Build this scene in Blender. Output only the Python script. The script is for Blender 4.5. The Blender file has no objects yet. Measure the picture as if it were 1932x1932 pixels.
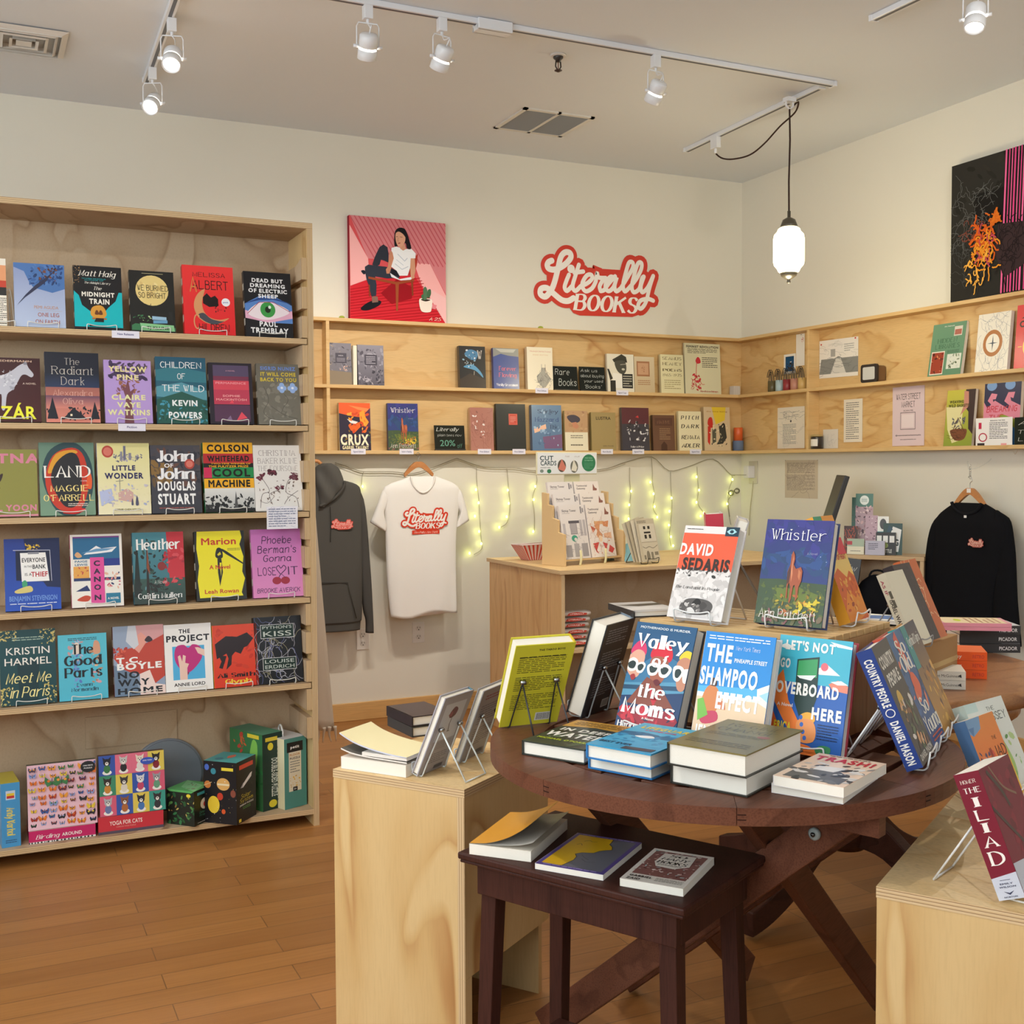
import bpy, bmesh, math, random
from mathutils import Vector, Matrix
sc = bpy.context.scene
COL = sc.collection
# ---------------------------------------------------------------- camera
F_PX, YAW, PITCH, ROLL = 2165.08, 0.43893, 0.04118, -0.00500
CAM = Vector((-4.4611, -6.0422, 1.4))
_f = Vector((math.sin(YAW)*math.cos(PITCH), math.cos(YAW)*math.cos(PITCH), -math.sin(PITCH)))
_r = Vector((math.cos(YAW), -math.sin(YAW), 0)); _u = _r.cross(_f)
_r2 = math.cos(ROLL)*_r + math.sin(ROLL)*_u; _u2 = -math.sin(ROLL)*_r + math.cos(ROLL)*_u
cd = bpy.data.cameras.new('camera'); cam = bpy.data.objects.new('camera', cd); COL.objects.link(cam)
cam.matrix_world = Matrix(((_r2.x, _u2.x, -_f.x, CAM.x), (_r2.y, _u2.y, -_f.y, CAM.y), (_r2.z, _u2.z, -_f.z, CAM.z), (0, 0, 0, 1)))
cd.sensor_width = 36; cd.lens = 36*F_PX/1932; cd.clip_start = .05
sc.camera = cam
# ---------------------------------------------------------------- world, exposure, large lights
w = bpy.data.worlds.new('world'); sc.world = w; w.use_nodes = True
bg = w.node_tree.nodes['Background']; bg.inputs[0].default_value = (.84, .94, 1.0, 1); bg.inputs[1].default_value = 3.7
vs = sc.view_settings
vs.view_transform = 'Standard'; vs.look = 'None'; vs.exposure = 0.0; vs.gamma = 1.0; vs.use_curve_mapping = False
sc.cycles.max_bounces = 7; sc.cycles.diffuse_bounces = 4; sc.cycles.sample_clamp_indirect = 4
def area(name, loc, target, sx, sy, power, col):
    l = bpy.data.lights.new(name, 'AREA'); l.shape = 'RECTANGLE'; l.size = sx; l.size_y = sy; l.energy = power; l.color = col
    o = bpy.data.objects.new(name, l); COL.objects.link(o); o.location = loc
    o.rotation_euler = (Vector(target)-Vector(loc)).to_track_quat('-Z', 'Y').to_euler(); return o
area('left_fill_light', (-7.0, -5.6, 2.25), (-2.6, -2.6, 1.3), 3.6, 1.3, 42, (.94, .98, 1))  # added fill light from the left, beside openings in the unseen wall
def spot(name, loc, target, power, deg=100, blend=.9, r=.014, col=(1, .93, .84)):
    l = bpy.data.lights.new(name, 'SPOT'); l.energy = power; l.spot_size = math.radians(deg); l.spot_blend = blend
    l.shadow_soft_size = r; l.color = col
    o = bpy.data.objects.new(name, l); COL.objects.link(o); o.location = loc
    o.rotation_euler = (Vector(target)-Vector(loc)).to_track_quat('-Z', 'Y').to_euler(); return o
# ---------------------------------------------------------------- helpers: pixel ray on a real plane
def at(px, py, **k):
    d = _f + (px-966)/F_PX*_r2 - (py-966)/F_PX*_u2
    a, v = list(k.items())[0]; i = 'xyz'.index(a)
    return CAM + d*((v-CAM[i])/d[i])
def lin(c):
    return c/12.92 if c <= .04045 else ((c+.055)/1.055)**2.4
def hx(s):
    if not isinstance(s, str): return s
    if len(s) == 3: s = ''.join(c*2 for c in s)
    return tuple(lin(int(s[i:i+2], 16)/255) for i in (0, 2, 4)) + (1.,)
# ---------------------------------------------------------------- materials
MAT = {}
def nodes(name, rough=.6, coat=0, spec=.5, metal=0):
    m = bpy.data.materials.new(name); m.use_nodes = True; nt = m.node_tree
    b = nt.nodes['Principled BSDF']; b.inputs['Roughness'].default_value = rough
    b.inputs['Coat Weight'].default_value = coat; b.inputs['Coat Roughness'].default_value = .15
    b.inputs['Specular IOR Level'].default_value = spec; b.inputs['Metallic'].default_value = metal
    MAT[name] = m; return m, nt, b
def attr_mat(name, rough, coat=0, spec=.5, bump=0, bs=300, metal=0):
    m, nt, b = nodes(name, rough, coat, spec, metal)
    a = nt.nodes.new('ShaderNodeAttribute'); a.attribute_name = 'col'
    nt.links.new(a.outputs['Color'], b.inputs['Base Color'])
    if bump:
        t = nt.nodes.new('ShaderNodeTexCoord'); n = nt.nodes.new('ShaderNodeTexNoise'); n.inputs['Scale'].default_value = bs
        p = nt.nodes.new('ShaderNodeBump'); p.inputs['Strength'].default_value = bump; p.inputs['Distance'].default_value = .002
        nt.links.new(t.outputs['Object'], n.inputs['Vector']); nt.links.new(n.outputs[0], p.inputs['Height']); nt.links.new(p.outputs[0], b.inputs['Normal'])
    return m
attr_mat('print', .38, .12, .35)
attr_mat('gloss', .28, .35, .5)
attr_mat('paper', .85, 0, .2, .15, 500)
attr_mat('cloth', .95, 0, .1, .5, 700)
attr_mat('metalpaint', .35, .2)
attr_mat('chrome', .25, 0, .5, 0, 300, 1)
attr_mat('plastic', .4)
# ramps
def ramp(nt, fac, stops):
    r = nt.nodes.new('ShaderNodeValToRGB'); e = r.color_ramp.elements
    e[0].position, e[0].color = stops[0][0], hx(stops[0][1]); e[1].position, e[1].color = stops[-1][0], hx(stops[-1][1])
    for p, c in stops[1:-1]:
        x = e.new(p); x.color = hx(c)
    nt.links.new(fac, r.inputs[0]); return r
def mapping(nt, scale, rot=(0, 0, 0), loc=(0, 0, 0), src='Object'):
    t = nt.nodes.new('ShaderNodeTexCoord'); m = nt.nodes.new('ShaderNodeMapping')
    m.inputs['Scale'].default_value = scale; m.inputs['Rotation'].default_value = rot; m.inputs['Location'].default_value = loc
    nt.links.new(t.outputs[src], m.inputs[0]); return m
def math_n(nt, op, a, b=None):
    n = nt.nodes.new('ShaderNodeMath'); n.operation = op
    for i, v in enumerate((a, b)):
        if v is None: continue
        if isinstance(v, (int, float)): n.inputs[i].default_value = v
        else: nt.links.new(v, n.inputs[i])
    return n.outputs[0]
def mixc(nt, fac, a, b, mode='MIX'):
    n = nt.nodes.new('ShaderNodeMix'); n.data_type = 'RGBA'; n.blend_type = mode
    if isinstance(fac, (int, float)): n.inputs[0].default_value = fac
    else: nt.links.new(fac, n.inputs[0])
    for i, v in ((6, a), (7, b)):
        if isinstance(v, (tuple, str)): n.inputs[i].default_value = hx(v)
        else: nt.links.new(v, n.inputs[i])
    return n.outputs[2]
def noise(nt, vec, scale, detail=3, dist=0):
    n = nt.nodes.new('ShaderNodeTexNoise'); n.inputs['Scale'].default_value = scale; n.inputs['Detail'].default_value = detail
    n.inputs['Distortion'].default_value = dist; nt.links.new(vec, n.inputs['Vector']); return n.outputs[0]
def wood(name, stops, scale=(1, 1, 1), freq=1.6, bands=5, rough=.5, fine=.25, coat=0, loc=(0, 0, 0), fcol='5a4028'):
    """rotary-cut figure: contour bands of a stretched noise plus fine streaks"""
    m, nt, b = nodes(name, rough, coat)
    mp = mapping(nt, scale, loc=loc)
    n = noise(nt, mp.outputs[0], freq, 2.5, .6)
    s = math_n(nt, 'FRACT', math_n(nt, 'MULTIPLY', n, bands))
    tri = math_n(nt, 'MINIMUM', math_n(nt, 'POWER', s, 3.0), math_n(nt, 'MULTIPLY', math_n(nt, 'SUBTRACT', 1.0, s), 9.0))
    n2 = noise(nt, mp.outputs[0], freq*1.3, 2)
    f = math_n(nt, 'MULTIPLY', tri, math_n(nt, 'MULTIPLY', math_n(nt, 'SUBTRACT', n2, .2), 2.0))
    r = ramp(nt, f, stops)
    mp2 = mapping(nt, tuple(v*(14 if v >= 1 else 3) for v in scale))
    fn = noise(nt, mp2.outputs[0], 7, 4)
    c = mixc(nt, math_n(nt, 'MULTIPLY', ramp(nt, fn, [(.45, '000'), (.8, 'fff')]).outputs[0], fine), r.outputs[0], fcol)
    if coat: b.inputs['Specular IOR Level'].default_value = .16 if coat < .06 else .3
    nt.links.new(c, b.inputs['Base Color']); return m
# grain along Z (vertical) or along X / Y
PLY = [(0, 'd8b882'), (.35, 'cda86f'), (.62, 'b98a54'), (1, '9f6e3c')]
wood('ply_v', PLY, (2.0, 2.0, .75), 1.9, 3.5, fine=.12, fcol='8a6238')
PLYW = [(0, 'e6c793'), (.4, 'debb82'), (.7, 'c9985f'), (1, 'ab7a45')]
wood('ply_back', [(0, 'c4aa8a'), (.35, 'b99c7a'), (.62, 'a08262'), (1, '87694a')], (1.6, 1.6, 1.1), 1.7, 4, rough=.65, fine=.12)  # greyed copy of the plywood, the bookcase's shade put into its colour
wood('ply_wall', [(0, 'd9b57c'), (.35, 'd0a76c'), (.65, 'bb8a50'), (1, '9c6c38')], (.7, .9, 2.4), 2.2, 4, fine=.15)
wood('ply_top', PLYW, (1., 2.4, 1), 2.2, 3.5)
wood('pine', [(0, 'dcb87f'), (.6, 'cfa56a'), (1, 'be9056')], (.5, .5, 3), 3, 3, fine=.2)
wood('oak_ply', [(0, 'cfa672'), (.5, 'bf925d'), (1, '8f673c')], (1.8, 2.6, .45), 2.2, 7, fine=.3)
wood('baseboard', [(0, 'd9ab6c'), (.6, 'cf9f60'), (1, 'be8c50')], (.5, 1, 3), 3, 3, fine=.25)
wood('dark_wood', [(0, '4a2c22'), (.5, '3c221a'), (1, '2a1813')], (.8, 3, 3), 2.5, 4, rough=.5, fine=.5, fcol='2a1410', coat=.04)
wood('dark_stool', [(0, '44261e'), (.5, '381e18'), (1, '28140f')], (3, 3, .7), 2.5, 3, rough=.55, fine=.5, fcol='140a08', coat=.03)
wood('red_wood', [(0, '6e4432'), (.5, '603a2a'), (1, '4a2a1e')], (.7, 3, 3), 2.5, 2, rough=.45, fine=.5, fcol='30180f', coat=.05)
wood('table_oak', [(0, 'a5744c'), (.5, '8d5c38'), (1, '6b4127')], (1, 2.5, 2.5), 2.5, 4, rough=.4, fine=.4, coat=.1)
wood('hanger_wood', [(0, 'c98a55'), (.5, 'bd7d48'), (1, 'a96c3c')], (1, 4, 4), 3, 3, rough=.35, fine=.3, coat=.2)
def ply_edge(name, axis, n=110):
    """stack of veneers seen end-on: stripes across `axis`"""
    m, nt, b = nodes(name, .6); mp = mapping(nt, (1, 1, 1))
    sp = nt.nodes.new('ShaderNodeSeparateXYZ'); nt.links.new(mp.outputs[0], sp.inputs[0])
    f = math_n(nt, 'FRACT', math_n(nt, 'MULTIPLY', sp.outputs['XYZ'.index(axis)], n))
    nn = noise(nt, mapping(nt, tuple(60 if a == axis else 3 for a in 'XYZ')).outputs[0], 3, 3)
    r = ramp(nt, f, [(0, 'd8bb8e'), (.42, 'e2c79c'), (.5, '94704c'), (.62, '8a6745'), (.72, 'd2b283'), (1, 'dcc094')])
    nt.links.new(mixc(nt, math_n(nt, 'MULTIPLY', nn, .35), r.outputs[0], 'a5835a'), b.inputs['Base Color'])
ply_edge('edge_z', 'Z', 160); ply_edge('edge_x', 'X', 160); ply_edge('edge_y', 'Y', 160)
def paint(name, col, var, rough=.85):
    m, nt, b = nodes(name, rough, 0, .25); mp = mapping(nt, (1, 1, 1))
    nt.links.new(mixc(nt, math_n(nt, 'MULTIPLY', noise(nt, mp.outputs[0], 1.3, 4), .35), col, var), b.inputs['Base Color'])
    bp = nt.nodes.new('ShaderNodeBump'); bp.inputs['Strength'].default_value = .12; bp.inputs['Distance'].default_value = .002
    nt.links.new(noise(nt, mp.outputs[0], 220, 2), bp.inputs['Height']); nt.links.new(bp.outputs[0], b.inputs['Normal'])
paint('wall_paint', 'e4dfd1', 'dcd5c3'); paint('ceiling_paint', 'e1e6ec', 'd9dfe6')
def floor_mat():
    m, nt, b = nodes('floor_boards', .42, .1)
    mp = mapping(nt, (1, 1, 1), rot=(0, 0, math.radians(0)))
    br = nt.nodes.new('ShaderNodeTexBrick'); br.offset = .37; br.inputs['Scale'].default_value = 1
    br.inputs['Brick Width'].default_value = .92; br.inputs['Row Height'].default_value = .097; br.inputs['Mortar Size'].default_value = .0016
    br.inputs['Color1'].default_value = hx('a97138'); br.inputs['Color2'].default_value = hx('905b29'); br.inputs['Mortar'].default_value = hx('5c3a1e')
    br.inputs['Bias'].default_value = 0
    nt.links.new(mp.outputs[0], br.inputs['Vector'])
    g = noise(nt, mapping(nt, (2.2, 60, 1)).outputs[0], 1.5, 5)
    g2 = noise(nt, mapping(nt, (1.2, 9, 1)).outputs[0], 2, 3)
    c = mixc(nt, math_n(nt, 'MULTIPLY', ramp(nt, g, [(.4, '000'), (.75, 'fff')]).outputs[0], .5), br.outputs[0], '80501f')
    c = mixc(nt, math_n(nt, 'MULTIPLY', g2, .35), c, 'c08c55')
    nt.links.new(c, b.inputs['Base Color'])
floor_mat()
def emit(name, col, s):
    m, nt, b = nodes(name, .4); b.inputs['Base Color'].default_value = hx(col)
    b.inputs['Emission Color'].default_value = hx(col); b.inputs['Emission Strength'].default_value = s
emit('pendant_glass', 'fff2c4', 5.5); emit('bulb', 'fff4e0', 12); emit('fairy', 'f2ff80', 14)
m, nt, b = nodes('clear_plastic', .15); b.inputs['Transmission Weight'].default_value = .95; b.inputs['Base Color'].default_value = (.95, .97, .97, 1); b.inputs['IOR'].default_value = 1.1
# ---------------------------------------------------------------- mesh builder (vertex colour = the thing's own printed / painted colour)
class MB:
    def __init__(s): s.v = []; s.f = []; s.c = []; s.m = []; s.mats = []; s.sm = []
    def mi(s, m):
        if m not in s.mats: s.mats.append(m)
        return s.mats.index(m)
    def face(s, pts, col='fff', mat='print', cols=None, smooth=False):
        n = len(s.v); s.v += [tuple(p) for p in pts]; s.f.append(tuple(range(n, n+len(pts))))
        c = hx(col); s.c += ([hx(q) for q in cols] if cols else [c]*len(pts)); s.m.append(s.mi(mat)); s.sm.append(smooth)
    def mesh(s, vs, fs, col='fff', mat='print', smooth=False):
        n = len(s.v); s.v += [tuple(p) for p in vs]; c = hx(col); k = s.mi(mat)
        for f in fs:
            s.f.append(tuple(n+i for i in f)); s.c += [c]*len(f); s.m.append(k); s.sm.append(smooth)
    def box(s, x0, x1, y0, y1, z0, z1, col='fff', mat='print', faces=None, bev=0):
        """faces: dict of '-x','+x',... -> (mat or None)"""
        X = [(x0, y0, z0), (x1, y0, z0), (x1, y1, z0), (x0, y1, z0), (x0, y0, z1), (x1, y0, z1), (x1, y1, z1), (x0, y1, z1)]
        F = {'-z': (0, 3, 2, 1), '+z': (4, 5, 6, 7), '-y': (0, 1, 5, 4), '+x': (1, 2, 6, 5), '+y': (2, 3, 7, 6), '-x': (3, 0, 4, 7)}
        n = len(s.v); s.v += X; c = hx(col)
        for k, f in F.items():
            mm = (faces or {}).get(k, mat)
            s.f.append(tuple(n+i for i in f)); s.c += [c]*4; s.m.append(s.mi(mm)); s.sm.append(False)
    def tube(s, pts, r, col='fff', mat='metalpaint', seg=6, closed=False, r2=None):
        pts = [Vector(p) for p in pts]; n = len(pts); vs = []; prev = None
        for i, p in enumerate(pts):
            a = pts[(i-1) % n] if (closed or i > 0) else p; b2 = pts[(i+1) % n] if (closed or i < n-1) else p
            t = (b2-a).normalized() if (b2-a).length > 1e-9 else Vector((0, 0, 1))
            if prev is None:
                q = Vector((0, 0, 1)) if abs(t.z) < .9 else Vector((1, 0, 0)); x = t.cross(q).normalized()
            else:
                x = (prev - t*prev.dot(t)); x = x.normalized() if x.length > 1e-6 else t.orthogonal().normalized()
            prev = x; y = t.cross(x); rr = r if r2 is None else r+(r2-r)*i/(n-1)
            for k in range(seg):
                an = 2*math.pi*k/seg; vs.append(p+rr*(math.cos(an)*x+math.sin(an)*y))
        fs = []
        for i in range(n if closed else n-1):
            for k in range(seg):
                a0 = i*seg+k; a1 = i*seg+(k+1) % seg; j = (i+1) % n
                fs.append((a0, a1, j*seg+(k+1) % seg, j*seg+k))
        if not closed: fs += [tuple(range(seg))[::-1], tuple(range((n-1)*seg, n*seg))]
        s.mesh(vs, fs, col, mat, True)
    def lathe(s, prof, col='fff', mat='plastic', seg=24, c=(0, 0, 0), axis=None):
        vs = []; fs = []; n = len(prof)
        q = Vector(axis).to_track_quat('Z', 'Y') if axis else None
        for r, z in prof:
            for k in range(seg):
                an = 2*math.pi*k/seg; p = Vector((r*math.cos(an), r*math.sin(an), z))
                if q: p = q @ p
                vs.append(p+Vector(c))
        for i in range(n-1):
            for k in range(seg): fs.append((i*seg+k, i*seg+(k+1) % seg, (i+1)*seg+(k+1) % seg, (i+1)*seg+k))
        fs += [tuple(range(seg))[::-1], tuple(range((n-1)*seg, n*seg))]
        s.mesh(vs, fs, col, mat, True)
    def prism(s, poly, h0, h1, col='fff', mat='print', plane='xy', side=None):
        """extrude a CCW polygon; plane xy -> along z, xz -> along y, yz -> along x"""
        def P(a, b, h): return {'xy': (a, b, h), 'xz': (a, h, b), 'yz': (h, a, b)}[plane]
        n = len(poly); A = [P(a, b, h0) for a, b in poly]; B = [P(a, b, h1) for a, b in poly]
        s.mesh(A+B, [tuple(range(n))[::-1], tuple(range(n, 2*n))], col, mat)
        s.mesh(A+B, [(i, (i+1) % n, n+(i+1) % n, n+i) for i in range(n)], col, side or mat)
    def build(s, name, parent=None, bevel=0, fixn=False):
        me = bpy.data.meshes.new(name); me.from_pydata(s.v, [], s.f)
        for k in s.mats: me.materials.append(MAT[k])
        me.polygons.foreach_set('material_index', s.m); me.polygons.foreach_set('use_smooth', s.sm)
        ca = me.color_attributes.new('col', 'FLOAT_COLOR', 'CORNER'); ca.data.foreach_set('color', [x for c in s.c for x in c])
        if fixn:
            bm = bmesh.new(); bm.from_mesh(me); bmesh.ops.recalc_face_normals(bm, faces=bm.faces); bm.to_mesh(me); bm.free()
        o = bpy.data.objects.new(name, me); COL.objects.link(o)
        if parent: o.parent = parent
        if bevel:
            b = o.modifiers.new('bevel', 'BEVEL'); b.width = bevel; b.segments = 2; b.limit_method = 'ANGLE'
        return o
def tag(o, label, cat=None, group=None, kind=None):
    if label: o['label'] = label
    if cat: o['category'] = cat
    if group: o['group'] = group
    if kind: o['kind'] = kind
    return o
def empty(name, loc=(0, 0, 0), rz=0, label=None, cat=None, group=None, lean=0):
    o = bpy.data.objects.new(name, None); COL.objects.link(o); o.location = loc
    o.rotation_mode = 'XYZ'; o.rotation_euler = (lean, 0, rz); o.empty_display_size = .02
    return tag(o, label, cat, group)
def struct(mb, name, **k):
    o = mb.build(name, **k); o['kind'] = 'structure'; return o
def dup(o, parent=None, label=None):
    c = o.copy(); COL.objects.link(c)
    if parent: c.parent = parent
    if label: c['label'] = label
    for ch in list(o.children): dup(ch, c)
    return c
def smooth(pts, n=5, closed=False):
    """Catmull-Rom through the points (any dimension)"""
    P = [tuple(p) for p in pts]
    if len(P) < 3: return P
    Q = (P[-1:]+P+P[:2]) if closed else ([P[0]]+P+[P[-1]])
    out = []
    for i in range(1, len(Q)-2):
        p0, p1, p2, p3 = Q[i-1:i+3]
        for k in range(n):
            t = k/n
            out.append(tuple(.5*(2*b+(c-a)*t+(2*a-5*b+4*c-d)*t*t+(3*b-a-3*c+d)*t**3) for a, b, c, d in zip(p0, p1, p2, p3)))
    if not closed: out.append(P[-1])
    return out
# ---------------------------------------------------------------- lettering and printed artwork (real thin ink layers, own colours)
GL = {
'A': '033c63|1656', 'B': '0c03|0c3c~3c5b593838|08384837|~38586653 3303'.replace(' ', ''), 'C': '~6a4c1b07143363 6 5'.replace(' ', ''),
}
# stroke glyphs: pairs xy in base 16; x 0..6, y 3 = baseline, 9 = x-height, c = cap height, 0 = descender; ~ = smooth
G_SRC = """A 033c63|1656
B 030c3c|~3c5b5938|08384838|~3868553 3|0333
C ~6a4c2c0a0723 4365
D 030c|~0c3c6a653303
E 6c0c0363|0848
F 6c0c03|0848
G ~6a4c2c0a072343 65|6568|4868
H 030c|636c|0868
I 131c
J ~3c35231305
K 030c|6c07|2963
L 0c0363
M 030c346c63
N 030c636c
O ~3c1b07133353676b3c
P 030c|~0c4c6a5747|4707
Q ~3c1b0713335367 6b3c|4562
R 030c|~0c4c6a4808|0848|3863
S ~5b3c1b2948563 31314
T 3c33|0c6c
U 0c|~0c05234365 6c
V 0c336c
W 0c233b436c
X 036c|0c63
Y 0c386c|3833
Z 0c6c0363
a ~59290613 3556|59535363
b 0c03|~0439596 63303
c ~58390 61344 4|
d 5c53|~5737190613 3355
e 0656|~5639180513335 4
f ~4c2b2803|0939
g 5951|~5939080513 3355|~51300011
h 0c03|~0739595 6|5653
i 0903|0c0b
j 2921|~21100001|2c2b
k 0c03|4906|1743
l 0c03
m 0903|~07192936|3633|~37495967|6763
n 0903|~07295956|5653
o ~2907052333555839 29
p 0900|~0739596 6533304
q 5950|~5739190613 3355
r 0903|~073959
s ~4829184633 13|
t 1b14|~141333|0939
u 09|~090413335 5|5953
v 09336 9
w 091338 5369
x 0353|~
y 0933|690 0
z 09590353
0 ~3c1b07133353676b3c
1 1a2c23
2 ~0a2c5b5803|0363
3 0c5c28|~285655330314
4 4c0666|4c43
5 5c1c18|~184865330314
6 ~5c2a0613436528 07
7 0c6c23
8 ~3c1a37553313055a3c
9 6913|~6a3c0a093869
' 1c1a
, 1302
. 1312
! 1c16|1413
- 1747
& ~6314394b3c2a4 4536305 2668
? ~0b3c5a3736|3433
/ 036c
: 1817|1413
* 3a36|1848
$ ~5b2b1948 5633 14|3d32
% 036c|1a1b|5455
"""
GLY = {}
for ln in G_SRC.splitlines():
    ch, d = ln[0], ln[2:].replace(' ', '')
    st = []
    for part in d.split('|'):
        sm = part.startswith('~'); part = part.lstrip('~')
        pts = [(int(part[i], 16), int(part[i+1], 16)-3) for i in range(0, len(part)-1, 2)]
        if len(pts) > 1: st.append(smooth(pts, 4) if sm else pts)
    GLY[ch] = st
GLY['v'] = [[(0, 6), (3, 0), (6, 6)]]; GLY['w'] = [[(0, 6), (2, 0), (3, 5), (4, 0), (6, 6)]]; GLY['x'] = [[(0, 0), (5, 6)], [(0, 6), (5, 0)]]
GLY['y'] = [[(0, 6), (3, 0)], [(6, 6), (3, 0), (1, -3)]]; GLY['j'] = [[(2, 6), (2, -2), (0, -3)], [(2, 8), (2, 9)]]
GLY['E'] = [[(5.5, 9), (0, 9), (0, 0), (5.5, 0)], [(0, 5), (4, 5)]]
GLY['B'] = [[(0, 0), (0, 9)], smooth([(0, 9), (3.5, 9), (5, 7), (3.5, 5), (0, 5)], 4), smooth([(0, 5), (4, 5), (5.6, 2.5), (4, 0), (0, 0)], 4)]
GLY['D'] = [[(0, 0), (0, 9)], smooth([(0, 9), (3, 9), (6, 6.5), (6, 2.5), (3, 0), (0, 0)], 4)]
GLY['S'] = [smooth([(5.3, 7.6), (3.6, 9), (1.4, 8.7), (.6, 7), (1.6, 5.3), (4, 4.2), (5.4, 2.5), (4.4, .4), (2.4, 0), (.3, 1.4)], 4)]
for c, rx in (('O', 3.1), ('0', 2.5)): GLY[c] = [[(3+rx*math.sin(t*math.pi/9), 4.5+4.6*math.cos(t*math.pi/9)) for t in range(19)]]
GLY['C'] = [[(3.2+3.1*math.sin(t), 4.5+4.6*math.cos(t)) for t in [(-.28-i*.178)*math.pi/1.0*-1 if 0 else .9-i*.3-1.8*0 for i in range(0, 1)]] or []]
GLY['C'] = [[(3.2+3.1*math.cos(a), 4.5+4.6*math.sin(a)) for a in [math.radians(50+i*26) for i in range(11)]]]
GLY['G'] = [GLY['C'][0]+[(5.4, 4.2), (3.4, 4.2)]]
GLY['o'] = [[(2.7+2.7*math.sin(t*math.pi/8), 3+3.1*math.cos(t*math.pi/8)) for t in range(17)]]
GLY['c'] = [[(2.8+2.7*math.cos(math.radians(50+i*26)), 3+3.1*math.sin(math.radians(50+i*26))) for i in range(11)]]
GLY['e'] = [[(.2, 3.2), (5.3, 3.2)]+[(2.7+2.7*math.cos(math.radians(i*30)), 3+3.1*math.sin(math.radians(i*30))) for i in range(0, 11)]]
GLY['a'] = [[(2.6+2.5*math.cos(math.radians(i*30)), 3+3.1*math.sin(math.radians(i*30))) for i in range(13)], [(5.2, 6), (5.2, 0), (6, 0)]]
GLY['d'] = [GLY['a'][0], [(5.2, 9), (5.2, 0)]]; GLY['q'] = [GLY['a'][0], [(5.2, 6), (5.2, -3)]]; GLY['g'] = [GLY['a'][0], [(5.2, 6), (5.2, -2), (3.5, -3), (.8, -2.6)]]
GLY['b'] = [[(x+.4, y) for x, y in GLY['a'][0]], [(0, 9), (0, 0)]]; GLY['p'] = [[(x+.4, y) for x, y in GLY['a'][0]], [(0, 6), (0, -3)]]
GLY['s'] = [smooth([(4.6, 5), (3, 6), (1.2, 5.8), (.6, 4.6), (2.2, 3.4), (4.2, 2.4), (4.4, .8), (2.6, 0), (.4, .9)], 4)]
def ribbon(pts, wx, wy, caps=True):
    """mitred strip along a polyline drawn with a pen: wx = thickness of vertical strokes, wy = of horizontal ones; no overlapping pieces"""
    P = [pts[0]]
    for p in pts[1:]:
        if math.hypot(p[0]-P[-1][0], p[1]-P[-1][1]) > 1e-6: P.append(p)
    n = len(P)
    if n < 2: return []
    closed = n > 3 and math.hypot(P[0][0]-P[-1][0], P[0][1]-P[-1][1]) < 1e-6
    D = []
    for a, b in zip(P, P[1:]):
        L = math.hypot(b[0]-a[0], b[1]-a[1]); D.append(((b[0]-a[0])/L, (b[1]-a[1])/L))
    ls, rs = [], []
    def hw(nx, ny): return .5*math.hypot(nx*wx, ny*wy)
    for i in range(n):
        d0 = D[i-1] if i else (D[-1] if closed else D[0]); d1 = D[i] if i < n-1 else (D[0] if closed else D[-1])
        nx, ny = -(d0[1]+d1[1]), d0[0]+d1[0]; L = math.hypot(nx, ny)
        if L < .35: nx, ny, k = -d0[1], d0[0], 1.
        else:
            nx /= L; ny /= L; k = 1/max(.55, nx*-d1[1]+ny*d1[0])
        w = hw(nx, ny)*k; ls.append((P[i][0]+nx*w, P[i][1]+ny*w)); rs.append((P[i][0]-nx*w, P[i][1]-ny*w))
    out = [[rs[i], rs[i+1], ls[i+1], ls[i]] for i in range(n-1)]
    if caps and not closed:
        for p, d, a, b in ((P[0], (-D[0][0], -D[0][1]), ls[0], rs[0]), (P[-1], D[-1], rs[-1], ls[-1])):
            w = hw(-d[1], d[0]); out.append([a]+[(p[0]+w*d[0]*math.sin(t)+(a[0]-p[0])*math.cos(t), p[1]+w*d[1]*math.sin(t)+(a[1]-p[1])*math.cos(t)) for t in (.6, 1.2, 1.94, 2.54)]+[b])
    return out
_TC = {}
_GC = {}
def _raw(body, off):
    if (body, off) not in _GC:
        cu = bpy.data.curves.new('t', 'FONT'); cu.body = body; cu.resolution_u = 3; cu.offset = off
        o = bpy.data.objects.new('t', cu); COL.objects.link(o); me = o.to_mesh()
        V = [(v.co.x, v.co.y) for v in me.vertices]; ps = [[V[i] for i in p.vertices] for p in me.polygons]
        o.to_mesh_clear(); bpy.data.objects.remove(o); bpy.data.curves.remove(cu); _GC[(body, off)] = ps
    return _GC[(body, off)]
def _right(body): return max([p[0] for q in _raw(body, 0) for p in q] or [0])
def advance(ch): return _right(ch+'I')-_right('I')
def glyph(ch, o):
    if ch != 'M': return _raw(ch, o)
    return [[(.073-o, -o), (.171+o, -o), (.171+o, .682+o), (.073-o, .682+o)], [(.611-o, -o), (.709+o, -o), (.709+o, .682+o), (.611-o, .682+o)],
            [(.171+o, .5-o), (.391, .257-o), (.391, .402+o), (.171+o, .675)], [(.391, .257-o), (.611-o, .5-o), (.611-o, .675), (.391, .402+o)]]
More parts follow.
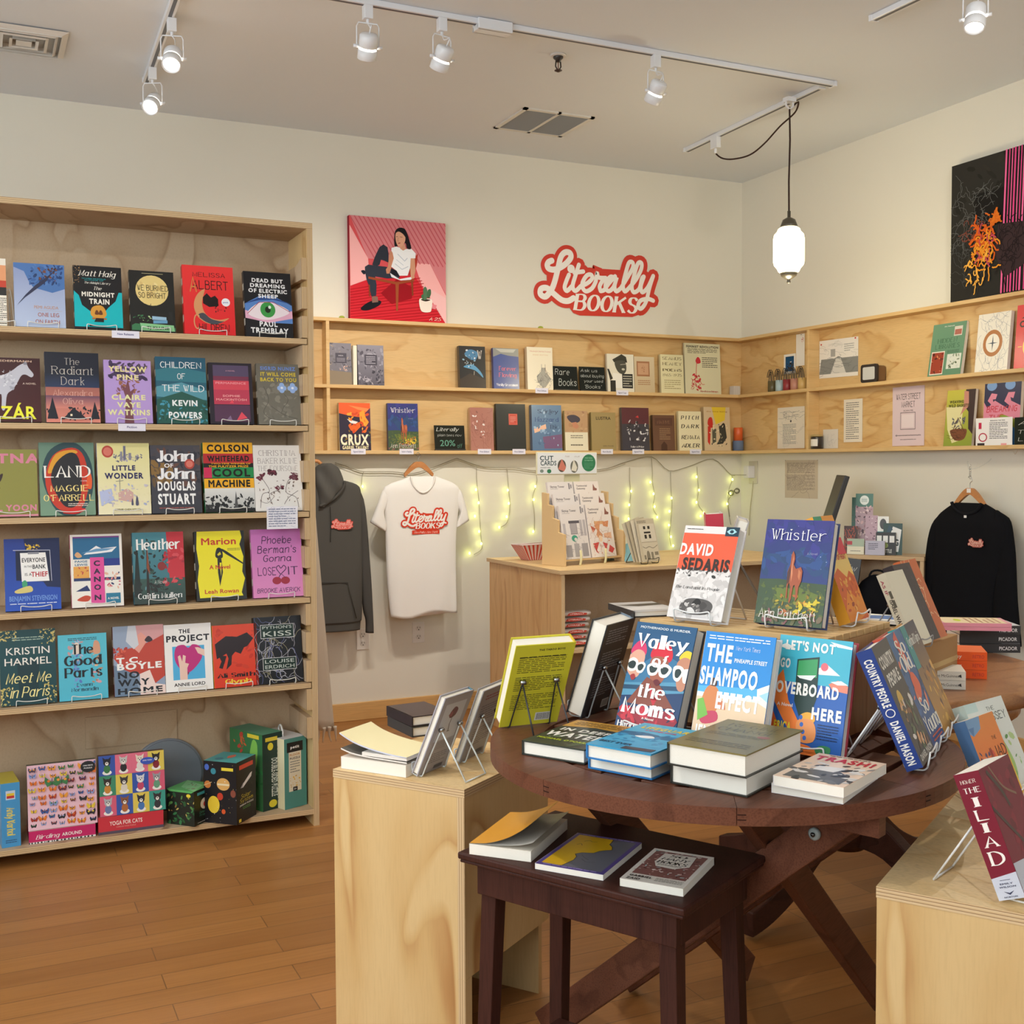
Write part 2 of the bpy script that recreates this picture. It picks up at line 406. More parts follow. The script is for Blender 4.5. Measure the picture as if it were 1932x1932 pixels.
def text_polys(s, font):
    """polygons of a line of lettering; cap height = 1. B bold sans, N plain sans, S serif, H hand, I italic serif, C script-ish"""
    k = (s, font)
    if k in _TC: return _TC[k]
    polys = []
    if font in 'BNX':
        off = {'B': .022, 'N': .004, 'X': .04}[font]; sp = {'B': 1.04, 'N': 1, 'X': 1.1}[font]; x = 0
        for ch in s:
            if ch != ' ': polys += [[((a+x)/.729, b/.729) for a, b in q] for q in glyph(ch, off)]
            x += advance(ch)*sp+(off if font == 'X' else 0)
    else:
        wx, wy, sh, serif = {'S': (1.5, .55, 0, 1), 'Z': (2.2, .7, 0, 1), 's': (.8, .4, 0, 1), 'I': (1.3, .5, .22, 1), 'H': (.7, .7, .1, 0), 'h': (1.1, 1.1, .12, 0), 'D': (1.1, .9, 0, 0), 'C': (1.3, .6, .3, 0)}[font]
        x = 0
        for ch in s:
            if ch == ' ': x += 3.6; continue
            g = GLY.get(ch)
            if g is None: x += 4; continue
            W = max(p[0] for st in g for p in st)
            for st in g:
                q = [(x+p[0]+sh*p[1], p[1]) for p in st]
                polys += ribbon(q, wx, wy, not serif)
                if serif:
                    for a, b in ((q[0], q[1]), (q[-1], q[-2])):
                        if abs(b[0]-a[0]) < abs(b[1]-a[1])*.75 and a[1] in (0, 6, 9, -3) or ((a[1] in (0, 9)) and abs(b[0]-a[0]) < abs(b[1]-a[1])*.75):
                            sf = .95+wx*.12; polys.append([(a[0]-sf, a[1]-wy/2), (a[0]+sf, a[1]-wy/2), (a[0]+sf, a[1]+wy/2), (a[0]-sf, a[1]+wy/2)])
            x += W+2.2+(.1 if serif else 0)
        polys = [[(a/9, b/9) for a, b in p] for p in polys]
    if polys:
        mn = min(p[0] for q in polys for p in q); polys = [[(a-mn, b) for a, b in q] for q in polys]
    _TC[k] = polys; return polys
def homog(src, dst):
    A = []
    for (x, y), (u, v) in zip(src, dst):
        A.append([x, y, 1, 0, 0, 0, -u*x, -u*y, u]); A.append([0, 0, 0, x, y, 1, -v*x, -v*y, v])
    n = 8
    for i in range(n):
        p = max(range(i, n), key=lambda r: abs(A[r][i])); A[i], A[p] = A[p], A[i]
        A[i] = [a/A[i][i] for a in A[i]]
        for r in range(n):
            if r != i and A[r][i]: A[r] = [a-A[r][i]*b for a, b in zip(A[r], A[i])]
    h = [A[i][8] for i in range(8)]
    return lambda x, y: ((h[0]*x+h[1]*y+h[2])/(h[6]*x+h[7]*y+1), (h[3]*x+h[4]*y+h[5])/(h[6]*x+h[7]*y+1))
DZ = 5e-5
CLIP = [0., 1.]
def clip(poly, lo=0., hi=1.):
    for ax in (0, 1):
        for lim, sg in ((lo, 1), (hi, -1)):
            out = []
            for a, b in zip(poly, poly[1:]+poly[:1]):
                da, db = sg*(a[ax]-lim), sg*(b[ax]-lim)
                if da >= 0: out.append(a)
                if (da > 0 > db) or (da < 0 < db):
                    t = da/(da-db); out.append(tuple(p+(q-p)*t for p, q in zip(a, b)))
            poly = out
            if len(poly) < 3: return []
    return poly
def draw(mb, src, W, H, place, mat='print', seed=1, base=1):
    """src = lines of the little drawing language; place(u*W, v*H, depth) -> point. Everything is clipped to the sheet."""
    rnd = random.Random(seed); L = [base]; K = [0]; M = [lambda x, y: (x, y)]
    def put(poly, col, cols=None, raw=False):
        q = poly if raw else [M[0](*p[:2])+tuple(p[2:]) for p in poly]
        if cols: 
            c = [hx(k) for k in cols]; q = [a+k for a, k in zip(q, c)]
        q = clip([tuple(a) for a in q])
        if len(q) < 3: return
        ar = sum(a[0]*b[1]-b[0]*a[1] for a, b in zip(q, q[1:]+q[:1]))
        if ar < 0: q.reverse()
        d = L[0]*DZ+K[0]
        mb.face([place(a[0]*W, a[1]*H, d) for a in q], col if not cols else 'fff', mat, cols=[a[2:6] for a in q] if cols else None)
    for ln in src.strip().splitlines():
        t = ln.split()
        if not t: continue
        k = t[0]; a = t[1:]
        if k == 'Q':   # trace frame: TL TR BR BL of the sheet in the coordinates used below
            c = [tuple(map(float, p.split(','))) for p in a[:4]]; M[0] = homog(c, [(0, 1), (1, 1), (1, 0), (0, 0)]); continue
        if k == 'U': M[0] = lambda x, y: (x, y); continue
        L[0] += 1
        if k == 'R':
            x, y, w_, h_ = map(float, a[1:5]); p = [(x, y), (x+w_, y), (x+w_, y+h_), (x, y+h_)]
            put(p, a[0], [a[0], a[0], a[5], a[5]] if len(a) > 5 else None)
        elif k == 'E':
            x, y, rx, ry = map(float, a[1:5]); put([(x+rx*math.cos(i*math.pi/12), y+ry*math.sin(i*math.pi/12)) for i in range(24)], a[0])
        elif k in 'PO':
            p = [tuple(map(float, q.split(','))) for q in a[1:]]; put(smooth(p, 4, True) if k == 'O' else p, a[0])
        elif k in 'Ll':
            wd = float(a[1]); p = [tuple(map(float, q.split(','))) for q in a[2:]]
            if k == 'l': p = smooth(p, 5)
            p = [M[0](*q) for q in p]
            for i, r in enumerate(ribbon([(x*W, y*H) for x, y in p], wd*W, wd*W)): K[0] = i*1.6e-6; put([(x/W, y/H) for x, y in r], a[0], raw=True)
            L[0] += int(K[0]/DZ); K[0] = 0
        elif k in 'TV':   # T font col cx cy w h text ; V reads downwards
            f, col = a[0], a[1]; cx, cy, w_, h_ = map(float, a[2:6]); s = ' '.join(a[6:]).replace('_', ' ')
            ps = text_polys(s, f)
            if not ps: continue
            tw = max(p[0] for q in ps for p in q)
            for i, q in enumerate(ps):
                K[0] = (i % 40)*1.1e-6
                if k == 'T': z = [(cx+(p[0]/tw-.5)*w_, cy+(p[1]-.5)*h_) for p in q]
                else: z = [(cx+(p[1]-.5)*w_, cy-(p[0]/tw-.5)*h_) for p in q]
                put(z, col)
            K[0] = 0
        elif k == 'G':   # rows of fine print
            x, y, w_, h_ = map(float, a[1:5]); n = int(a[5])
            for i in range(n):
                yy = y+h_-(i+.7)*h_/n; xx = x
                while xx < x+w_*(1 if i % 4 != 3 else .6):
                    q = min(w_*rnd.uniform(.05, .2), x+w_-xx); th = h_/n*.38
                    put([(xx, yy), (xx+q*.85, yy), (xx+q*.85, yy+th), (xx, yy+th)], a[0]); xx += q
        elif k == 'J':   # scattered brush marks
            n = int(a[0]); x, y, w_, h_, s_ = map(float, a[1:6]); cs = a[6:]
            for i in range(n):
                cx, cy = x+w_*rnd.random(), y+h_*rnd.random(); an = rnd.random()*6.3; r1 = s_*rnd.uniform(.4, 1); r2 = r1*rnd.uniform(.25, .7)
                if i % 8 == 0: L[0] += 1
                K[0] = (i % 8)*5.5e-6
                put([(cx+math.cos(an)*r1*math.cos(j*1.05)-math.sin(an)*r2*math.sin(j*1.05), cy+(math.sin(an)*r1*math.cos(j*1.05)+math.cos(an)*r2*math.sin(j*1.05))*W/H) for j in range(6)], cs[rnd.randrange(len(cs))])
            K[0] = 0
        elif k == 'B':   # bar code
            x, y, w_, h_ = map(float, a[1:5]); xx = x
            while xx < x+w_:
                q = w_*rnd.uniform(.01, .035); put([(xx, y), (xx+q, y), (xx+q, y+h_), (xx, y+h_)], a[0]); xx += q*2.1
        elif k == 'W':   # curling lines
            n = int(a[1]); wd = float(a[2]); x, y, w_, h_ = map(float, a[3:7])
            for i in range(n):
                cx, cy = x+w_*rnd.random(), y+h_*rnd.random(); an = rnd.random()*6; p = []
                for j in range(9):
                    p.append((cx, cy)); an += rnd.uniform(-.9, .9); cx += w_*.06*math.cos(an); cy += h_*.06*math.sin(an)
                if i % 6 == 0: L[0] += 1
                K[0] = (i % 6)*7e-6
                for r in ribbon([(u*W, v*H) for u, v in smooth(p, 2)], wd*W, wd*W, False): put([(u/W, v/H) for u, v in r], a[0], raw=True)
            K[0] = 0
    return L[0]
def front(x0, z0, y=0): return lambda u, v, d: (x0+u, y-d, z0+v)
def sheet(name, src, p, mat='paper', col='fff', label=None, cat=None, group=None, seed=1, t=.0008, parent=None):
    """flat paper: p = (TL, TR, BR, BL) world corners (rectangle)"""
    TL, TR, BR, BL = [Vector(q) for q in p]; X = TR-TL; Y = TL-BL; W, H = X.length, Y.length; X.normalize(); Y.normalize(); N = X.cross(Y)
    mb = MB(); o = BL
    q = [Vector((0, 0, 0)), X*W, X*W+Y*H, Y*H]
    mb.mesh(q+[v-N*t for v in q], [(0, 1, 2, 3), (7, 6, 5, 4), (0, 4, 5, 1), (1, 5, 6, 2), (2, 6, 7, 3), (3, 7, 4, 0)], col, mat)
    draw(mb, src, W, H, lambda u, v, d: X*u+Y*v+N*d, mat, seed)
    ob = mb.build(name, parent); ob.location = o
    if label: tag(ob, label, cat, group)
    return ob
# ---------------------------------------------------------------- books
def make_cover(mb, w, h, t, art, spine, col, hard, backart=None, mat='print', sp='', seed=1):
    b = .0028 if hard else .0007
    e = .004 if hard else 0
    mb.box(-w/2, w/2, 0, b, 0, h, col, mat); mb.box(-w/2, w/2, t-b, t, 0, h, spine if backart is None else col, mat)
    mb.box(-w/2-.0006, -w/2+b, 0, t, 0, h, spine, mat)
    if art: draw(mb, art, w, h, front(-w/2, 0), mat, seed)
    if sp: draw(mb, sp, t, h, lambda u, v, d: (-w/2-.0006-d, t-u, v), mat, seed)
    if backart: draw(mb, backart, w, h, lambda u, v, d: (w/2-u, t+d, v), mat, seed)
def book(art, w, h, t, loc, rz, lean=0, col='fff', spine=None, hard=True, label='', group=None, backart=None, sp='', mat='print', seed=1, pages='efe9dc', flat=False, name='book'):
    """front cover faces local -Y, spine at -X, foot at z=0. flat: lies on its back, cover up"""
    r = empty(name, loc, 0, label, 'book', group)
    M = Matrix.Rotation(rz, 4, 'Z')
    if flat: M = M @ Matrix.Translation((0, -h/2, t)) @ Matrix.Rotation(-math.pi/2, 4, 'X')
    elif lean: M = M @ Matrix.Rotation(-lean, 4, 'X')
    r.rotation_mode = 'XYZ'; r.matrix_world = Matrix.Translation(Vector(loc)) @ M
    c = MB(); make_cover(c, w, h, t, art, spine or col, col, hard, backart, mat, sp, seed); c.build('cover', r)
    p = MB(); e = .004 if hard else 0.0002; bb = .0029 if hard else .0008
    p.box(-w/2+bb, w/2-e, bb, t-bb, e, h-e, pages, 'paper'); p.build('page_block', r)
    return r
def easel_mesh(w=.1, lip=.022, d=.035, back=.13, col='e8e6e0', r=.0017, mat='metalpaint'):
    """wire book stand: lip in front, arms under the book, legs up the back, prop behind"""
    mb = MB(); h = w/2; k = math.tan(.18)
    a = [(-h, -.006, .0018), (-h, -.008, lip*.8), (-h+.004, -.009, lip), (-h*.5, -.0085, lip*.82), (0, -.0085, lip*.76), (h*.5, -.0085, lip*.82), (h-.004, -.009, lip), (h, -.008, lip*.8), (h, -.006, .0018)]
    b = [(h, .01, .0018), (h, d, .0018), (h*.8, d+.004+k*back, back), (h*.5, d+.004+k*back, back+.005), (-h*.5, d+.004+k*back, back+.005), (-h*.8, d+.004+k*back, back), (-h, d, .0018), (-h, .01, .0018)]
    mb.tube(smooth(a+b, 3, True), r, col, mat, 5, True)
    mb.tube([(h*.7, d+.004+k*back, back-.006), (h*.75, d+.075, .0018), (-h*.75, d+.075, .0018), (-h*.7, d+.004+k*back, back-.006)], r, col, mat, 5)
    return mb
# ================================================================ the room
H = 3.179; TH = .02
mb = MB(); mb.box(-7.2, .15, -8.6, .15, -.1, 0, mat='floor_boards'); struct(mb, 'floor')
mb = MB(); mb.box(-7.2, .15, -8.6, .15, H, H+.1, mat='ceiling_paint'); struct(mb, 'ceiling')
mb = MB(); mb.box(-7.2, .15, 0, .15, 0, H, mat='wall_paint'); struct(mb, 'wall_back')
mb = MB(); mb.box(0, .15, -8.6, 0, 0, H, mat='wall_paint'); struct(mb, 'wall_right')
mb = MB(); mb.box(-7.2, 0, -8.6, -8.45, 0, 1.9, mat='wall_paint'); mb.box(-7.2, 0, -8.6, -8.45, 2.9, H, mat='wall_paint')
for x0, x1 in ((-7.2, -6.4), (-3.7, -3.2), (-.9, 0)): mb.box(x0, x1, -8.6, -8.45, 1.9, 2.9, mat='wall_paint')  # unseen wall; high openings shaped so daylight enters steeply
struct(mb, 'wall_front')
mb = MB(); mb.box(-7.35, -7.2, -8.6, .15, 0, 1.1, mat='wall_paint'); mb.box(-7.35, -7.2, -8.6, .15, 2.9, H, mat='wall_paint')
for y0, y1 in ((-8.6, -8.3), (-4.7, -4.5), (-1.6, .15)): mb.box(-7.35, -7.2, y0, y1, 1.1, 2.9, mat='wall_paint')  # openings in the unseen wall, placed to bring daylight from the left
struct(mb, 'wall_left')
mb = MB(); mb.box(-7.2, -.018, -.018, 0, 0, .098, mat='baseboard'); struct(mb, 'baseboard_back', bevel=.003)
mb = MB(); mb.box(-.018, 0, -8.6, 0, 0, .098, mat='baseboard'); struct(mb, 'baseboard_right', bevel=.003)
# ---------------------------------------------------------------- wall shelves
SD = .087; Z1, Z2, Z3 = 2.187, 1.833, 1.481
def wall_shelf(along, L0, L1, divs, label):
    """along 'x' = on the back wall, 'y' = on the right wall"""
    r = empty('wall_shelf', (0, 0, 0), 0, label, 'shelf', 'pine wall shelves'); r.location = (L0 if along == 'x' else 0, 0 if along == 'x' else L0, 0)
    ox, oy = r.location.x, r.location.y
    def bx(name, a0, a1, d0, d1, z0, z1, mat):
        m = MB()
        if along == 'x': m.box(a0-ox, a1-ox, -d1, -d0, z0, z1, mat=mat)
        else: m.box(-d1, -d0, a0-oy, a1-oy, z0, z1, mat=mat)
        m.build(name, r, bevel=.0015)
    lo, hi = min(L0, L1), max(L0, L1)
    bx('back_panel', lo, hi if along == 'x' else -.0085, .0005, .008, Z3-.018, Z1-.019, 'ply_wall')
    for nm, z in (('top_board', Z1), ('middle_board', Z2), ('bottom_board', Z3)):
        if nm == 'middle_board': bx(nm, lo, hi, .008, SD, z-.019, z, 'pine')
        elif nm == 'bottom_board': bx(nm, lo, hi, .008, SD, z-.019, z, 'pine')
        else: bx(nm, lo, hi, .0005, SD, z-.019, z, 'pine')
    for d in divs:
        bx('divider', d-.0095, d+.0095, .008, SD-.001, Z3, Z2-.019, 'pine'); bx('divider', d-.0095, d+.0095, .008, SD-.001, Z2, Z1-.019, 'pine')
wall_shelf('x', -3.9, -.001, [-2.74], 'long pine shelf unit on the back wall under the red shop sign')
wall_shelf('y', -SD-.001, -3.2, [-.747, -2.3], 'pine shelf unit on the right wall under the dark painting')
# ---------------------------------------------------------------- ceiling fittings
WH = 'e4e6ea'
def track(name, p0, p1, label, w=.035, h=.022):
    a, b = Vector(p0), Vector(p1); d = b-a; L = d.length; an = math.atan2(d.y, d.x)
    r = empty(name, (a.x, a.y, H-.0005), an, label, 'track', 'ceiling light tracks')
    m = MB(); m.box(0, L, -w/2, w/2, -h, 0, WH, 'metalpaint'); m.build('rail', r, bevel=.002)
    m = MB(); m.box(.01, L-.01, -w*.2, w*.2, -h-.0006, -h+.001, '55565c', 'plastic'); m.build('slot', r)
    for q0, q1 in ((-.004, .012), (L-.012, L+.004)): m = MB(); m.box(q0, q1, -w/2-.002, w/2+.002, -h-.002, 0, WH, 'metalpaint'); m.build('end_cap', r)
    return r
track('light_track', (-3.9, -1.772), (-.78, -1.762), 'long white ceiling track with three spot lamps running above the shop sign')
track('light_track', (-.815, -1.72), (-.775, -.53), 'short white ceiling track with the pendant lamp cord')
track('light_track', (-3.76, -2.6), (-3.70, -.5), 'white ceiling track at the left with two lit bulbs')
track('light_track', (-1.175, -2.45), (-1.13, -4.2), 'white ceiling track cut by the top edge at right')
m = MB(); m.box(-.075, .075, -.028, .028, -.045, -.0226, WH, 'metalpaint'); m.box(-.075, .075, -.034, -.0185, -.045, -.002, WH, 'metalpaint'); m.box(-.075, .075, .0185, .034, -.045, -.002, WH, 'metalpaint')
o = m.build('track_feed_box', bevel=.003); o.location = (-2.53, -1.768, H); tag(o, 'white power feed box in the middle of the long ceiling track', 'junction box')
def spot_lamp(p, aim, label, lit_front=False, power=40):
    """yoke lamp hanging from a track"""
    r = empty('track_lamp', (p[0], p[1], H-.0225), 0, label, 'lamp', 'white spot lamps on the ceiling tracks')
    m = MB(); m.box(-.017, .017, -.017, .017, -.052, 0, WH, 'metalpaint'); m.lathe([(.006, -.066), (.006, -.052)], WH, 'metalpaint', 12); m.build('adapter', r, bevel=.002)
    d = Vector(aim)-Vector((p[0], p[1], H-.17)); d.normalize()
    side = d.cross(Vector((0, 0, 1))); side.z = 0; side.normalize()
    c = Vector((0, 0, -.155))
    m = MB(); pt = [c+side*.043, c+side*.043+Vector((0, 0, .075)), c+side*.036+Vector((0, 0, .089)), c-side*.036+Vector((0, 0, .089)), c-side*.043+Vector((0, 0, .075)), c-side*.043]
    m.tube(pt, .0028, WH, 'metalpaint', 6); m.build('yoke', r)
    for sg in (1, -1): m = MB(); m.tube([c+side*sg*.036, c+side*sg*.056], .007, WH, 'metalpaint', 8); m.build('knob', r)
    m = MB()
    def L(prof, col, mat, nm):
        mm = MB(); mm.lathe([(a, b) for a, b in prof], col, mat, 28, c, d); return mm.build(nm, r)
    L([(.018, -.05), (.03, -.048), (.036, -.04), (.036, .0), (.034, .001), (.012, .001)], WH, 'metalpaint', 'lamp_head')
    L([(.031, .001), (.031, .009)], 'fff', 'bulb', 'light_gap')
    L([(.012, .009), (.034, .009), (.037, .011), (.037, .045), (.033, .048), (.032, .03), (.01, .028)], WH, 'metalpaint', 'front_ring')
    L([(.006, .031), (.031, .033), (.031, .036), (.004, .04)], 'fff', 'bulb', 'bulb')
    m = MB(); m.tube(smooth([Vector((0, 0, -.066)), Vector((.012, .004, -.08)), c-d*.07+Vector((.006, 0, .01)), c-d*.045], 4), .0025, WH, 'plastic', 5); m.build('cable', r)
    if power:
        w0 = Vector((p[0], p[1], H-.0225))+c+d*.06
        spot('spot_beam', w0, w0+d, power, 105, 1)
spot_lamp((-3.055, -1.77), (-2.9, -.5, 1.2), 'leftmost of the three spot lamps on the long ceiling track', power=62)
spot_lamp((-2.75, -1.77), (-3.1, -.3, 1.0), 'middle of the three spot lamps on the long ceiling track', power=62)
spot_lamp((-1.76, -1.768), (-1.9, -.4, 1.3), 'rightmost of the three spot lamps on the long ceiling track', power=52)
spot_lamp((-3.715, -1.33), (-4.4, -3.6, .3), 'lit spot lamp on the left ceiling track, nearer the top edge', power=65)
spot_lamp((-3.705, -.72), (-4.4, -2.0, 1.9), 'lit spot lamp at the end of the left ceiling track', power=40)
spot_lamp((-1.155, -2.95), (-1.9, -3.4, .8), 'spot lamp cut by the top edge at right', power=60)
# ---- added unseen spots, no fixtures, to brighten tables, bookcase and right wall
spot('spot_beam', (-4.7, -4.3, 3.0), (-3.1, -4.0, .8), 60); spot('spot_beam', (-4.8, -3.6, 3.0), (-3.9, -2.2, .6), 50); spot('spot_beam', (-1.6, -4.4, 3.0), (-.6, -2.2, 1.4), 55)
# pendant
r = empty('pendant_lamp', (-.867, -1.55, H-.022), 0, 'glowing milk-glass pendant lamp with dark metal caps on a long cord', 'lamp')
PX, PY = -.867, -1.55
def pz(y): return at(1497, y, y=PY).z-(H-.022)
zt, zc, zg, zb = pz(411), pz(418), pz(430), pz(516)
m = MB(); m.tube([(.0, 0, -.045), (.004, 0, -.2), (-.002, 0, -.4), (0, 0, zt+.02)], .0042, '40302c', 'cloth', 8)
loop = [(0, 0, -.045), (.01, .006, -.05)]
for i_, (a_, b_) in enumerate(((1506, 192), (1500, 212), (1472, 238), (1442, 271), (1415, 292), (1385, 300), (1364, 299), (1351, 290), (1349, 280))):
    loop.append(at(a_, b_, y=-1.53+.77*min(1, (i_+.5)/8))-Vector((PX, PY, H-.022)))
m.tube(smooth(loop, 6), .0042, '40302c', 'cloth', 8); m.build('cord', r)
m = MB(); m.tube(smooth([(-.02, 0, -.02), (-.02, 0, -.04), (0, 0, -.052), (.02, 0, -.04), (.02, 0, -.02)], 5), .005, WH, 'plastic', 8); m.box(-.025, .025, -.02, .02, -.022, -.001, WH, 'metalpaint'); m.build('hook', r)
m = MB(); q = at(1350, 262, z=H-.03)-Vector((PX, PY, H-.022)); m.box(q.x-.014, q.x+.014, q.y-.03, q.y+.03, -.06, -.0005, WH, 'metalpaint'); m.lathe([(.008, -.085), (.008, -.06)], WH, 'metalpaint', 12, (q.x, q.y, 0)); m.build('plug_adapter', r, bevel=.002)
hg = zg-zb; R0 = .074
m = MB(); m.lathe([(.008, zt+.03), (.008, zt), (.012, zt-.002), (.03, zt-.012), (.042, zg+.004), (.04, zg)], '4a4438', 'metalpaint', 32); m.build('top_cap', r)
m = MB(); m.lathe([(.04, zg), (.052, zg-.008), (.056, zg-.02), (R0-.004, zg-.035), (R0, zg-.055), (R0, zb+.055), (R0-.004, zb+.038), (.056, zb+.022), (.05, zb+.008), (.04, zb)], 'fff', 'pendant_glass', 40); m.build('glass_shade', r)
m = MB(); m.lathe([(.042, zb+.001), (.036, zb-.014), (.02, zb-.026), (.008, zb-.03), (.008, zb-.038), (.01, zb-.044), (.006, zb-.05)], '4a4438', 'metalpaint', 32); m.build('bottom_cap', r)
l = bpy.data.lights.new('pendant_glow', 'POINT'); l.energy = 12; l.color = (1, .9, .62); l.shadow_soft_size = .1
o = bpy.data.objects.new('pendant_glow', l); COL.objects.link(o); o.location = (PX, PY, H-.022+zb-.2)
# vents, sprinkler
r = empty('ceiling_vent', (-1.735, -.645, H), 0, 'white return air grille with two grey panels near the corner', 'vent')
m = MB(); x, y = .2, .188
for a in ((-x, x, -y, -y+.022), (-x, x, y-.022, y), (-x, -x+.022, -y, y), (x-.022, x, -y, y), (-.008, .008, -y, y)): m.box(*a, -.008, 0, 'd8d4cc', 'metalpaint')
m.build('frame', r)
m = MB()
for i in range(44):
    yy = -y+.022+i*(2*y-.044)/44
    m.mesh([(-x+.02, yy, -.001), (x-.02, yy, -.001), (x-.02, yy+.006, -.006), (-x+.02, yy+.006, -.006)], [(0, 1, 2, 3)], '8f949a', 'metalpaint')
m.box(-x+.02, x-.02, -y+.02, y-.02, -.001, 0, '5d6268', 'metalpaint'); m.build('louvers', r)
r = empty('ceiling_vent', (-4.23, -.8, H), 0, 'square white air diffuser with nested rings at top left', 'vent')
for i, s in enumerate((.165, .128, .092, .056)):
    m = MB(); z0, z1 = -.006-.006*i, -.001+.0*i; k = .026 if i == 0 else .012
    for a, b in (((-s, -s), (s, -s)), ((s, -s), (s, s)), ((s, s), (-s, s)), ((-s, s), (-s, -s))):
        f = 1-k/s
        m.mesh([(a[0], a[1], z0), (b[0], b[1], z0), (b[0]*f, b[1]*f, z1-.02 if i else z0-.012), (a[0]*f, a[1]*f, z1-.02 if i else z0-.012)], [(0, 1, 2, 3)], 'dcd8d2', 'metalpaint')
        m.mesh([(a[0]*f, a[1]*f, -.001), (b[0]*f, b[1]*f, -.001), (b[0]*f, b[1]*f, -.022), (a[0]*f, a[1]*f, -.022)], [(0, 1, 2, 3)], 'cfcac2', 'metalpaint')
    m.build('ring' if i else 'frame', r)
m = MB(); m.box(-.03, .03, -.03, .03, -.022, -.02, 'dcd8d2', 'metalpaint'); m.box(-.14, .14, -.14, .14, -.0012, -.0005, 'a8a6a2', 'metalpaint'); m.build('core', r)
r = empty('sprinkler_head', (-2.117, -1.545, H), 0, 'dark fire sprinkler head in a white ring on the ceiling', 'sprinkler')
m = MB(); m.lathe([(.036, 0), (.036, -.004), (.026, -.008), (.02, -.008)], 'd8d6d2', 'metalpaint', 28); m.build('escutcheon', r)
m = MB(); m.lathe([(.022, -.004), (.022, -.014), (.013, -.022), (.011, -.03)], '2c2624', 'metalpaint', 20)
m.tube([(-.011, 0, -.028), (-.013, 0, -.05), (-.004, 0, -.064)], .003, '2c2624', 'metalpaint'); m.tube([(.011, 0, -.028), (.013, 0, -.05), (.004, 0, -.064)], .003, '2c2624', 'metalpaint'); m.tube([(0, 0, -.03), (0, 0, -.062)], .002, '6a2a1a', 'metalpaint'); m.build('frame', r)
m = MB(); m.lathe([(.005, -.062), (.017, -.066), (.017, -.068), (.004, -.074)], '3a2620', 'metalpaint', 16); m.build('deflector', r)
# outlets on the back wall
def outlet(x, z, label):
    r = empty('wall_outlet', (x, 0, z), 0, label, 'outlet')
    m = MB(); m.box(-.036, .036, -.006, -.0005, -.058, .058, 'e6e2da', 'plastic'); m.build('cover_plate', r, bevel=.002)
    for dz in (-.024, .024):
        m = MB(); m.prism([(.017*math.cos(a*.3927), dz+.015*math.sin(a*.3927)) for a in range(16)], -.0085, -.006, 'dcd8cf', 'plastic', 'xz')
        m.box(-.008, -.0055, -.009, -.008, dz, dz+.009, '2a2826', 'plastic'); m.box(.0055, .008, -.009, -.008, dz, dz+.008, '2a2826', 'plastic'); m.box(-.003, .003, -.009, -.008, dz-.01, dz-.005, '2a2826', 'plastic'); m.build('socket', r)
outlet(at(789, 1190, y=0).x, .46, 'white wall socket below the white tee'); outlet(at(684, 1200, y=0).x, .445, 'white wall socket below the grey hoodie')
# ================================================================ tall bookcase
BX, BY = -3.268, -1.721; BD = .29; BL = -5.15
SH = [1.884, 1.553, 1.224, .893, .561, .066]
r = bookcase = empty('bookcase', ((BX+BL)/2, BY+BD/2, 0), 0, 'tall plywood bookcase at the left with six shelves of facing books', 'bookcase')
ox, oy = r.location.x, r.location.y
def bc(name, x0, x1, y0, y1, z0, z1, faces, mat='ply_back', bevel=.001):
    m = MB(); m.box(x0-ox, x1-ox, y0-oy, y1-oy, z0, z1, mat=mat, faces=faces); return m.build(name, r, bevel=0)
bc('top_panel', BL, BX, BY, BY+BD, 2.302, 2.324, {'-y': 'edge_z', '+x': 'edge_z'})
bc('side_panel', BX-.022, BX, BY, BY+BD, 0, 2.302, {'-y': 'edge_x'}, 'ply_v'); bc('side_panel', BL, BL+.022, BY, BY+BD, 0, 2.302, {'-y': 'edge_x'}, 'ply_v')
bc('back_panel', BL+.022, BX-.022, BY+BD-.012, BY+BD, .0, 2.302, {})
for z in SH: bc('shelf', BL+.022+(.0 if z < .1 else .004), BX-.022-(0 if z < .1 else .004), BY+.001, BY+BD-.013, z-.02, z, {'-y': 'edge_z'})
for sx, x0, x1 in ((1, BX-.044, BX-.0225), (-1, BL+.0225, BL+.044)):
    m = MB()
    for k in range(-1, 16):
        z0 = .541+.1103*k-.1103+.024; z1 = .541+.1103*k-.004
        if z1 > 2.2: continue
        top = z1 > 2.1
        pts = [(BY+.003, z0), (BY+BD-.013, z0), (BY+BD-.013, z1+(.0)), (BY+.003, z1)]
        if top: pts = [(BY+.003, z0), (BY+BD-.013, z0), (BY+BD-.013, z1-.02), (BY+.08, z1-.02), (BY+.003, z1)]
        m.prism([(a-oy, b) for a, b in pts], x0-ox, x1-ox, mat='ply_back', plane='yz')
        m.box(x0-ox, x1-ox, BY+.0022-oy, BY+.003-oy, z0, z1, mat='edge_x')
    m.build('notched_strip', r)
x0, x1 = at(147, 700, y=BY+BD-.012).x, at(322, 700, y=BY+BD-.012).x
m = MB()
for z0, z1 in ((1.9, 2.07), (1.57, 1.86), (1.24, 1.53), (.905, 1.2), (.575, .87), (.33, .45)):
    m.box(x0-ox, x1-ox, BY+BD-.018-oy, BY+BD-.0125-oy, z0, z1, mat='ply_back')
m.build('joint_cover', r)
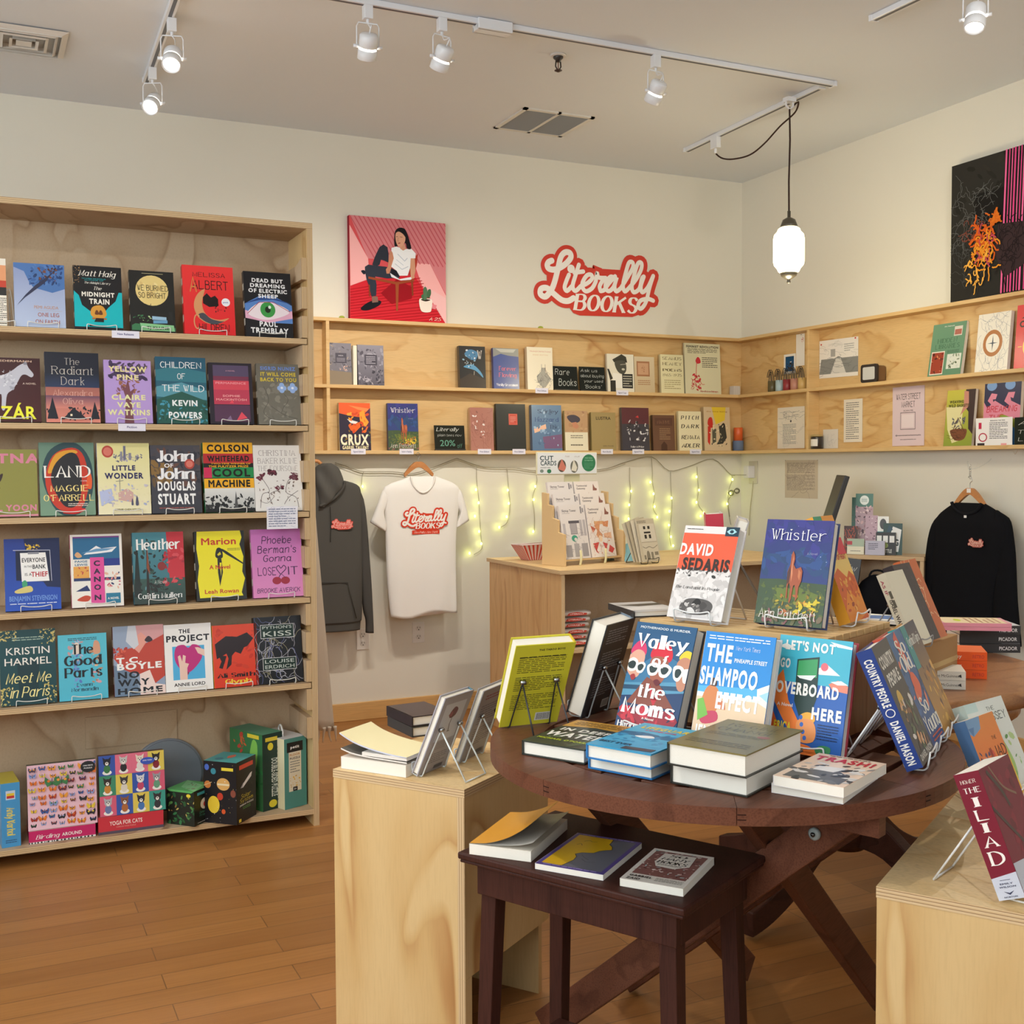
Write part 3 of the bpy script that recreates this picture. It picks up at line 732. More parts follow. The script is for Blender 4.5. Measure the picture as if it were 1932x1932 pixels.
# blanket hanging behind the bookcase
m = MB(); pts = []
for i in range(25):
    v = i/24; z = 1.43-v*1.14
    row = []
    for j in range(11):
        u = j/10; row.append((u*(.10+.09*v)-.06, -.004*math.sin(u*9+v*3)-.01*math.sin(u*4), z+.012*math.sin(u*5)*v))
    pts.append(row)
def cloth_sheet(m, pts, col, thick, mat='cloth', colf=None):
    R_, C_ = len(pts), len(pts[0]); n = len(m.v)
    V = [p for row in pts for p in row]; B = [(p[0], p[1]+thick, p[2]) for p in V]
    fs = []; N = R_*C_
    for i in range(R_-1):
        for j in range(C_-1):
            a = i*C_+j; fs += [(a, a+C_, a+C_+1, a+1), (N+a, N+a+1, N+a+C_+1, N+a+C_)]
    for i in range(R_-1): fs += [(i*C_, N+i*C_, N+(i+1)*C_, (i+1)*C_), (i*C_+C_-1, (i+1)*C_+C_-1, N+(i+1)*C_+C_-1, N+i*C_+C_-1)]
    for j in range(C_-1): fs += [(j, j+1, N+j+1, N+j), ((R_-1)*C_+j, N+(R_-1)*C_+j, N+(R_-1)*C_+j+1, (R_-1)*C_+j+1)]
    m.mesh(V+B, fs, col, mat, True)
r = empty('throw_blanket', (BX+.04, BY+BD+.06, 0), 0, 'beige throw blanket with fringe hanging behind the bookcase', 'blanket')
cloth_sheet(m, pts, 'cdbfae', .006); m.build('fabric', r)
m = MB(); rnd = random.Random(4)
for i in range(9):
    x = -.06+i*.0235; m.tube(smooth([(x, 0, .3), (x+rnd.uniform(-.004, .004), .0, .27), (x+rnd.uniform(-.008, .008), 0, .235)], 3), .009, 'd6c9b8', 'cloth', 5, r2=.0015)
m.build('fringe', r)
m = MB()
for i in range(13):
    z = .38+i*.085; y0 = -.0165
    m.tube([(-.055+.03*((i) % 2), y0, z), (.0, y0-.003, z+.006), (.0+.002, y0-.002, z+.03), (.05, y0+.004, z+.035)], .0014, 'e2d8ca', 'cloth', 4)
m.build('stitching', r)
# ================================================================ plinths
def plinth(A, B, deep, zt, ang, label, raised=0):
    """A front-left corner, B front-right corner of the top"""
    A, B = Vector(A), Vector(B); w_ = (B-A).length; rz = math.atan2(B.y-A.y, B.x-A.x)
    r = empty('plywood_plinth', (A.x, A.y, 0), rz, label, 'plinth', 'plywood display plinths')
    m = MB(); m.box(0, w_, 0, deep, zt-.02, zt, mat='ply_top', faces={'-y': 'edge_z', '+x': 'edge_z', '-x': 'edge_z', '+y': 'edge_z'}); m.build('top_panel', r)
    m = MB(); m.box(.001, w_-.001-.02, .001, .019, 0, zt-.0205, mat='ply_v'); m.build('front_panel', r)
    m = MB(); m.box(w_-.0205, w_-.001, .0005, deep-.001, raised, zt-.0205, mat='ply_v', faces={'-y': 'edge_x'}); m.build('side_panel', r)
    if raised: m = MB(); m.box(w_-.0205, w_-.001, .0005, .03, 0, raised-.0005, mat='ply_v', faces={'-y': 'edge_x'}); m.build('side_foot', r)
    m = MB(); m.box(.001, .019, .0195, deep-.001, 0, zt-.0205, mat='ply_v'); m.build('side_panel', r)
    m = MB(); m.box(.0195, w_-.021, deep-.019, deep-.001, 0, zt-.0205, mat='ply_v'); m.build('back_panel', r)
    return r
ZP = .65
a, b = at(628, 1451, z=ZP), at(876, 1490, z=ZP)
plL = plinth(a, b, .42, ZP, 0, 'plywood plinth left of the round table, holding open books and easels', .2)
a, b = at(1653, 1672, z=ZP), at(1932, 1725, z=ZP); b = a+(b-a).normalized()*.42
plR = plinth(a, b, .92, ZP, 0, 'plywood plinth at the lower right corner, holding the dark red book')
# ================================================================ round slatted table
TX, TY, TZ, TR = -3.005, -3.995, .80, .4977
r = table = empty('round_table', (TX, TY, 0), math.radians(23.9), 'round dark wood slatted table in the middle, covered with books', 'table')
def arc(r_, a0, a1, n): return [(r_*math.cos(a0+(a1-a0)*i/n), r_*math.sin(a0+(a1-a0)*i/n)) for i in range(n+1)]
j_ = at(1390, 1524, z=TZ); AJ = math.atan2(j_.y-TY, j_.x-TX)-math.radians(23.9)
for k in range(8):
    a0, a1 = AJ+math.radians(k*45+.05), AJ+math.radians(k*45+44.95)
    m = MB(); poly = arc(TR, a0, a1, 12)+arc(TR-.11, a1, a0, 12); m.prism(poly, TZ-.032, TZ, mat='red_wood')
    for zz in (TZ-.012, TZ-.021): m.tube([((TR+.0004)*math.cos(a0+q_*.008), (TR+.0004)*math.sin(a0+q_*.008), zz) for q_ in range(5)], .0012, '2a1510', 'paper', 4)
    m.build('rim_segment', r, bevel=.002)
for k in range(-4, 5):
    y = k*.083; hw = math.sqrt((TR-.112)**2-(abs(y)+.036)**2) if abs(y)+.036 < TR-.112 else 0
    if hw > .04: m = MB(); m.box(-hw, hw, y-.036, y+.036, TZ-.026, TZ-.001, mat='red_wood'); m.build('slat', r, bevel=.0015)
for s in (-1, 1):
    m = MB(); m.box(s*.17-.016, s*.17+.016, -.44, .44, TZ-.078, TZ-.033, mat='red_wood'); m.build('cross_rail', r, bevel=.002)
# crossing legs under the table, in world coordinates relative to the centre
def beam(parent, p, q, w_, t, mat, name='leg', up=(0, 0, 1), bevel=.003):
    p, q = Vector(p), Vector(q); d = (q-p).normalized(); U_ = Vector(up); s_ = d.cross(U_).normalized(); n = s_.cross(d)
    m = MB(); vs = []
    for c in (p, q):
        for a, b in ((-1, -1), (1, -1), (1, 1), (-1, 1)): vs.append(c+s_*a*t/2+n*b*w_/2)
    m.mesh(vs, [(0, 3, 2, 1), (4, 5, 6, 7), (0, 1, 5, 4), (1, 2, 6, 5), (2, 3, 7, 6), (3, 0, 4, 7)], mat=mat)
    return m.build(name, parent, bevel=bevel)
inv = Matrix.Rotation(-math.radians(23.9), 4, 'Z')
def tl(x, y, z): return inv @ Vector((x-TX, y-TY, z))

def tleg(a, b, w_=.075, t=.03):
    beam(r, inv @ Vector(a), inv @ Vector(b), w_, t, 'red_wood', 'leg')
tleg((.071, -.343, .735), (-.217, .412, .03)); tleg((.38, -.2, .735), (.09, .55, .03))
tleg((-.09, -.20, .735), (.62, .16, .03), .07); tleg((-.29, .1, .735), (.42, .46, .03), .07)
u_ = (inv @ Vector((-.217-.071, .412+.343, -.705))).normalized(); dd = u_.cross(Vector((0, 0, 1))).normalized(); q = inv @ Vector((.045, -.275, .672))
if (dd @ (inv @ Vector((-1.4, -2, .3)))) < 0: dd = -dd
m = MB(); m.lathe([(.009, 0), (.0125, .002), (.0125, .008), (.009, .01)], '98a4a4', 'metalpaint', 20, q+dd*.0155, dd)
m.lathe([(.004, .0095), (.005, .013), (.003, .015)], '555', 'chrome', 12, q+dd*.0155, dd); m.build('bolt', r)
# ---------------------------------------------------------------- slatted crate on the table
CZ0, CZ1 = TZ+.0005, 1.03
a, b, c = at(1206, 1168, z=CZ1), at(1562, 1204, z=CZ1), at(1638, 1171, z=CZ1)
X = (b-a); cw = X.length; rz = math.atan2(X.y, X.x); Yl = (c-b).length
r = crate = empty('display_crate', (a.x, a.y, CZ0), rz, 'slatted plywood riser crate standing on the round table', 'crate')
hh = CZ1-CZ0; cd_ = .33
m = MB(); m.box(0, .016, 0, cd_, 0, hh-.0145, mat='ply_v'); m.build('side_panel', r)
m = MB(); m.box(cw-.016, cw, 0, cd_, 0, hh-.0145, mat='oak_ply'); m.build('side_panel', r)
m = MB(); m.box(.0165, cw-.0165, .002, .014, 0, hh-.0145, mat='oak_ply'); m.build('front_panel', r)
m = MB(); m.box(.0165, cw-.0165, cd_-.014, cd_-.002, 0, hh-.0145, mat='oak_ply'); m.build('back_panel', r)
for i in range(9):
    y0 = i*cd_/9; m = MB(); m.box(0, cw, y0+.002, y0+cd_/9-.004, hh-.014, hh, mat='pine'); m.build('slat', r, bevel=.001)
# ================================================================ small dark side table
q = [at(x, y, z=.6) for x, y in ((862.5, 1607), (1290, 1716), (1439, 1611))]
SW, SDp = (q[1]-q[0]).length, (q[2]-q[1]).length; rz = math.atan2(q[1].y-q[0].y, q[1].x-q[0].x)
r = stool = empty('side_table', (q[0].x, q[0].y, 0), rz, 'small dark wood side table in front with three paperbacks on it', 'table')
m = MB(); m.box(0, SW, 0, SDp, .585, .6, mat='dark_stool'); m.build('table_top', r, bevel=.004)
m = MB(); m.box(.004, SW-.004, .004, SDp-.004, .578, .5845, mat='dark_stool'); m.build('moulding', r, bevel=.002)
for x0, x1, y0, y1 in ((.03, SW-.03, .028, .044), (.03, SW-.03, SDp-.044, SDp-.028), (.03, .046, .0445, SDp-.0445), (SW-.046, SW-.03, .0445, SDp-.0445)):
    m = MB(); m.box(x0, x1, y0, y1, .51, .5775, mat='dark_stool'); m.build('apron', r, bevel=.002)
for sx in (0, 1):
    for sy in (0, 1):
        x0 = .056 if not sx else SW-.056; y0 = .056 if not sy else SDp-.056
        ex = x0+(-.02 if not sx else .02); ey = y0+(-.015 if not sy else .015)
        m = MB(); h1, h2 = .016, .021
        vs = [(ex-h1, ey-h1, 0), (ex+h1, ey-h1, 0), (ex+h1, ey+h1, 0), (ex-h1, ey+h1, 0), (x0-h2*.9, y0-h2*.9, .577), (x0+h2*.9, y0-h2*.9, .577), (x0+h2*.9, y0+h2*.9, .577), (x0-h2*.9, y0+h2*.9, .577)]
        m.mesh(vs, [(0, 3, 2, 1), (4, 5, 6, 7), (0, 1, 5, 4), (1, 2, 6, 5), (2, 3, 7, 6), (3, 0, 4, 7)], mat='dark_stool'); m.build('leg', r, bevel=.002)
m = MB(); m.box(.05, SW-.05, .06, SDp-.06, .13, .148, mat='dark_stool'); m.build('lower_shelf', r, bevel=.003)
# ================================================================ second table behind, with turned pedestal
QX, QY, QZ, QR = -1.95, -3.2, .76, .6
r = table2 = empty('pedestal_table', (QX, QY, 0), 0, 'round oak pedestal table behind at the right, stacked with paperbacks', 'table')
m = MB(); m.lathe([(QR-.04, QZ-.045), (QR-.006, QZ-.043), (QR+.002, QZ-.03), (QR, QZ-.012), (QR-.01, QZ-.002), (QR-.02, QZ)], 'fff', 'table_oak', 72); m.build('table_top', r)
m = MB(); m.lathe([(QR-.09, QZ-.11), (QR-.08, QZ-.0455)], 'fff', 'table_oak', 48); m.build('apron', r)
m = MB(); m.lathe([(.06, .17), (.075, .2), (.085, .25), (.075, .3), (.05, .32), (.062, .33), (.056, .36), (.052, .5), (.055, .6), (.07, .62), (.075, .649)], 'fff', 'dark_wood', 28); m.build('pedestal', r)
for k in range(4):
    a0 = math.radians(15+90*k); d = Vector((math.cos(a0), math.sin(a0), 0))
    m = MB(); P_ = smooth([(.05, .24), (.15, .22), (.28, .13), (.4, .075), (.5, .05)], 4); s_ = Vector((-d.y, d.x, 0))*.024; vs = []
    for i, (u, z) in enumerate(P_):
        hgt = .055-.02*i/len(P_); z = max(z, hgt+.001)
        for sg, dz in ((-1, -hgt), (1, -hgt), (1, hgt), (-1, hgt)): vs.append(d*u+s_*sg+Vector((0, 0, z+dz)))
    n = len(P_); fs = [(0, 1, 2, 3), tuple(4*(n-1)+j for j in (3, 2, 1, 0))]
    for i in range(n-1):
        for j in range(4): fs.append((4*i+j, 4*(i+1)+j, 4*(i+1)+(j+1) % 4, 4*i+(j+1) % 4))
    m.mesh(vs, fs, mat='dark_wood'); m.build('foot', r, bevel=.004, fixn=True)
# ================================================================ sales counter
CX0, CX1, CYF, CYB, CZ = -1.955, -.42, -1.25, -.41, .9
r = counter = empty('sales_counter', (CX0, CYF, 0), 0, 'plywood sales counter with an open front shelf holding bagged shirts', 'counter')
def cb(name, x0, x1, y0, y1, z0, z1, mat, faces=None):
    m = MB(); m.box(x0-CX0, x1-CX0, y0-CYF, y1-CYF, z0, z1, mat=mat, faces=faces); return m.build(name, r, bevel=.001)
ed = {'-y': 'edge_z', '-x': 'edge_z', '+x': 'edge_z'}
cb('counter_top', CX0-.015, CX1, CYF-.015, CYB, CZ-.019, CZ, 'ply_top', ed)
cb('side_panel', CX0, CX0+.019, CYF, CYB-.005, 0, CZ-.0195, 'oak_ply', {'-y': 'edge_x'})
cb('side_panel', CX1-.03, CX1-.011, CYF, CYB-.005, 0, CZ-.0195, 'oak_ply', {'-y': 'edge_x'})
cb('back_panel', CX0+.02, CX1-.031, CYF+.42, CYF+.435, 0, CZ-.0195, 'ply_back')
cb('shelf', CX0+.02, CX1-.031, CYF+.004, CYF+.419, .5, .518, 'ply_back', {'-y': 'edge_z'})
cb('shelf', CX0+.02, CX1-.031, CYF+.004, CYF+.419, .08, .098, 'ply_back', {'-y': 'edge_z'})
# right-hand wing of the counter against the right wall
a, b = at(1590, 1046, z=.93), at(1744, 1051, z=.93)
X = b-a; X.z = 0; wl = X.length; rz = math.atan2(X.y, X.x)
r = wing = empty('counter_wing', (a.x, a.y, 0), rz, 'low open cabinet at the right wall behind the tables, holding leaflets', 'cabinet')
def wb(name, x0, x1, y0, y1, z0, z1, mat='ply_back', faces=None):
    m = MB(); m.box(x0, x1, y0, y1, z0, z1, mat=mat, faces=faces); return m.build(name, r, bevel=.001)
e0 = -.22
wb('counter_top', e0, wl, 0, .2, .908, .93, 'ply_back', {'-y': 'edge_z', '+x': 'edge_z'})
wb('side_panel', wl-.021, wl-.002, .002, .19, 0, .9075, 'ply_back', {'-y': 'edge_x'})
wb('side_panel', e0+.001, e0+.02, .002, .19, 0, .9075, 'ply_back')
wb('back_panel', e0+.021, wl-.022, .175, .19, 0, .9075, 'ply_back'); wb('shelf', e0+.021, wl-.022, .003, .174, .55, .568, 'ply_back', {'-y': 'edge_z'})
# ================================================================ books on the tall bookcase
ART = {}
ART['stripe'] = """R f0e8d8 0 0 1 1
R e8a070 0 .6 1 .3
R c8402a 0 .55 1 .12
R 22201e 0 .45 1 .12
G 22201e .4 .02 .6 .4 14"""
ART['leg'] = """R b9c6e0 0 0 1 1 8f9cc4
P 4d77b4 0,1 0,.93 .2,.87 .3,.7 .38,.62 .75,.55 1,.62 1,1
J 60 .3 .68 .65 .3 .07 2f4a80 3f66a4 28406e 5580bd
J 26 .45 .74 .4 .2 .05 2e2a36 5a3a34 7a4a3a
P 2f3450 .05,.33 .2,.45 .6,.7 .8,.9 .62,.78 .42,.66 .22,.5 .08,.36
T N c89a80 .62 .315 .48 .05 PEMI AGUDA
R c8b0a0 .45 .26 .48 .004
T N b06a5a .66 .2 .42 .065 ONE LEG
T N b06a5a .64 .09 .48 .065 ON EARTH"""
ART['midnight'] = """R 1c1a1c 0 0 1 1
P 0fb8c0 0,.04 1,.04 1,.6 .93,.6 .86,.46 .7,.35 .58,.24 .42,.24 .3,.3 .16,.38 .1,.53 0,.6
J 30 0 .7 .14 .3 .018 8a6a4a b08a5a
O d89a3a .33,.24 .36,.34 .46,.38 .56,.38 .63,.33 .66,.24 .58,.18 .42,.18
O 6a3a1a .42,.24 .44,.3 .48,.3 .5,.24
O 6a3a1a .5,.24 .52,.3 .56,.3 .58,.24
R b06a2a .36 .16 .3 .025
P 1c1a1c .4,.12 .44,.18 .6,.18 .6,.12
T C f4efe2 .5 .885 .78 .085 Matt Haig
T N 19b4bc .42 .8 .5 .016 THE NUMBER ONE BESTSELLER
T N 19b4bc .42 .775 .4 .016 AUTHOR OF
T C f4efe2 .5 .735 .54 .032 The Midnight Library
T C f4efe2 .5 .65 .16 .05 The
T X f4efe2 .5 .555 .68 .07 MIDNIGHT
T X f4efe2 .52 .445 .42 .08 TRAIN
R 101018 .3 .05 .35 .02"""
ART['bright'] = """R 22221f 0 0 1 1
E e8cf86 .5 .68 .37 .25
J 30 .25 .55 .5 .25 .06 f0dc9a dfc07a e4ca88
L 22221f .012 .46,.46 .44,.38 .5,.35
T D 1a1a18 .52 .72 .7 .085 WE BURNED
T D 1a1a18 .5 .6 .62 .085 SO BRIGHT
R d8cfa0 .28 .955 .48 .006
P 9cc0d8 .48,.2 .8,.2 .8,.25 .48,.26
P 6aa0c4 .5,.14 .82,.15 .82,.2 .5,.19
P 3f7a52 .02,.02 1,.02 1,.08 .1,.13 .02,.1
P 8cc890 .2,.14 .96,.12 .98,.02 .24,.02
T B 2a3a2a .6 .07 .5 .05 TJ KLUNE
P 2a2a28 .84,.2 .94,.2 .93,.34 .86,.34
J 20 .05 .18 .4 .1 .03 3f7a52 5a8a5a c8e0a0"""
ART['albert'] = """R e2272c 0 0 1 1 ee3a38
T D 4a1a1a .52 .87 .64 .06 MELISSA
T D 3a1818 .54 .72 .7 .12 ALBERT
T D d88a4a .2 .72 .14 .2 A
O d89a68 .42,.66 .3,.6 .22,.5 .2,.38 .27,.25 .42,.17 .6,.15 .76,.19 .88,.25 .7,.22 .52,.24 .4,.32 .36,.45 .4,.58
O 4a4a52 .27,.27 .42,.18 .6,.15 .78,.2 .7,.2 .52,.23 .38,.31
P 1e1414 .38,.45 .38,.54 .46,.6 .54,.54 .62,.57 .68,.52 .68,.42 .5,.4
J 14 .6 .33 .25 .12 .025 1e1414
E f0f0f4 .83 .48 .085 .06
T B 4a70b0 .83 .48 .11 .02 pick
T D d89a68 .24 .18 .12 .2 C
T D 2a1414 .58 .1 .6 .1 HILDREN"""
ART['sheep'] = """R 1b1b1f 0 0 1 1
P 5a86c8 0,.3 0,.5 .3,.62 .6,.64 1,.5 1,.22 .6,.22 .3,.24
P e8b0c8 0,.28 0,.4 .5,.3 1,.42 1,.3 .5,.22
P 2a4a8a 0,.5 .3,.6 .6,.62 1,.52 .6,.58 .3,.56
O f2e4ea .05,.36 .3,.52 .6,.53 .95,.4 .6,.28 .3,.27
E 3f9a4a .48 .42 .16 .12
E 1a2a1a .48 .42 .06 .05
E e8f4e8 .52 .46 .03 .025
L b02a4a .012 .05,.35 .3,.53 .6,.54 .95,.4
T X f2f2f2 .5 .87 .66 .058 DEAD BUT
T X f2f2f2 .5 .79 .74 .058 DREAMING
T X f2f2f2 .5 .71 .82 .058 OF ELECTRIC
T X f2f2f2 .5 .63 .42 .058 SHEEP
T X f2f2f2 .48 .2 .38 .075 PAUL
T X f2f2f2 .5 .1 .8 .08 TREMBLAY"""
ART['horse'] = """R 4a1d1e 0 0 1 1 3a1418
O c2c2cc -.1,.7 .3,.72 .5,.8 .62,.88 .74,.92 .8,.84 .88,.75 .84,.7 .74,.74 .66,.72 .58,.6 .5,.5 .4,.42 .36,.2 .3,.2 .3,.42 .2,.4 -.1,.42
J 40 0 .5 .6 .3 .04 d8d8de a4a4b0 b6b6c0
O 8a8a96 .7,.9 .74,.96 .77,.9
T B d8b8a0 .35 .95 1.0 .03 NELIO BIEDERMANN
T N e0c8b8 .8 .6 .24 .03 A NOVEL
T B f2ee3c .42 .15 .98 .2 LÁZÁR"""
ART['radiant'] = """R e08a78 0 0 1 1 1a1e2c
P 1e2230 0,.66 1,.64 1,1 0,1
R 2c3a5a 0 .5 1 .2 1e2432
R d88878 0 .2 1 .18 6a4a60
J 40 0 .02 1 .2 .05 20232c 262a34
P 20232c .3,.05 .42,.14 .5,.21 .62,.14 .75,.05
P 20232c .02,.05 .12,.36 .22,.05
P 20232c .82,.05 .9,.3 .99,.05
R f0e0c0 .44 .09 .04 .03
T s c8c2ba .5 .87 .28 .09 The
T s c8c2ba .5 .74 .78 .11 Radiant
T s c8c2ba .5 .59 .44 .11 Dark
T s e0b0a0 .5 .42 .74 .08 Alexandra
T s e0b0a0 .5 .3 .38 .08 Oliva"""
ART['pine'] = """R b79ad6 0 0 1 1
J 60 .12 .7 .76 .25 .09 4a3a5a 3f3250 5c4a62
J 30 .25 .35 .5 .35 .06 8a5a6a a06a50
P 7a4a52 .4,.0 .44,.4 .36,.6 .44,.56 .5,.7 .54,.5 .64,.56 .55,.38 .6,0
T X e8dca0 .5 .86 .82 .085 YELLOW
T X e8dca0 .5 .73 .46 .08 PINE
T X e8e4a8 .5 .41 .72 .08 CLAIRE
T X e8e4a8 .5 .29 .5 .08 VAYE
T X e8e4a8 .5 .17 .9 .085 WATKINS"""
ART['wild'] = """R 2f6a78 0 0 1 1 2a5a72
P 3a7a88 0,.8 .4,.86 1,.78 1,.62 0,.64
P 5a98a8 0,.55 .5,.62 1,.5 1,.36 0,.4
P 2a5a50 0,.36 .5,.48 1,.34 1,0 0,0
J 60 0 .02 1 .34 .06 2a6058 3a8a98 234c44 4a9ab4
T D f0f4f4 .5 .88 .82 .085 CHILDREN
T D f0f4f4 .5 .71 .16 .08 OF
T D f0f4f4 .53 .53 .84 .09 THE WILD
T X f0f4f4 .55 .31 .5 .085 KEVIN
T X f0f4f4 .55 .13 .66 .09 POWERS"""
ART['perm'] = """R 2c2630 0 0 1 1
R 5a4c68 .1 .76 .82 .2
R 7a3a52 .1 .7 .82 .08
R d84a5a .1 .56 .82 .15
R c04058 .1 .32 .82 .24
R 5a3a54 .1 .04 .82 .27
T N d8a0b0 .5 .87 .22 .02 A NOVEL
T B f09aa0 .5 .67 .7 .035 PERMANENCE
T B f0a8a8 .5 .46 .4 .035 SOPHIE
T B f0a8a8 .5 .4 .7 .035 MACKINTOSH
P e85060 .45,.34 .55,.34 .52,.4
P e85060 .6,.06 .85,.1 .72,.2
P 8a7090 .36,.06 .5,.06 .46,.14"""
ART['nunez'] = """R 787468 0 0 1 1 6f6b60
J 50 .1 .05 .8 .6 .1 807c70 706c62 8a8678
l 55524a .01 .15,.62 .25,.4 .12,.2 .3,.08
l 55524a .01 .62,.5 .7,.42 .66,.34 .6,.3 .52,.18
l 5a564c .012 .3,.3 .6,.16 .9,.1
T X 6f8fd0 .5 .925 .82 .06 SIGRID NUNEZ
T X d8c040 .5 .83 .82 .06 IT WILL COME
T X d8c040 .5 .74 .84 .06 BACK TO YOU
E 9ab8e8 .52 .6 .06 .04
E 9ab8e8 .62 .6 .06 .04
E 9ab8e8 .57 .65 .06 .04
E 9ab8e8 .57 .56 .06 .04
E e8f0ff .57 .605 .03 .02
E 9ab8e8 .76 .6 .06 .04
E 9ab8e8 .88 .6 .06 .04
E 9ab8e8 .82 .65 .06 .04
E 9ab8e8 .82 .56 .06 .04
E e8f0ff .82 .605 .03 .02"""
ART['etna'] = """R 8f8c44 0 0 1 1
T X d8849a .55 .87 1.0 .14 ETNA
O 3a2a28 -.1,.5 .2,.58 .35,.64 .3,.52 .2,.5 .3,.42 .1,.46 -.1,.4
T X d8849a .42 .13 1.1 .09 PAUL YOON
R e090a0 0 0 1 .03"""
ART['land'] = """R 7a9a80 0 0 1 1 6a8a78
O 2e4a50 .05,.5 .15,.85 .45,1 .75,.96 .95,.7 .95,.3 .7,.02 .3,.05
O c83c28 .1,.5 .25,.82 .6,.93 .82,.8 .88,.4 .72,.08 .4,.06 .2,.2
O e0a030 .15,.6 .3,.84 .6,.9 .7,.86 .5,.8 .25,.6
O 28282c .2,.5 .3,.72 .55,.86 .72,.78 .76,.4 .66,.14 .45,.12 .3,.28
O d82c24 .4,.04 .6,.1 .82,.08 .66,.02 .5,.02
O e86030 .84,.4 .9,.6 .95,.5 .93,.36
T S f4f0e8 .5 .6 .86 .15 LAND
T N f4f0e8 .8 .47 .12 .014 A NOVEL
T S f0dc8a .53 .37 .7 .08 MAGGIE
T S f0dc8a .52 .24 .92 .08 O'FARRELL
G e8e0d0 .5 .12 .36 .05 2"""
ART['wonder'] = """R efe6c0 0 0 1 1 e4dd98
E b8483c .2 .88 .11 .085
E d87868 .2 .88 .08 .06
J 60 .3 .74 .55 .1 .03 8a8898 6c6c80 b0a8b8
R 707088 .5 .76 .045 .2
R 8a8898 .44 .76 .04 .12
R 8a8898 .6 .76 .05 .1
T X 27245c .5 .65 .44 .07 LITTLE
T X 27245c .5 .54 .74 .08 WONDER
P b8c0e0 .02,.32 .25,.36 .3,.2 .05,.12
P d0a8a0 .38,.3 .55,.36 .66,.3 .66,.16 .38,.2
J 60 .05 .12 .9 .3 .04 e8d8c0 a8b0d0 c8c0c8 e8e0b0
L 6a6a80 .008 .41,.32 .41,.5
L 6a6a80 .008 .34,.46 .48,.47
O 50506a .62,.13 .64,.22 .66,.13
O 50506a .7,.13 .73,.26 .76,.13
T B 7a7440 .55 .065 .5 .024 SOPHIE CHEN KELLER"""
ART['john'] = """R 3a3a42 0 0 1 1 4a4850
J 70 0 .3 1 .65 .14 4a4448 33333c 6a4a40 504c50 3c3c46
J 24 0 .45 .4 .3 .12 8a6a3a 6a5438
T Z f0f0f2 .5 .84 .76 .15 John
T B f0f0f2 .36 .7 .18 .06 OF
T Z f0f0f2 .5 .58 .76 .15 John
E b8483c .78 .72 .1 .075
E d87868 .78 .72 .07 .05
T X f6f6f4 .5 .4 .76 .13 DOUGLAS
T X f6f6f4 .5 .21 .76 .15 STUART
G b05a50 .14 .06 .7 .03 1"""
ART['cool'] = """R 151515 0 0 1 1
R f0b020 0 .84 1 .16
R b82a30 0 .7 1 .14
R 1e8a4a 0 .49 1 .15
R d02a58 0 .49 .16 .15
R f0b020 0 .34 1 .14
R b8b8b4 0 .05 1 .29 e0e0dc
J 80 0 .03 1 .2 .06 202020 3a3a3a 181818
P 505050 .58,.05 .62,.3 .66,.05
T X 15120c .5 .92 .84 .1 COLSON
T X 15120c .5 .77 .84 .08 WHITEHEAD
T B f0b020 .55 .695 .8 .022 TWO-TIME WINNER OF
T B f0b020 .5 .655 .8 .03 THE PULITZER PRIZE
T X 15120c .55 .565 .76 .11 COOL
T X 15120c .5 .41 .84 .1 MACHINE"""
ART['foursome'] = """R e8e4de 0 0 1 1
T s 8a7e7a .5 .88 .78 .08 CHRISTINA
T s 8a7e7a .5 .76 .84 .08 BAKER KLINE
T s 8a7e7a .5 .645 .84 .075 THE FOURSOME
l 5a4a4a .01 .1,.05 .15,.25 .3,.3 .2,.45 .15,.5
l 5a4a4a .01 .35,.1 .3,.25 .5,.32 .55,.4
l 5a4a4a .01 .9,.05 .85,.2 .65,.28 .7,.45 .8,.5
l 5a4a4a .01 .6,.1 .7,.2 .9,.3
l 5a4a4a .008 .1,.15 .25,.12 .4,.22
J 12 .08 .48 .14 .08 .07 5a2630 703040
J 12 .3 .54 .16 .07 .07 4a2026 703040
J 14 .74 .48 .16 .1 .07 5a2630 6c3a48
J 8 .44 .32 .14 .06 .05 4a2026 703040
J 40 .08 .1 .85 .4 .03 7a6a60 6a5a54 8a7a70"""
ART['bank'] = """R 1f4fb8 0 0 1 1 243a8a
P 17224e .35,1 1,1 1,.3 .75,.32 .4,.7
J 24 .38 .84 .25 .08 .03 e8c83a d8b030 c8a028
P 10183a .2,.84 .82,.82 .84,.38 .2,.42
L c8c8d8 .012 .16,.84 .82,.83
L c8c8d8 .01 .82,.83 .84,.4
P f4f2ee .28,.8 .74,.8 .8,.4 .3,.4
P 8a8a92 .42,.78 .62,.78 .62,.81 .42,.81
T B 222226 .52 .7 .42 .06 EVERYONE
T N 222226 .42 .61 .14 .03 IN THIS
T B 222226 .62 .605 .24 .06 BANK
T N 222226 .42 .5 .12 .04 IS A
T B b8202a .62 .5 .3 .07 THIEF
O 3fa070 .3,.38 .36,.42 .4,.36 .34,.28
O d8c878 .18,.28 .44,.34 .48,.26 .22,.24
T B 6f98e0 .5 .17 .86 .07 BENJAMIN STEVENSON
G d8e0f0 .08 .08 .85 .03 1"""
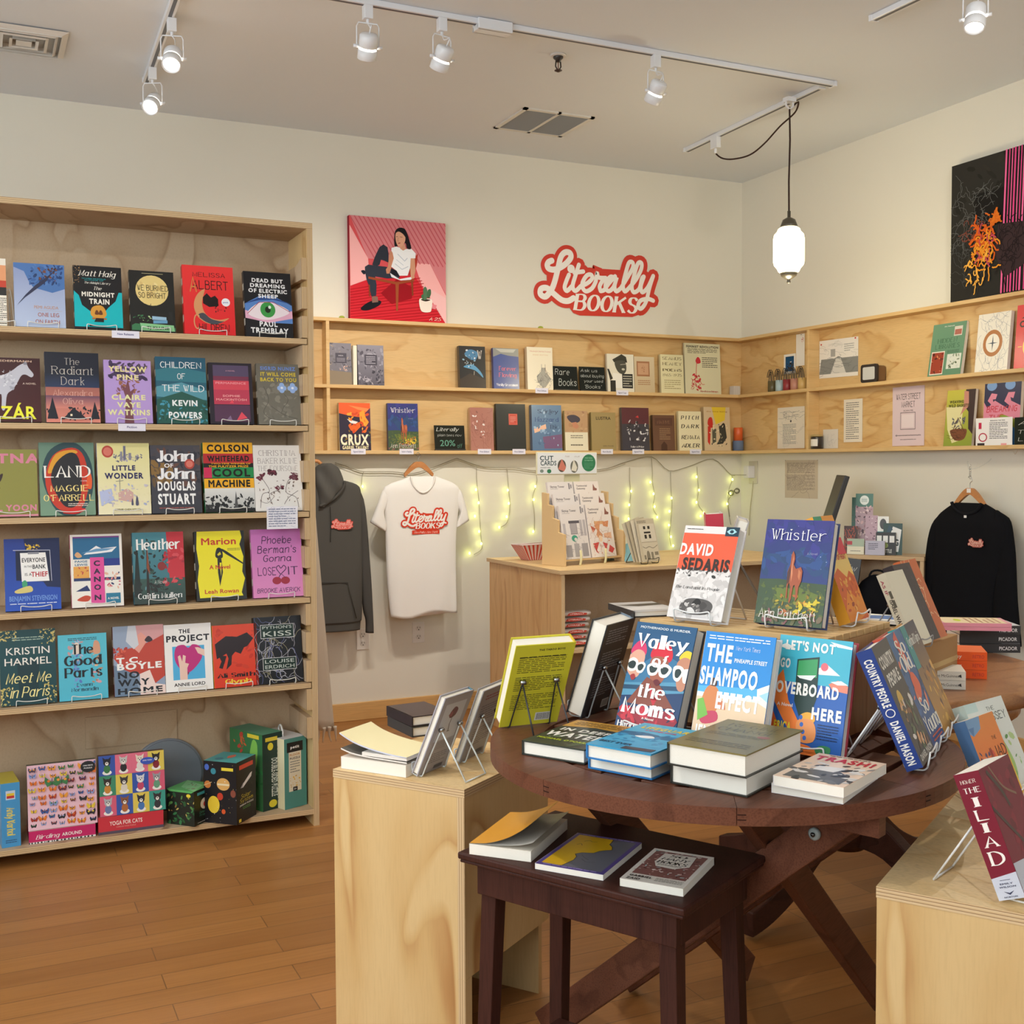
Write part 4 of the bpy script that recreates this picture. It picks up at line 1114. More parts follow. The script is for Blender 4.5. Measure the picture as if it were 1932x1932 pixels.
ART['canon'] = """R f2ece2 0 0 1 1
R 2a6a94 .05 .66 .9 .3
R 7a3a8a .05 .95 .9 .02
R 2a3a8a .5 .56 .45 .1
P f0f0f0 .25,.72 .5,.84 .6,.8 .9,.82 .8,.75 .5,.73
P 6a9ac0 .2,.74 .5,.8 .85,.8 .7,.77
O d8a878 .08,.72 .14,.76 .22,.7 .14,.68
R e8a850 .05 .4 .3 .16
R 2a3a6a .05 .26 .9 .14
R f0ece2 .05 .22 .9 .14
P 28386a .08,.22 .3,.3 .36,.22
J 16 .05 .36 .3 .2 .03 c03a4a e8b060
J 20 .66 .24 .28 .25 .05 28386a e8b8a0 c8506a
O c84a30 .1,.1 .25,.16 .36,.14 .3,.08
R 2a7a9a .66 .04 .28 .14
T B f0ece2 .8 .11 .22 .03 A NOVEL
T B 4a7a9a .2 .63 .24 .03 PAIGE
T B 4a7a9a .2 .585 .24 .03 LEWIS
R e0509a .37 .04 .27 .64
T X 2a2440 .5 .6 .12 .07 C
T X 2a2440 .5 .49 .13 .07 A
T X 2a2440 .5 .38 .13 .07 N
T X 2a2440 .5 .27 .13 .07 O
T X 2a2440 .5 .13 .13 .07 N"""
ART['heather'] = """R 3a6a72 0 0 1 1 4a8a98
P c8303c .66,1 1,1 1,.25 .9,.2 .7,.35 .68,.6
R 2c3a34 0 0 1 .35 3a5a52
J 60 0 .1 .65 .8 .06 26302c 34524a 1e2824 5a8a90
J 34 .6 .25 .4 .5 .08 c8303c a82838 d85058
P 2a2420 .24,.05 .27,.95 .31,.05
P 1e2824 .0,.1 .08,.95 .14,.1
P 8a4a2e .26,.5 .28,.8 .32,.4
E 8a2a2a .55 .52 .08 .06
J 16 .3 .15 .4 .2 .06 1e2420 2c2c28
T Z f4f4f0 .5 .83 .86 .14 Heather
T H e8e8e0 .52 .3 .24 .05 A Novel
T S f4f4f0 .5 .11 .86 .07 Caitlin Mullen"""
ART['marion'] = """R 20201e 0 0 1 1
P f0e422 .05,1 .92,1 .95,.9 .9,.8 .97,.62 .93,.4 .98,.3 .9,.1 .93,.05 .06,.04 .03,.3 .07,.5 .03,.75
T B c8362a .48 .855 .7 .1 Marion
G 4a4420 .65 .71 .26 .04 2
P 20201e .42,.68 .52,.72 .62,.66 .97,.5 .97,.52 .64,.7 .55,.74 .46,.74
O 20201e .4,.64 .44,.75 .53,.74 .55,.62 .46,.6
P d8cc20 .44,.66 .5,.7 .52,.66 .46,.64
P 20201e .44,.6 .52,.6 .54,.4 .47,.2 .44,.4
P f0e422 .48,.54 .52,.54 .5,.34
T B c8362a .48 .48 .42 .06 A Novel
T B c8362a .5 .13 .68 .06 Leah Rowan"""
ART['phoebe'] = """R e08cc0 0 0 1 1 c470b8
T h 4a2050 .5 .84 .6 .1 Phoebe
T h 4a2050 .5 .7 .78 .1 Berman's
T h 4a2050 .5 .57 .56 .09 Gonna
T D 4a2050 .28 .38 .36 .11 LOSE
T D 4a2050 .8 .38 .2 .11 IT
l 4a2050 .016 .55,.33 .47,.42 .52,.46 .56,.42 .62,.46 .66,.41 .55,.33 .5,.27
E a02038 .47 .24 .09 .055
E a02038 .64 .24 .09 .055
L 4a2050 .01 .64,.28 .56,.34
T h 4a2050 .5 .1 .86 .06 BROOKE AVERICK"""
ART['harmel'] = """R 0f4046 0 0 1 1 10464a
J 40 0 .86 .3 .14 .03 d8c878 c0b060
J 40 .72 .8 .3 .2 .03 d8c878 c0b060
J 40 0 0 .16 .24 .03 d8c878 c0b060
J 40 .76 0 .26 .28 .03 d8c878 c0b060
P 0b3238 .3,.55 .5,.6 .7,.55 .66,.05 .34,.05
G a8c0b0 .22 .85 .56 .06 2
T N eeeae0 .5 .72 .78 .1 KRISTIN
T N eeeae0 .5 .58 .84 .1 HARMEL
T C f2e69a .5 .36 .82 .13 Meet Me
T C f2e69a .52 .17 .72 .13 in Paris"""
ART['parts'] = """R 4fb6ce 0 0 1 1 5cc4d8
J 20 .2 .6 .3 .3 .06 a8b8d8 c8a0a0
J 24 .3 .2 .14 .5 .05 5a7ac0 7a98d0
J 24 .66 .2 .2 .62 .06 d8a0a8 e0b890 b88a6a
O e8d8c8 .3,.7 .34,.86 .42,.86 .44,.72
O d8a080 .72,.7 .74,.88 .84,.86 .86,.7
G 2a4a58 .2 .9 .6 .05 2
T Z 1c2226 .5 .77 .44 .14 The
T Z 1c2226 .5 .6 .78 .14 Good
T Z 1c2226 .5 .42 .78 .14 Parts
T S 1c2a40 .52 .23 .32 .05 Evann
T S 1c2a40 .52 .16 .56 .05 Normandin"""
ART['boyle'] = """R 8fa0b8 0 0 1 1 98a8c0
P d8a0a0 .4,1 1,1 1,.7 .8,.78 .5,.75
P c04434 0,.55 .2,.66 .5,.7 .8,.78 1,.85 1,.25 .8,.15 .5,.3 .2,.35
P e8a090 .3,.75 .55,.9 .7,.8 .5,.6
P d0d4dc .3,1 .45,1 .5,.72 .4,.66 .25,.78
P f0d8d0 .5,.3 .7,.35 .8,.15 1,.12 1,0 .5,0
O 382830 .62,.78 .7,.84 .78,.78 .7,.75
J 20 0 .56 .25 .12 .06 b03a2e d86048
P 6a8098 0,.0 .5,0 .4,.3 0,.45
T X f4f2ee .3 .51 .5 .08 T.C.
T X f4f2ee .5 .42 .88 .09 BOYLE
T X 1c2028 .28 .3 .42 .09 NO
T X 1c2028 .38 .19 .62 .09 WAY
T X 1c2028 .5 .07 .88 .08 HOME"""
ART['project'] = """R f2f0ec 0 0 1 1
R 4fb0e0 .16 .17 .68 .5
T X 26242a .43 .895 .24 .06 THE
T X 26242a .5 .79 .92 .09 PROJECT
O c02a7a .2,.5 .24,.66 .4,.69 .5,.64 .6,.69 .76,.64 .78,.48 .6,.32 .44,.27 .28,.36
P 8a2058 .44,.3 .5,.27 .47,.23
P ecc8b8 .3,.17 .46,.17 .46,.34 .5,.4 .42,.42 .44,.52 .38,.54 .36,.44 .32,.54 .27,.52 .3,.34
P ecc8b8 .84,.5 .7,.55 .64,.64 .7,.64 .84,.6
T B 26242a .5 .1 .66 .05 ANNIE LORD"""
ART['glyph'] = """R d83a22 0 0 1 1 e04828
J 30 0 .3 1 .6 .1 c83420 e04a2a d04028
P 241418 .05,.7 .3,.82 .55,.8 .78,.86 .92,.76 .78,.64 .7,.62 .62,.52 .5,.56 .42,.5 .4,.36 .28,.28 .34,.46 .3,.54 .08,.46
P 241418 .12,.52 .3,.5 .2,.3 .12,.32 .18,.42
T Z 241414 .5 .19 .86 .065 Ali Smith
T Z f0c83a .54 .09 .6 .07 Glyph"""
ART['python'] = """R 181a20 0 0 1 1
W b8b8c4 34 .008 0 0 .95 .95
W 6a70a0 16 .008 0 .1 .9 .8
W a09a7a 12 .008 0 0 .9 .95
R 163028 .14 .68 .7 .2
L d8d8d8 .01 .14,.68 .84,.68 .84,.88 .14,.88 .14,.68
R 163028 .16 .2 .7 .18
L d8d8d8 .01 .16,.2 .86,.2 .86,.38 .16,.38 .16,.2
T N c8d0c8 .49 .84 .62 .045 PYTHON'S
T N c8d0c8 .49 .745 .6 .08 KISS
T N c8d0c8 .51 .33 .62 .055 LOUISE
T N c8d0c8 .51 .25 .62 .055 ERDRICH"""
E0 = easel_mesh().build('book_easel'); EW = [E0]
def place_easel(loc, rz, label, group='white wire book easels', src=None):
    s_ = src or E0
    if s_ in EW: EW.remove(s_); e = s_
    else: e = s_.copy(); COL.objects.link(e)
    e.location = loc; e.rotation_euler = (0, 0, rz); return tag(e, label, 'book stand', group)
LB = [ # shelf, x0, x1, ytop, art, cover colour, spine colour, look, thickness
(0, -28, 12, 487, 'stripe', 'f0e8d8', 'f0e8d8', 'cream book with orange and black bands', .03),
(0, 27, 123, 498, 'leg', 'b9c6e0', '8a9cc0', 'pale blue book with a tumbling dark figure', .026),
(0, 140, 231, 503, 'midnight', '1c1a1c', '2a2a2a', 'black and turquoise book with a little train', .028),
(0, 246, 330, 512, 'bright', '22221f', '1c1c1a', 'black book with a large yellow moon', .028),
(0, 347, 443, 502, 'albert', 'e2272c', 'c82226', 'bright red book with a crescent moon', .03),
(0, 463, 552, 514, 'sheep', '1b1b1f', '242428', 'black book with a green eye', .026),
(1, -30, 77, 675, 'horse', '4a1d1e', '3a1418', 'maroon book with a white horse', .03),
(1, 86, 188, 665, 'radiant', '1a1e2c', '2c3450', 'navy to coral book with a dark cabin', .026),
(1, 198, 287, 680, 'pine', 'b79ad6', 'a88cc8', 'lilac book with a dark tree', .02),
(1, 296, 391, 674, 'wild', '2f6a78', '2f6074', 'teal book with misty mountains', .028),
(1, 396, 478, 685, 'perm', '2c2630', '2c2630', 'plum book with pink bands', .024),
(1, 487, 568, 687, 'nunez', '787468', '6a665a', 'grey book with blue flowers over the eyes', .022),
(2, -30, 71, 848, 'etna', '8f8c44', '8f8c44', 'olive green book with pink letters', .024),
(2, 75, 179, 835, 'land', '7a9a80', '6a8a78', 'green book with rings of red and black', .028),
(2, 185, 284, 836, 'wonder', 'efe6c0', 'c8c8e0', 'pale yellow book with a drawn street and city', .03),
(2, 286, 380, 840, 'john', '3a3a42', '33333c', 'dark grey book with big white letters', .028),
(2, 386, 480, 835, 'cool', '151515', '2a7a4a', 'book with yellow, red and green bands', .03),
(2, 481, 571, 840, 'foursome', 'e8e4de', 'd8d4ce', 'off-white book with plum flowers', .026),
(3, 9, 114, 1016, 'bank', '1f4fb8', '1a44a4', 'royal blue book with a safe and a note', .026),
(3, 134, 232, 1008, 'canon', 'f2ece2', 'b03060', 'white framed book with whale and pink column', .03),
(3, 252, 349, 1004, 'heather', '3a6a72', '2c6070', 'teal and red forest book', .03),
(3, 370, 464, 1002, 'marion', 'f0e422', '20201e', 'yellow book with a fist and knife', .028),
(3, 477, 572, 998, 'phoebe', 'e08cc0', 'c878b0', 'pink book with two cherries', .022),
(4, 0, 106, 1188, 'harmel', '0f4046', '0f4046', 'deep green book with gold leaves', .022),
(4, 111, 203, 1196, 'parts', '4fb6ce', '4098b0', 'sky blue book with two figures', .022),
(4, 215, 311, 1180, 'boyle', '8fa0b8', '6a3030', 'blue and red book with a face', .032),
(4, 312, 401, 1177, 'project', 'f2f0ec', 'e8e6e2', 'white book with a magenta heart', .024),
(4, 403, 487, 1178, 'glyph', 'd83a22', 'e8c020', 'orange red book with a dark horse', .024),
(4, 482, 571, 1163, 'python', '181a20', '181a20', 'black book with curling silver lines', .028),
]
SN = ['top', 'second', 'third', 'fourth', 'fifth']
for i, (s_, x0, x1, yt, art, c0, c1, look, th) in enumerate(LB):
    y0 = BY+.03; z0 = SH[s_]+.0045
    pb = at(x0, (yt+SH[s_])/2, y=y0); ym = yt+60
    X0, X1 = at(x0, ym, y=y0+.01).x, at(x1, ym, y=y0+.01).x
    h = (at((x0+x1)/2, yt, y=y0+.04).z-z0)/math.cos(.17)
    book(ART[art], X1-X0, h, th, ((X0+X1)/2, y0, z0), 0, .17, c0, c1, True, f'{look}, {SN[s_]} shelf of the tall bookcase', 'facing books on the tall bookcase', seed=i, sp='G %s .1 .1 .8 .8 3' % ('e8e0d0' if art not in ('wonder', 'foursome', 'project') else '444'))
    place_easel(((X0+X1)/2+.008, y0, SH[s_]), 0, f'white wire easel holding the {look}')
# shelf-edge tags and the handwritten note
def shelf_tag(x, z, y, w_, h_, label, src, n=0):
    return sheet('shelf_tag', src, [(x-w_/2, y, z+h_/2), (x+w_/2, y, z+h_/2), (x+w_/2, y, z-h_/2), (x-w_/2, y, z-h_/2)], 'paper', 'e6e4f0', label, 'label', 'small white shelf-edge tags', t=.001)
for px, s_, tx, sh in ((237, 0, 'New Releases', 'top'), (249, 1, 'Fiction', 'second')):
    q = at(px, 631 if s_ == 0 else 807, y=BY-.001); shelf_tag(q.x, SH[s_]-.012, BY-.0015, .094, .026, f'white paper tag on the edge of the {sh} shelf of the tall bookcase', f'T B 5a5a8a .5 .55 {.6 if s_ == 0 else .36} .3 {tx}')
q0, q1 = at(503, 956, y=BY-.004), at(562, 997, y=BY-.004)
sheet('note_card', 'W 6a78a0 26 .004 .03 .1 .85 .8\nG 8a90a8 .06 .08 .88 .86 8', [(q0.x, BY-.004, q0.z), (q1.x, BY-.004, q0.z), (q1.x, BY-.004, q1.z), (q0.x, BY-.004, q1.z)], 'paper', 'ecebf2', 'handwritten white note card clipped under the off-white floral book', 'card')
# ================================================================ sign, paintings
LOGO_STROKES = """266,228 240,240 228,268 245,296 300,300 372,262 422,205 415,165 375,160 340,200 318,290 290,400 262,470 215,525 172,505 178,462 225,455 280,500 345,552 400,562 445,538
408,345 385,400 372,450 392,478 432,440
490,262 462,350 438,440 462,478 505,440
452,328 526,318
505,440 560,415 600,375 590,345 555,352 522,405 520,450 550,482 600,455 630,400
630,400 640,335 655,368 712,372
712,372 690,390 662,440 670,480
670,480 700,470 735,420 790,358
790,375 752,362 715,410 712,460 740,480 778,445 805,365 785,440 800,482 838,455
838,455 890,370 935,290 935,245 905,245 880,320 855,430 870,482 905,455
905,455 965,380 1005,300 1008,250 980,250 952,330 928,440 945,490 990,460 1010,380 1025,360
1028,360 1003,440 1015,490 1060,450 1105,355
1105,355 1075,450 1045,570 1005,625 980,605 1000,560 1060,545 1105,560"""
def logo_px(zx, zy): return (980+zx/4.391, 440+zy/4.391)
LOGO = []
for ln in LOGO_STROKES.splitlines():
    LOGO.append([tuple(map(float, p.split(','))) for p in ln.split()])
def logo_units(kx=lambda p: p):
    """trace -> flat coordinates on the wall plane (metres)"""
    out = []
    for st in LOGO:
        out.append([(lambda q: (q.x, q.z))(at(*logo_px(*p), y=0)) for p in st])
    return out
LU = logo_units()
LX0, LX1 = -1.51, -.61; LZ0, LZ1 = 2.25, 2.70
def logo_lines(white='f4efe9', red='d23a2c', tagline=None):
    """the shop logo as drawing commands in unit coordinates of its box"""
    W_, H_ = LX1-LX0, LZ1-LZ0; o = []
    def f(p): return '%.4f,%.4f' % ((p[0]-LX0)/W_, (p[1]-LZ0)/H_)
    for st in LU: o.append('l %s .092 %s' % (red, ' '.join(f(p) for p in st)))
    a, b = at(*logo_px(495, 575), y=0), at(*logo_px(930, 590), y=0)
    o.append('L %s .17 %s %s' % (red, f((a.x, a.z)), f((b.x, b.z))))
    c_, d_ = at(*logo_px(330, 400), y=0), at(*logo_px(1000, 440), y=0)
    o.append('L %s .2 %s %s' % (red, f((c_.x, c_.z)), f((d_.x, d_.z))))
    for i, st in enumerate(LU): o.append('l %s %s %s' % (white, '.039' if i == 0 else '.029', ' '.join(f(p) for p in st)))
    e = at(*logo_px(425, 296), y=0); o.append('E %s %s .028 .055' % (white, f((e.x, e.z)).replace(',', ' ')))
    cx, cz = [float(v) for v in f(((a.x+b.x)/2, (a.z+b.z)/2-.002)).split(',')]
    o.append('T J %s %.3f %.3f .5 .2 BOOKS' % (white, cx, cz))
    return '\n'.join(o)
# J: heavy slanted serif for the logo
_tp = text_polys
def text_polys(s, font):
    if font != 'J': return _tp(s, font)
    if (s, 'J') not in _TC:
        ps = _tp(s, 'Z'); _TC[(s, 'J')] = [[(x+.18*y, y) for x, y in p] for p in ps]
    return _TC[(s, 'J')]
mb = MB(); draw(mb, logo_lines(), LX1-LX0, LZ1-LZ0, lambda u, v, d: (u, -d, v), 'print', 1, 20)
o = mb.build('shop_sign'); o.location = (LX0, -.0015, LZ0); tag(o, 'red and white script shop sign reading Literally BOOKS on the back wall', 'sign')
# painting of a seated woman (canvas)
PAINT = """Q 296,98 1008,160 1005,888 290,850
P d9565c 296,98 1008,160 1005,888 290,850
P f3aeb0 300,170 430,410 440,520 296,610
P d8848a 300,98 1010,162 1010,680 890,452 770,440 560,420 430,410
P f6b4b4 770,442 890,452 1010,690 1005,888 1000,880 830,610
P d32a36 296,606 440,560 770,530 1000,884 290,850
"""
for i in range(24):
    x = 300+i*31; PAINT += 'L c2545c .012 %d,%d %d,%d\n' % (x, 98+i*2.7, min(x+380, 1008), min(100+i*2.7+310*(1 if x+380 < 1008 else (1008-x)/380)+30, 680)) if False else ''
for i in range(22):
    x0 = 300+i*33; y0 = 98+i*2.9; L_ = min(1.0, (1005-x0)/190.); y1 = y0+330*L_
    lim = {True: 405, False: 450}[x0 < 560]
    k = min(1., (lim-y0)/330 if x0 < 700 else 1.); k = min(k, L_)
    PAINT += 'L c85f68 .011 %d,%d %d,%d\n' % (x0, y0, x0+190*k, y0+330*k)
for i in range(15):
    y0 = 612+i*20; x1 = min(770+(y0-540)*.62, 985); PAINT += 'L b01824 .007 296,%d %d,%d\n' % (y0+20, x1, y0-60+20*(i > 8))
PAINT += """P 9a1420 520,660 640,560 760,620 750,700 600,740
P f6b4b4 296,170 430,410 440,555 296,606
P f4c0c0 830,600 1008,700 1006,888 1000,884
O 1e2430 376,500 400,495 412,515 395,525
P 30343f 460,455 480,400 515,330 545,310 575,330 582,380 580,440 545,425 525,420 515,455 490,470
P 343946 405,470 430,455 560,470 600,480 650,520 660,550 570,555 480,540 490,600 485,680 450,685 430,600 415,560 405,500
O 181a22 372,765 440,720 515,715 512,745 440,780 385,785
P 8a6a5e 452,685 495,685 500,725 455,730
P 1c1e26 600,478 640,500 665,545 600,525
P 9c4a2c 430,540 640,580 770,560 770,575 640,600 430,556
P a0522f 630,590 655,590 645,790 632,790
P 8a4226 745,570 760,570 762,680 752,680
P 8a4226 430,600 440,600 440,685 432,685
P b03a2e 720,470 800,375 790,460 765,540 730,530
P c9896c 590,360 615,355 620,420 600,480 585,520 565,520 560,490 575,470
P d09a7c 740,400 775,405 780,500 765,555 745,560 742,500
P eef0f4 605,335 640,325 700,345 750,340 783,375 780,410 745,410 740,480 720,535 660,535 640,500 600,470 620,410 612,370 602,355
L c4ccd8 .008 650,380 700,430 720,410
L c4ccd8 .008 630,450 680,490 725,470
L c4ccd8 .006 640,420 690,460
O 1d1b20 628,240 640,205 670,190 705,200 725,240 740,290 750,340 720,340 705,300 640,325 626,310
P d39c80 665,310 705,310 710,345 690,355 668,340
O dba488 636,235 655,215 690,225 708,260 700,300 675,328 650,318 636,280
O 1d1b20 640,225 665,200 700,215 712,262 690,235 660,218
L 5a3a34 .004 640,255 652,254
L 5a3a34 .004 668,256 686,258
L 9a2a30 .008 655,302 668,300
L 8a5a48 .003 655,262 650,285 658,287
P e8eaf0 590,515 660,560 745,545 770,550 740,565 670,570 600,545
P 9aa0b0 590,515 670,568 655,560
P d09a7c 745,540 770,535 775,550 750,560
O f2e6da 806,705 850,700 900,712 895,780 880,800 830,798 810,770
O 3a2a24 815,708 850,704 888,712 850,722
O 4a6e4e 825,700 820,680 835,670 848,690 845,715
O 55795a 835,640 850,615 865,640 862,700 842,705
O 4a6e4e 862,680 870,640 890,635 892,670 875,700
P e88a92 900,740 935,750 925,780 900,775
T C f4dcd0 .91 .045 .12 .03 t. liu 25"""
PAINT = PAINT.replace('T C f4dcd0 .91 .045 .12 .03 t. liu 25', 'U\nT C f4dcd0 .88 .045 .13 .03 A 25')
pc = MB(); x0, x1, z0, z1 = -2.60, -2.043, Z1+.0005, 2.746
pc.box(x0, x1, -.036, -.002, z0, z1, '9c2a38', 'cloth'); draw(pc, PAINT, x1-x0, z1-z0, lambda u, v, d: (x0+u, -.036-d, z0+v), 'paper', 3)
for v in pc.v: pass
o = pc.build('canvas_painting'); tag(o, 'pink canvas painting of a seated person with a cactus, on the wall shelf top', 'painting')
# dark textured painting on the right wall
DARK = """R 2c2a26 0 0 1 1 302e2a
J 60 0 0 1 1 .1 2a2824 33302a 262420
R 1a1816 .3 .5 .4 .25
W 6a6a68 60 .004 .08 .45 .4 .35
W 4e4e4c 30 .004 .1 .12 .4 .3
W 8a4a3a 26 .006 .2 .4 .25 .2"""
for i, x in enumerate((.66, .7, .735, .77, .81, .845, .88, .93)): DARK += '\nL %s %s %.3f,1 %.3f,.02' % ('e04a8a' if i % 2 else 'f06aa0', '.012' if i % 3 else '.02', x+.05, x-.1 if 0 else x)
DARK += """
P 3a2a2c .62,.5 .95,.48 .98,.2 .7,.12 .58,.3
W 241a1c 40 .008 .62 .18 .34 .3
W d8601e 36 .016 .3 .3 .28 .22
W e8962a 34 .014 .34 .2 .24 .22
W f0b04a 16 .012 .24 .1 .2 .2
W c04a5a 10 .012 .36 .26 .2 .2
P e07820 .52,.5 .6,.62 .66,.52
W d86a20 12 .014 .5 .48 .14 .12"""
ar = MB(); y0, y1 = -1.775, -2.25; z0, z1 = Z1+.0005, 2.862
ar.box(-.045, -.002, y1, y0, z0, z1, '242220', 'cloth'); draw(ar, DARK, y0-y1, z1-z0, lambda u, v, d: (-.045-d*3, y0-u, z0+v), 'paper', 5)
o = ar.build('canvas_painting'); tag(o, 'dark textured painting with pink stripes and orange yarn on the right wall', 'painting')
# ================================================================ books on the back wall shelf
WA = {}
WA['greyphoto'] = """R 6c6870 0 0 1 1 84808a
J 70 0 0 1 1 .1 5a5660 8a8690 a8988a 6e6a70 4a4850
P 8a7a64 0,.0 1,0 1,.3 0,.34
R 4a4652 .28 .52 .5 .24
T B b8b4c0 .53 .7 .22 .03 INDIA
G a8a4b0 .34 .55 .38 .1 3
J 10 .4 .35 .4 .15 .05 d8a890 e8c0a8"""
WA['greymount'] = """R 5c5864 0 0 1 1 908c98
J 60 0 .4 1 .5 .1 7a7682 a09ca8 56525e
J 50 0 0 1 .4 .08 3c3a44 8a8690 b0aab4 4a4854
R 4a4652 .26 .5 .48 .26
G c0bcc8 .32 .53 .36 .2 5"""
WA['gloss'] = """R 1e1c1e 0 0 1 1
O 4a80a8 .2,.8 .4,.92 .7,.86 .66,.7 .5,.66
O 5a98c0 .15,.5 .5,.56 .8,.4 .9,.25 .6,.42
J 26 .1 .5 .5 .4 .05 e0e4e8 8ab0c8 2a2a30
l e8e0c8 .012 .56,.4 .55,.3 .56,.2
P 3a2e26 0,0 1,0 1,.2 .4,.35 0,.2
T S c8c0b8 .78 .8 .2 .2 W"""
WA['flow'] = """R 2a3f8c 0 0 1 1 2c4490
P 8a8c88 0,1 1,1 1,.8 .6,.82 .3,.86 0,.78
P b8b8b0 .1,.98 .9,.98 .8,.9 .3,.9
T S e0606a .55 .5 .68 .1 Forever
T S e0606a .55 .34 .7 .1 Flowing
T Z e8e8f0 .52 .1 .84 .06 Vasily Grossman"""
WA['trans'] = """R f0e6cc 0 0 1 1
T N d8a088 .52 .9 .84 .035 TRANSFORMATIONS
T N e0c098 .52 .82 .6 .035 ANNE SEXTON
P a8a498 .55,.52 .72,.52 .7,.42 .92,.25 .7,.06 .58,.04 .38,.2 .36,.32 .54,.42
W 4a4a50 26 .006 .38 .08 .5 .32
L 3a3a40 .01 .56,.6 .56,.45 .38,.3
L 3a3a40 .01 .7,.6 .7,.45 .92,.25"""
WA['rare'] = """R 20231f 0 0 1 1
T H c8ccc4 .38 .76 .6 .24 Rare
T H c8ccc4 .58 .32 .74 .28 Books"""
WA['ask'] = """R 20231f 0 0 1 1
T H c8ccc4 .38 .84 .66 .12 Ask us
T H c8ccc4 .5 .62 .92 .12 about buying
T H c8ccc4 .54 .4 .74 .11 your used
T H c8ccc4 .52 .16 .66 .14 'Books'"""
WA['deal'] = """R 24261f 0 0 1 1
T C c8ccc4 .44 .84 .76 .14 Literally
T H c8ccc4 .5 .6 .8 .1 plain tees now
T N 6aa08a .42 .28 .5 .26 20%
T H 6aa08a .82 .16 .16 .16 off"""
WA['portrait'] = """R e6e0cc 0 0 1 1
P 35352c .2,.85 .55,1 .72,.93 .76,.78 .45,.8 .26,.78
O 4a4a40 .3,.8 .66,.82 .72,.6 .62,.48 .45,.5 .33,.62
L dcd6c4 .012 .5,.72 .7,.74
E c8c4b0 .6,.6 .06 .03
P f0ece0 .2,.5 .44,.48 .6,.42 .62,.1 .2,.1
P 2c2c26 .1,.3 .3,.3 .3,.0 .1,0
P 2c2c26 0,.6 .06,.6 .2,.35 .1,.3
R 2c2c2a .55 .1 .4 .38
G c8c4b0 .58 .13 .34 .32 5""".replace('E c8c4b0 .6,.6 .06 .03', 'E c8c4b0 .6 .6 .06 .03')
WA['tan'] = """R c9b48e 0 0 1 1 d6c4a2
R a5714c .12 .45 .64 .42
R c99c78 .18 .5 .52 .32
J 8 .36 .56 .14 .2 .05 a5714c
G a5714c .16 .2 .62 .16 3"""
WA['seamus'] = """R e4dcb0 0 0 1 1
T S 6a5a34 .5 .9 .84 .07 SEAMUS
T S 6a5a34 .5 .76 .84 .07 HEANEY
T Z 5a4a2a .5 .6 .84 .06 POEMS
T S 6a5a34 .5 .47 .84 .06 1965-1975
G a89a6a .14 .1 .72 .26 5"""
WA['feminist'] = """R dcd6b2 0 0 1 1
T X 2a2824 .5 .935 .9 .045 FEMINIST REVOLUTION
G 3a3830 .08 .8 .84 .1 4
G 3a3830 .48 .52 .44 .22 6
O c8303a .3,.66 .36,.73 .42,.7 .44,.62 .34,.6
L c8303a .015 .33,.62 .3,.35
J 30 .2 .08 .24 .3 .05 c8303a b82830
W c8303a 12 .01 .18 .1 .26 .25
T Z b0443a .66 .055 .5 .03 Redstockings"""
WA['crux'] = """R 2c2238 0 0 1 1
P f0602a 0,1 1,1 1,.88 .7,.7 .4,.72 0,.78
P f08a4a .3,.95 1,.88 1,.8 .6,.86
P 5a2a4a .7,.7 1,.9 1,.5 .8,.45
P f0ece8 .25,.66 .6,.6 .5,.55 .36,.58
P e8641e .3,.5 .65,.6 .68,.5 .5,.38 .36,.42
P f0a030 .65,.8 .8,.86 .85,.7 .95,.6 .85,.5 .75,.52 .66,.64
J 24 .3 .35 .6 .45 .08 e86a20 f0a838 d84a1e
J 30 .0 .1 1 .35 .05 3a4a5a 2c2a40 8a6a2a 6a8a4a
T X f2eccc .48 .23 .9 .22 CRUX
T X f0e6b8 .5 .06 .84 .07 GABRIEL TALLENT"""
WHIS = """R 2f4a78 0 0 1 1 35347e
J 40 0 .5 1 .2 .16 2c4a78 30508a 2a4470
J 30 0 .7 1 .3 .14 33367a 3a3a8a 2e3a78
P 43563a 0,0 1,0 1,.4 .6,.41 .3,.43 0,.42
P 6a7a34 .2,.34 .6,.36 .9,.3 .8,.2 .3,.22
J 110 0 .04 1 .34 .05 5a6a34 6a7038 4a5a38 56683c 4a5236
J 50 .3 .1 .65 .18 .045 b8a030 a8822c 8a8a34 b86a34 7a7434
J 26 .55 .12 .35 .12 .05 d8c030 e0ca40 d89a3a
J 40 0 0 1 .12 .06 7a6a50 8a5a5a 6a6a44
P a85636 .44,.66 .46,.7 .49,.66 .5,.62 .49,.57 .53,.53 .6,.55 .63,.51 .63,.42 .6,.36 .6,.26 .575,.22 .565,.32 .54,.38 .52,.37 .51,.24 .49,.2 .48,.22 .48,.36 .45,.4 .44,.36 .45,.25 .43,.25 .42,.4 .41,.5 .44,.57
P 5a3832 .41,.49 .44,.56 .46,.5 .45,.4 .42,.38
P d88a62 .47,.66 .48,.62 .475,.56 .49,.48 .48,.4 .46,.5
P c87a50 .57,.53 .61,.5 .6,.42 .57,.46
T s f2f0f4 .5 .855 .82 .1 Whistler
T s c8c8d8 .74 .68 .15 .02 A Novel
T s f4eee0 .48 .1 .84 .085 Ann Patchett
J 8 0 .4 1 .55 .008 c8d0e8"""
WA['whistler'] = WHIS
WA['rosebook'] = """R b07868 0 0 1 1 a86a5c
W 8a4a44 30 .008 .06 .04 .88 .9
J 22 .1 .3 .5 .6 .07 8a544a e8dcd8 c89488"""
WA['darkred'] = """R 2c2e2c 0 0 1 1
R c84a3c .42 .55 .3 .24
L e08a70 .008 .44,.57 .7,.57 .7,.77 .44,.77 .44,.57
G e0a090 .47 .6 .2 .14 4"""
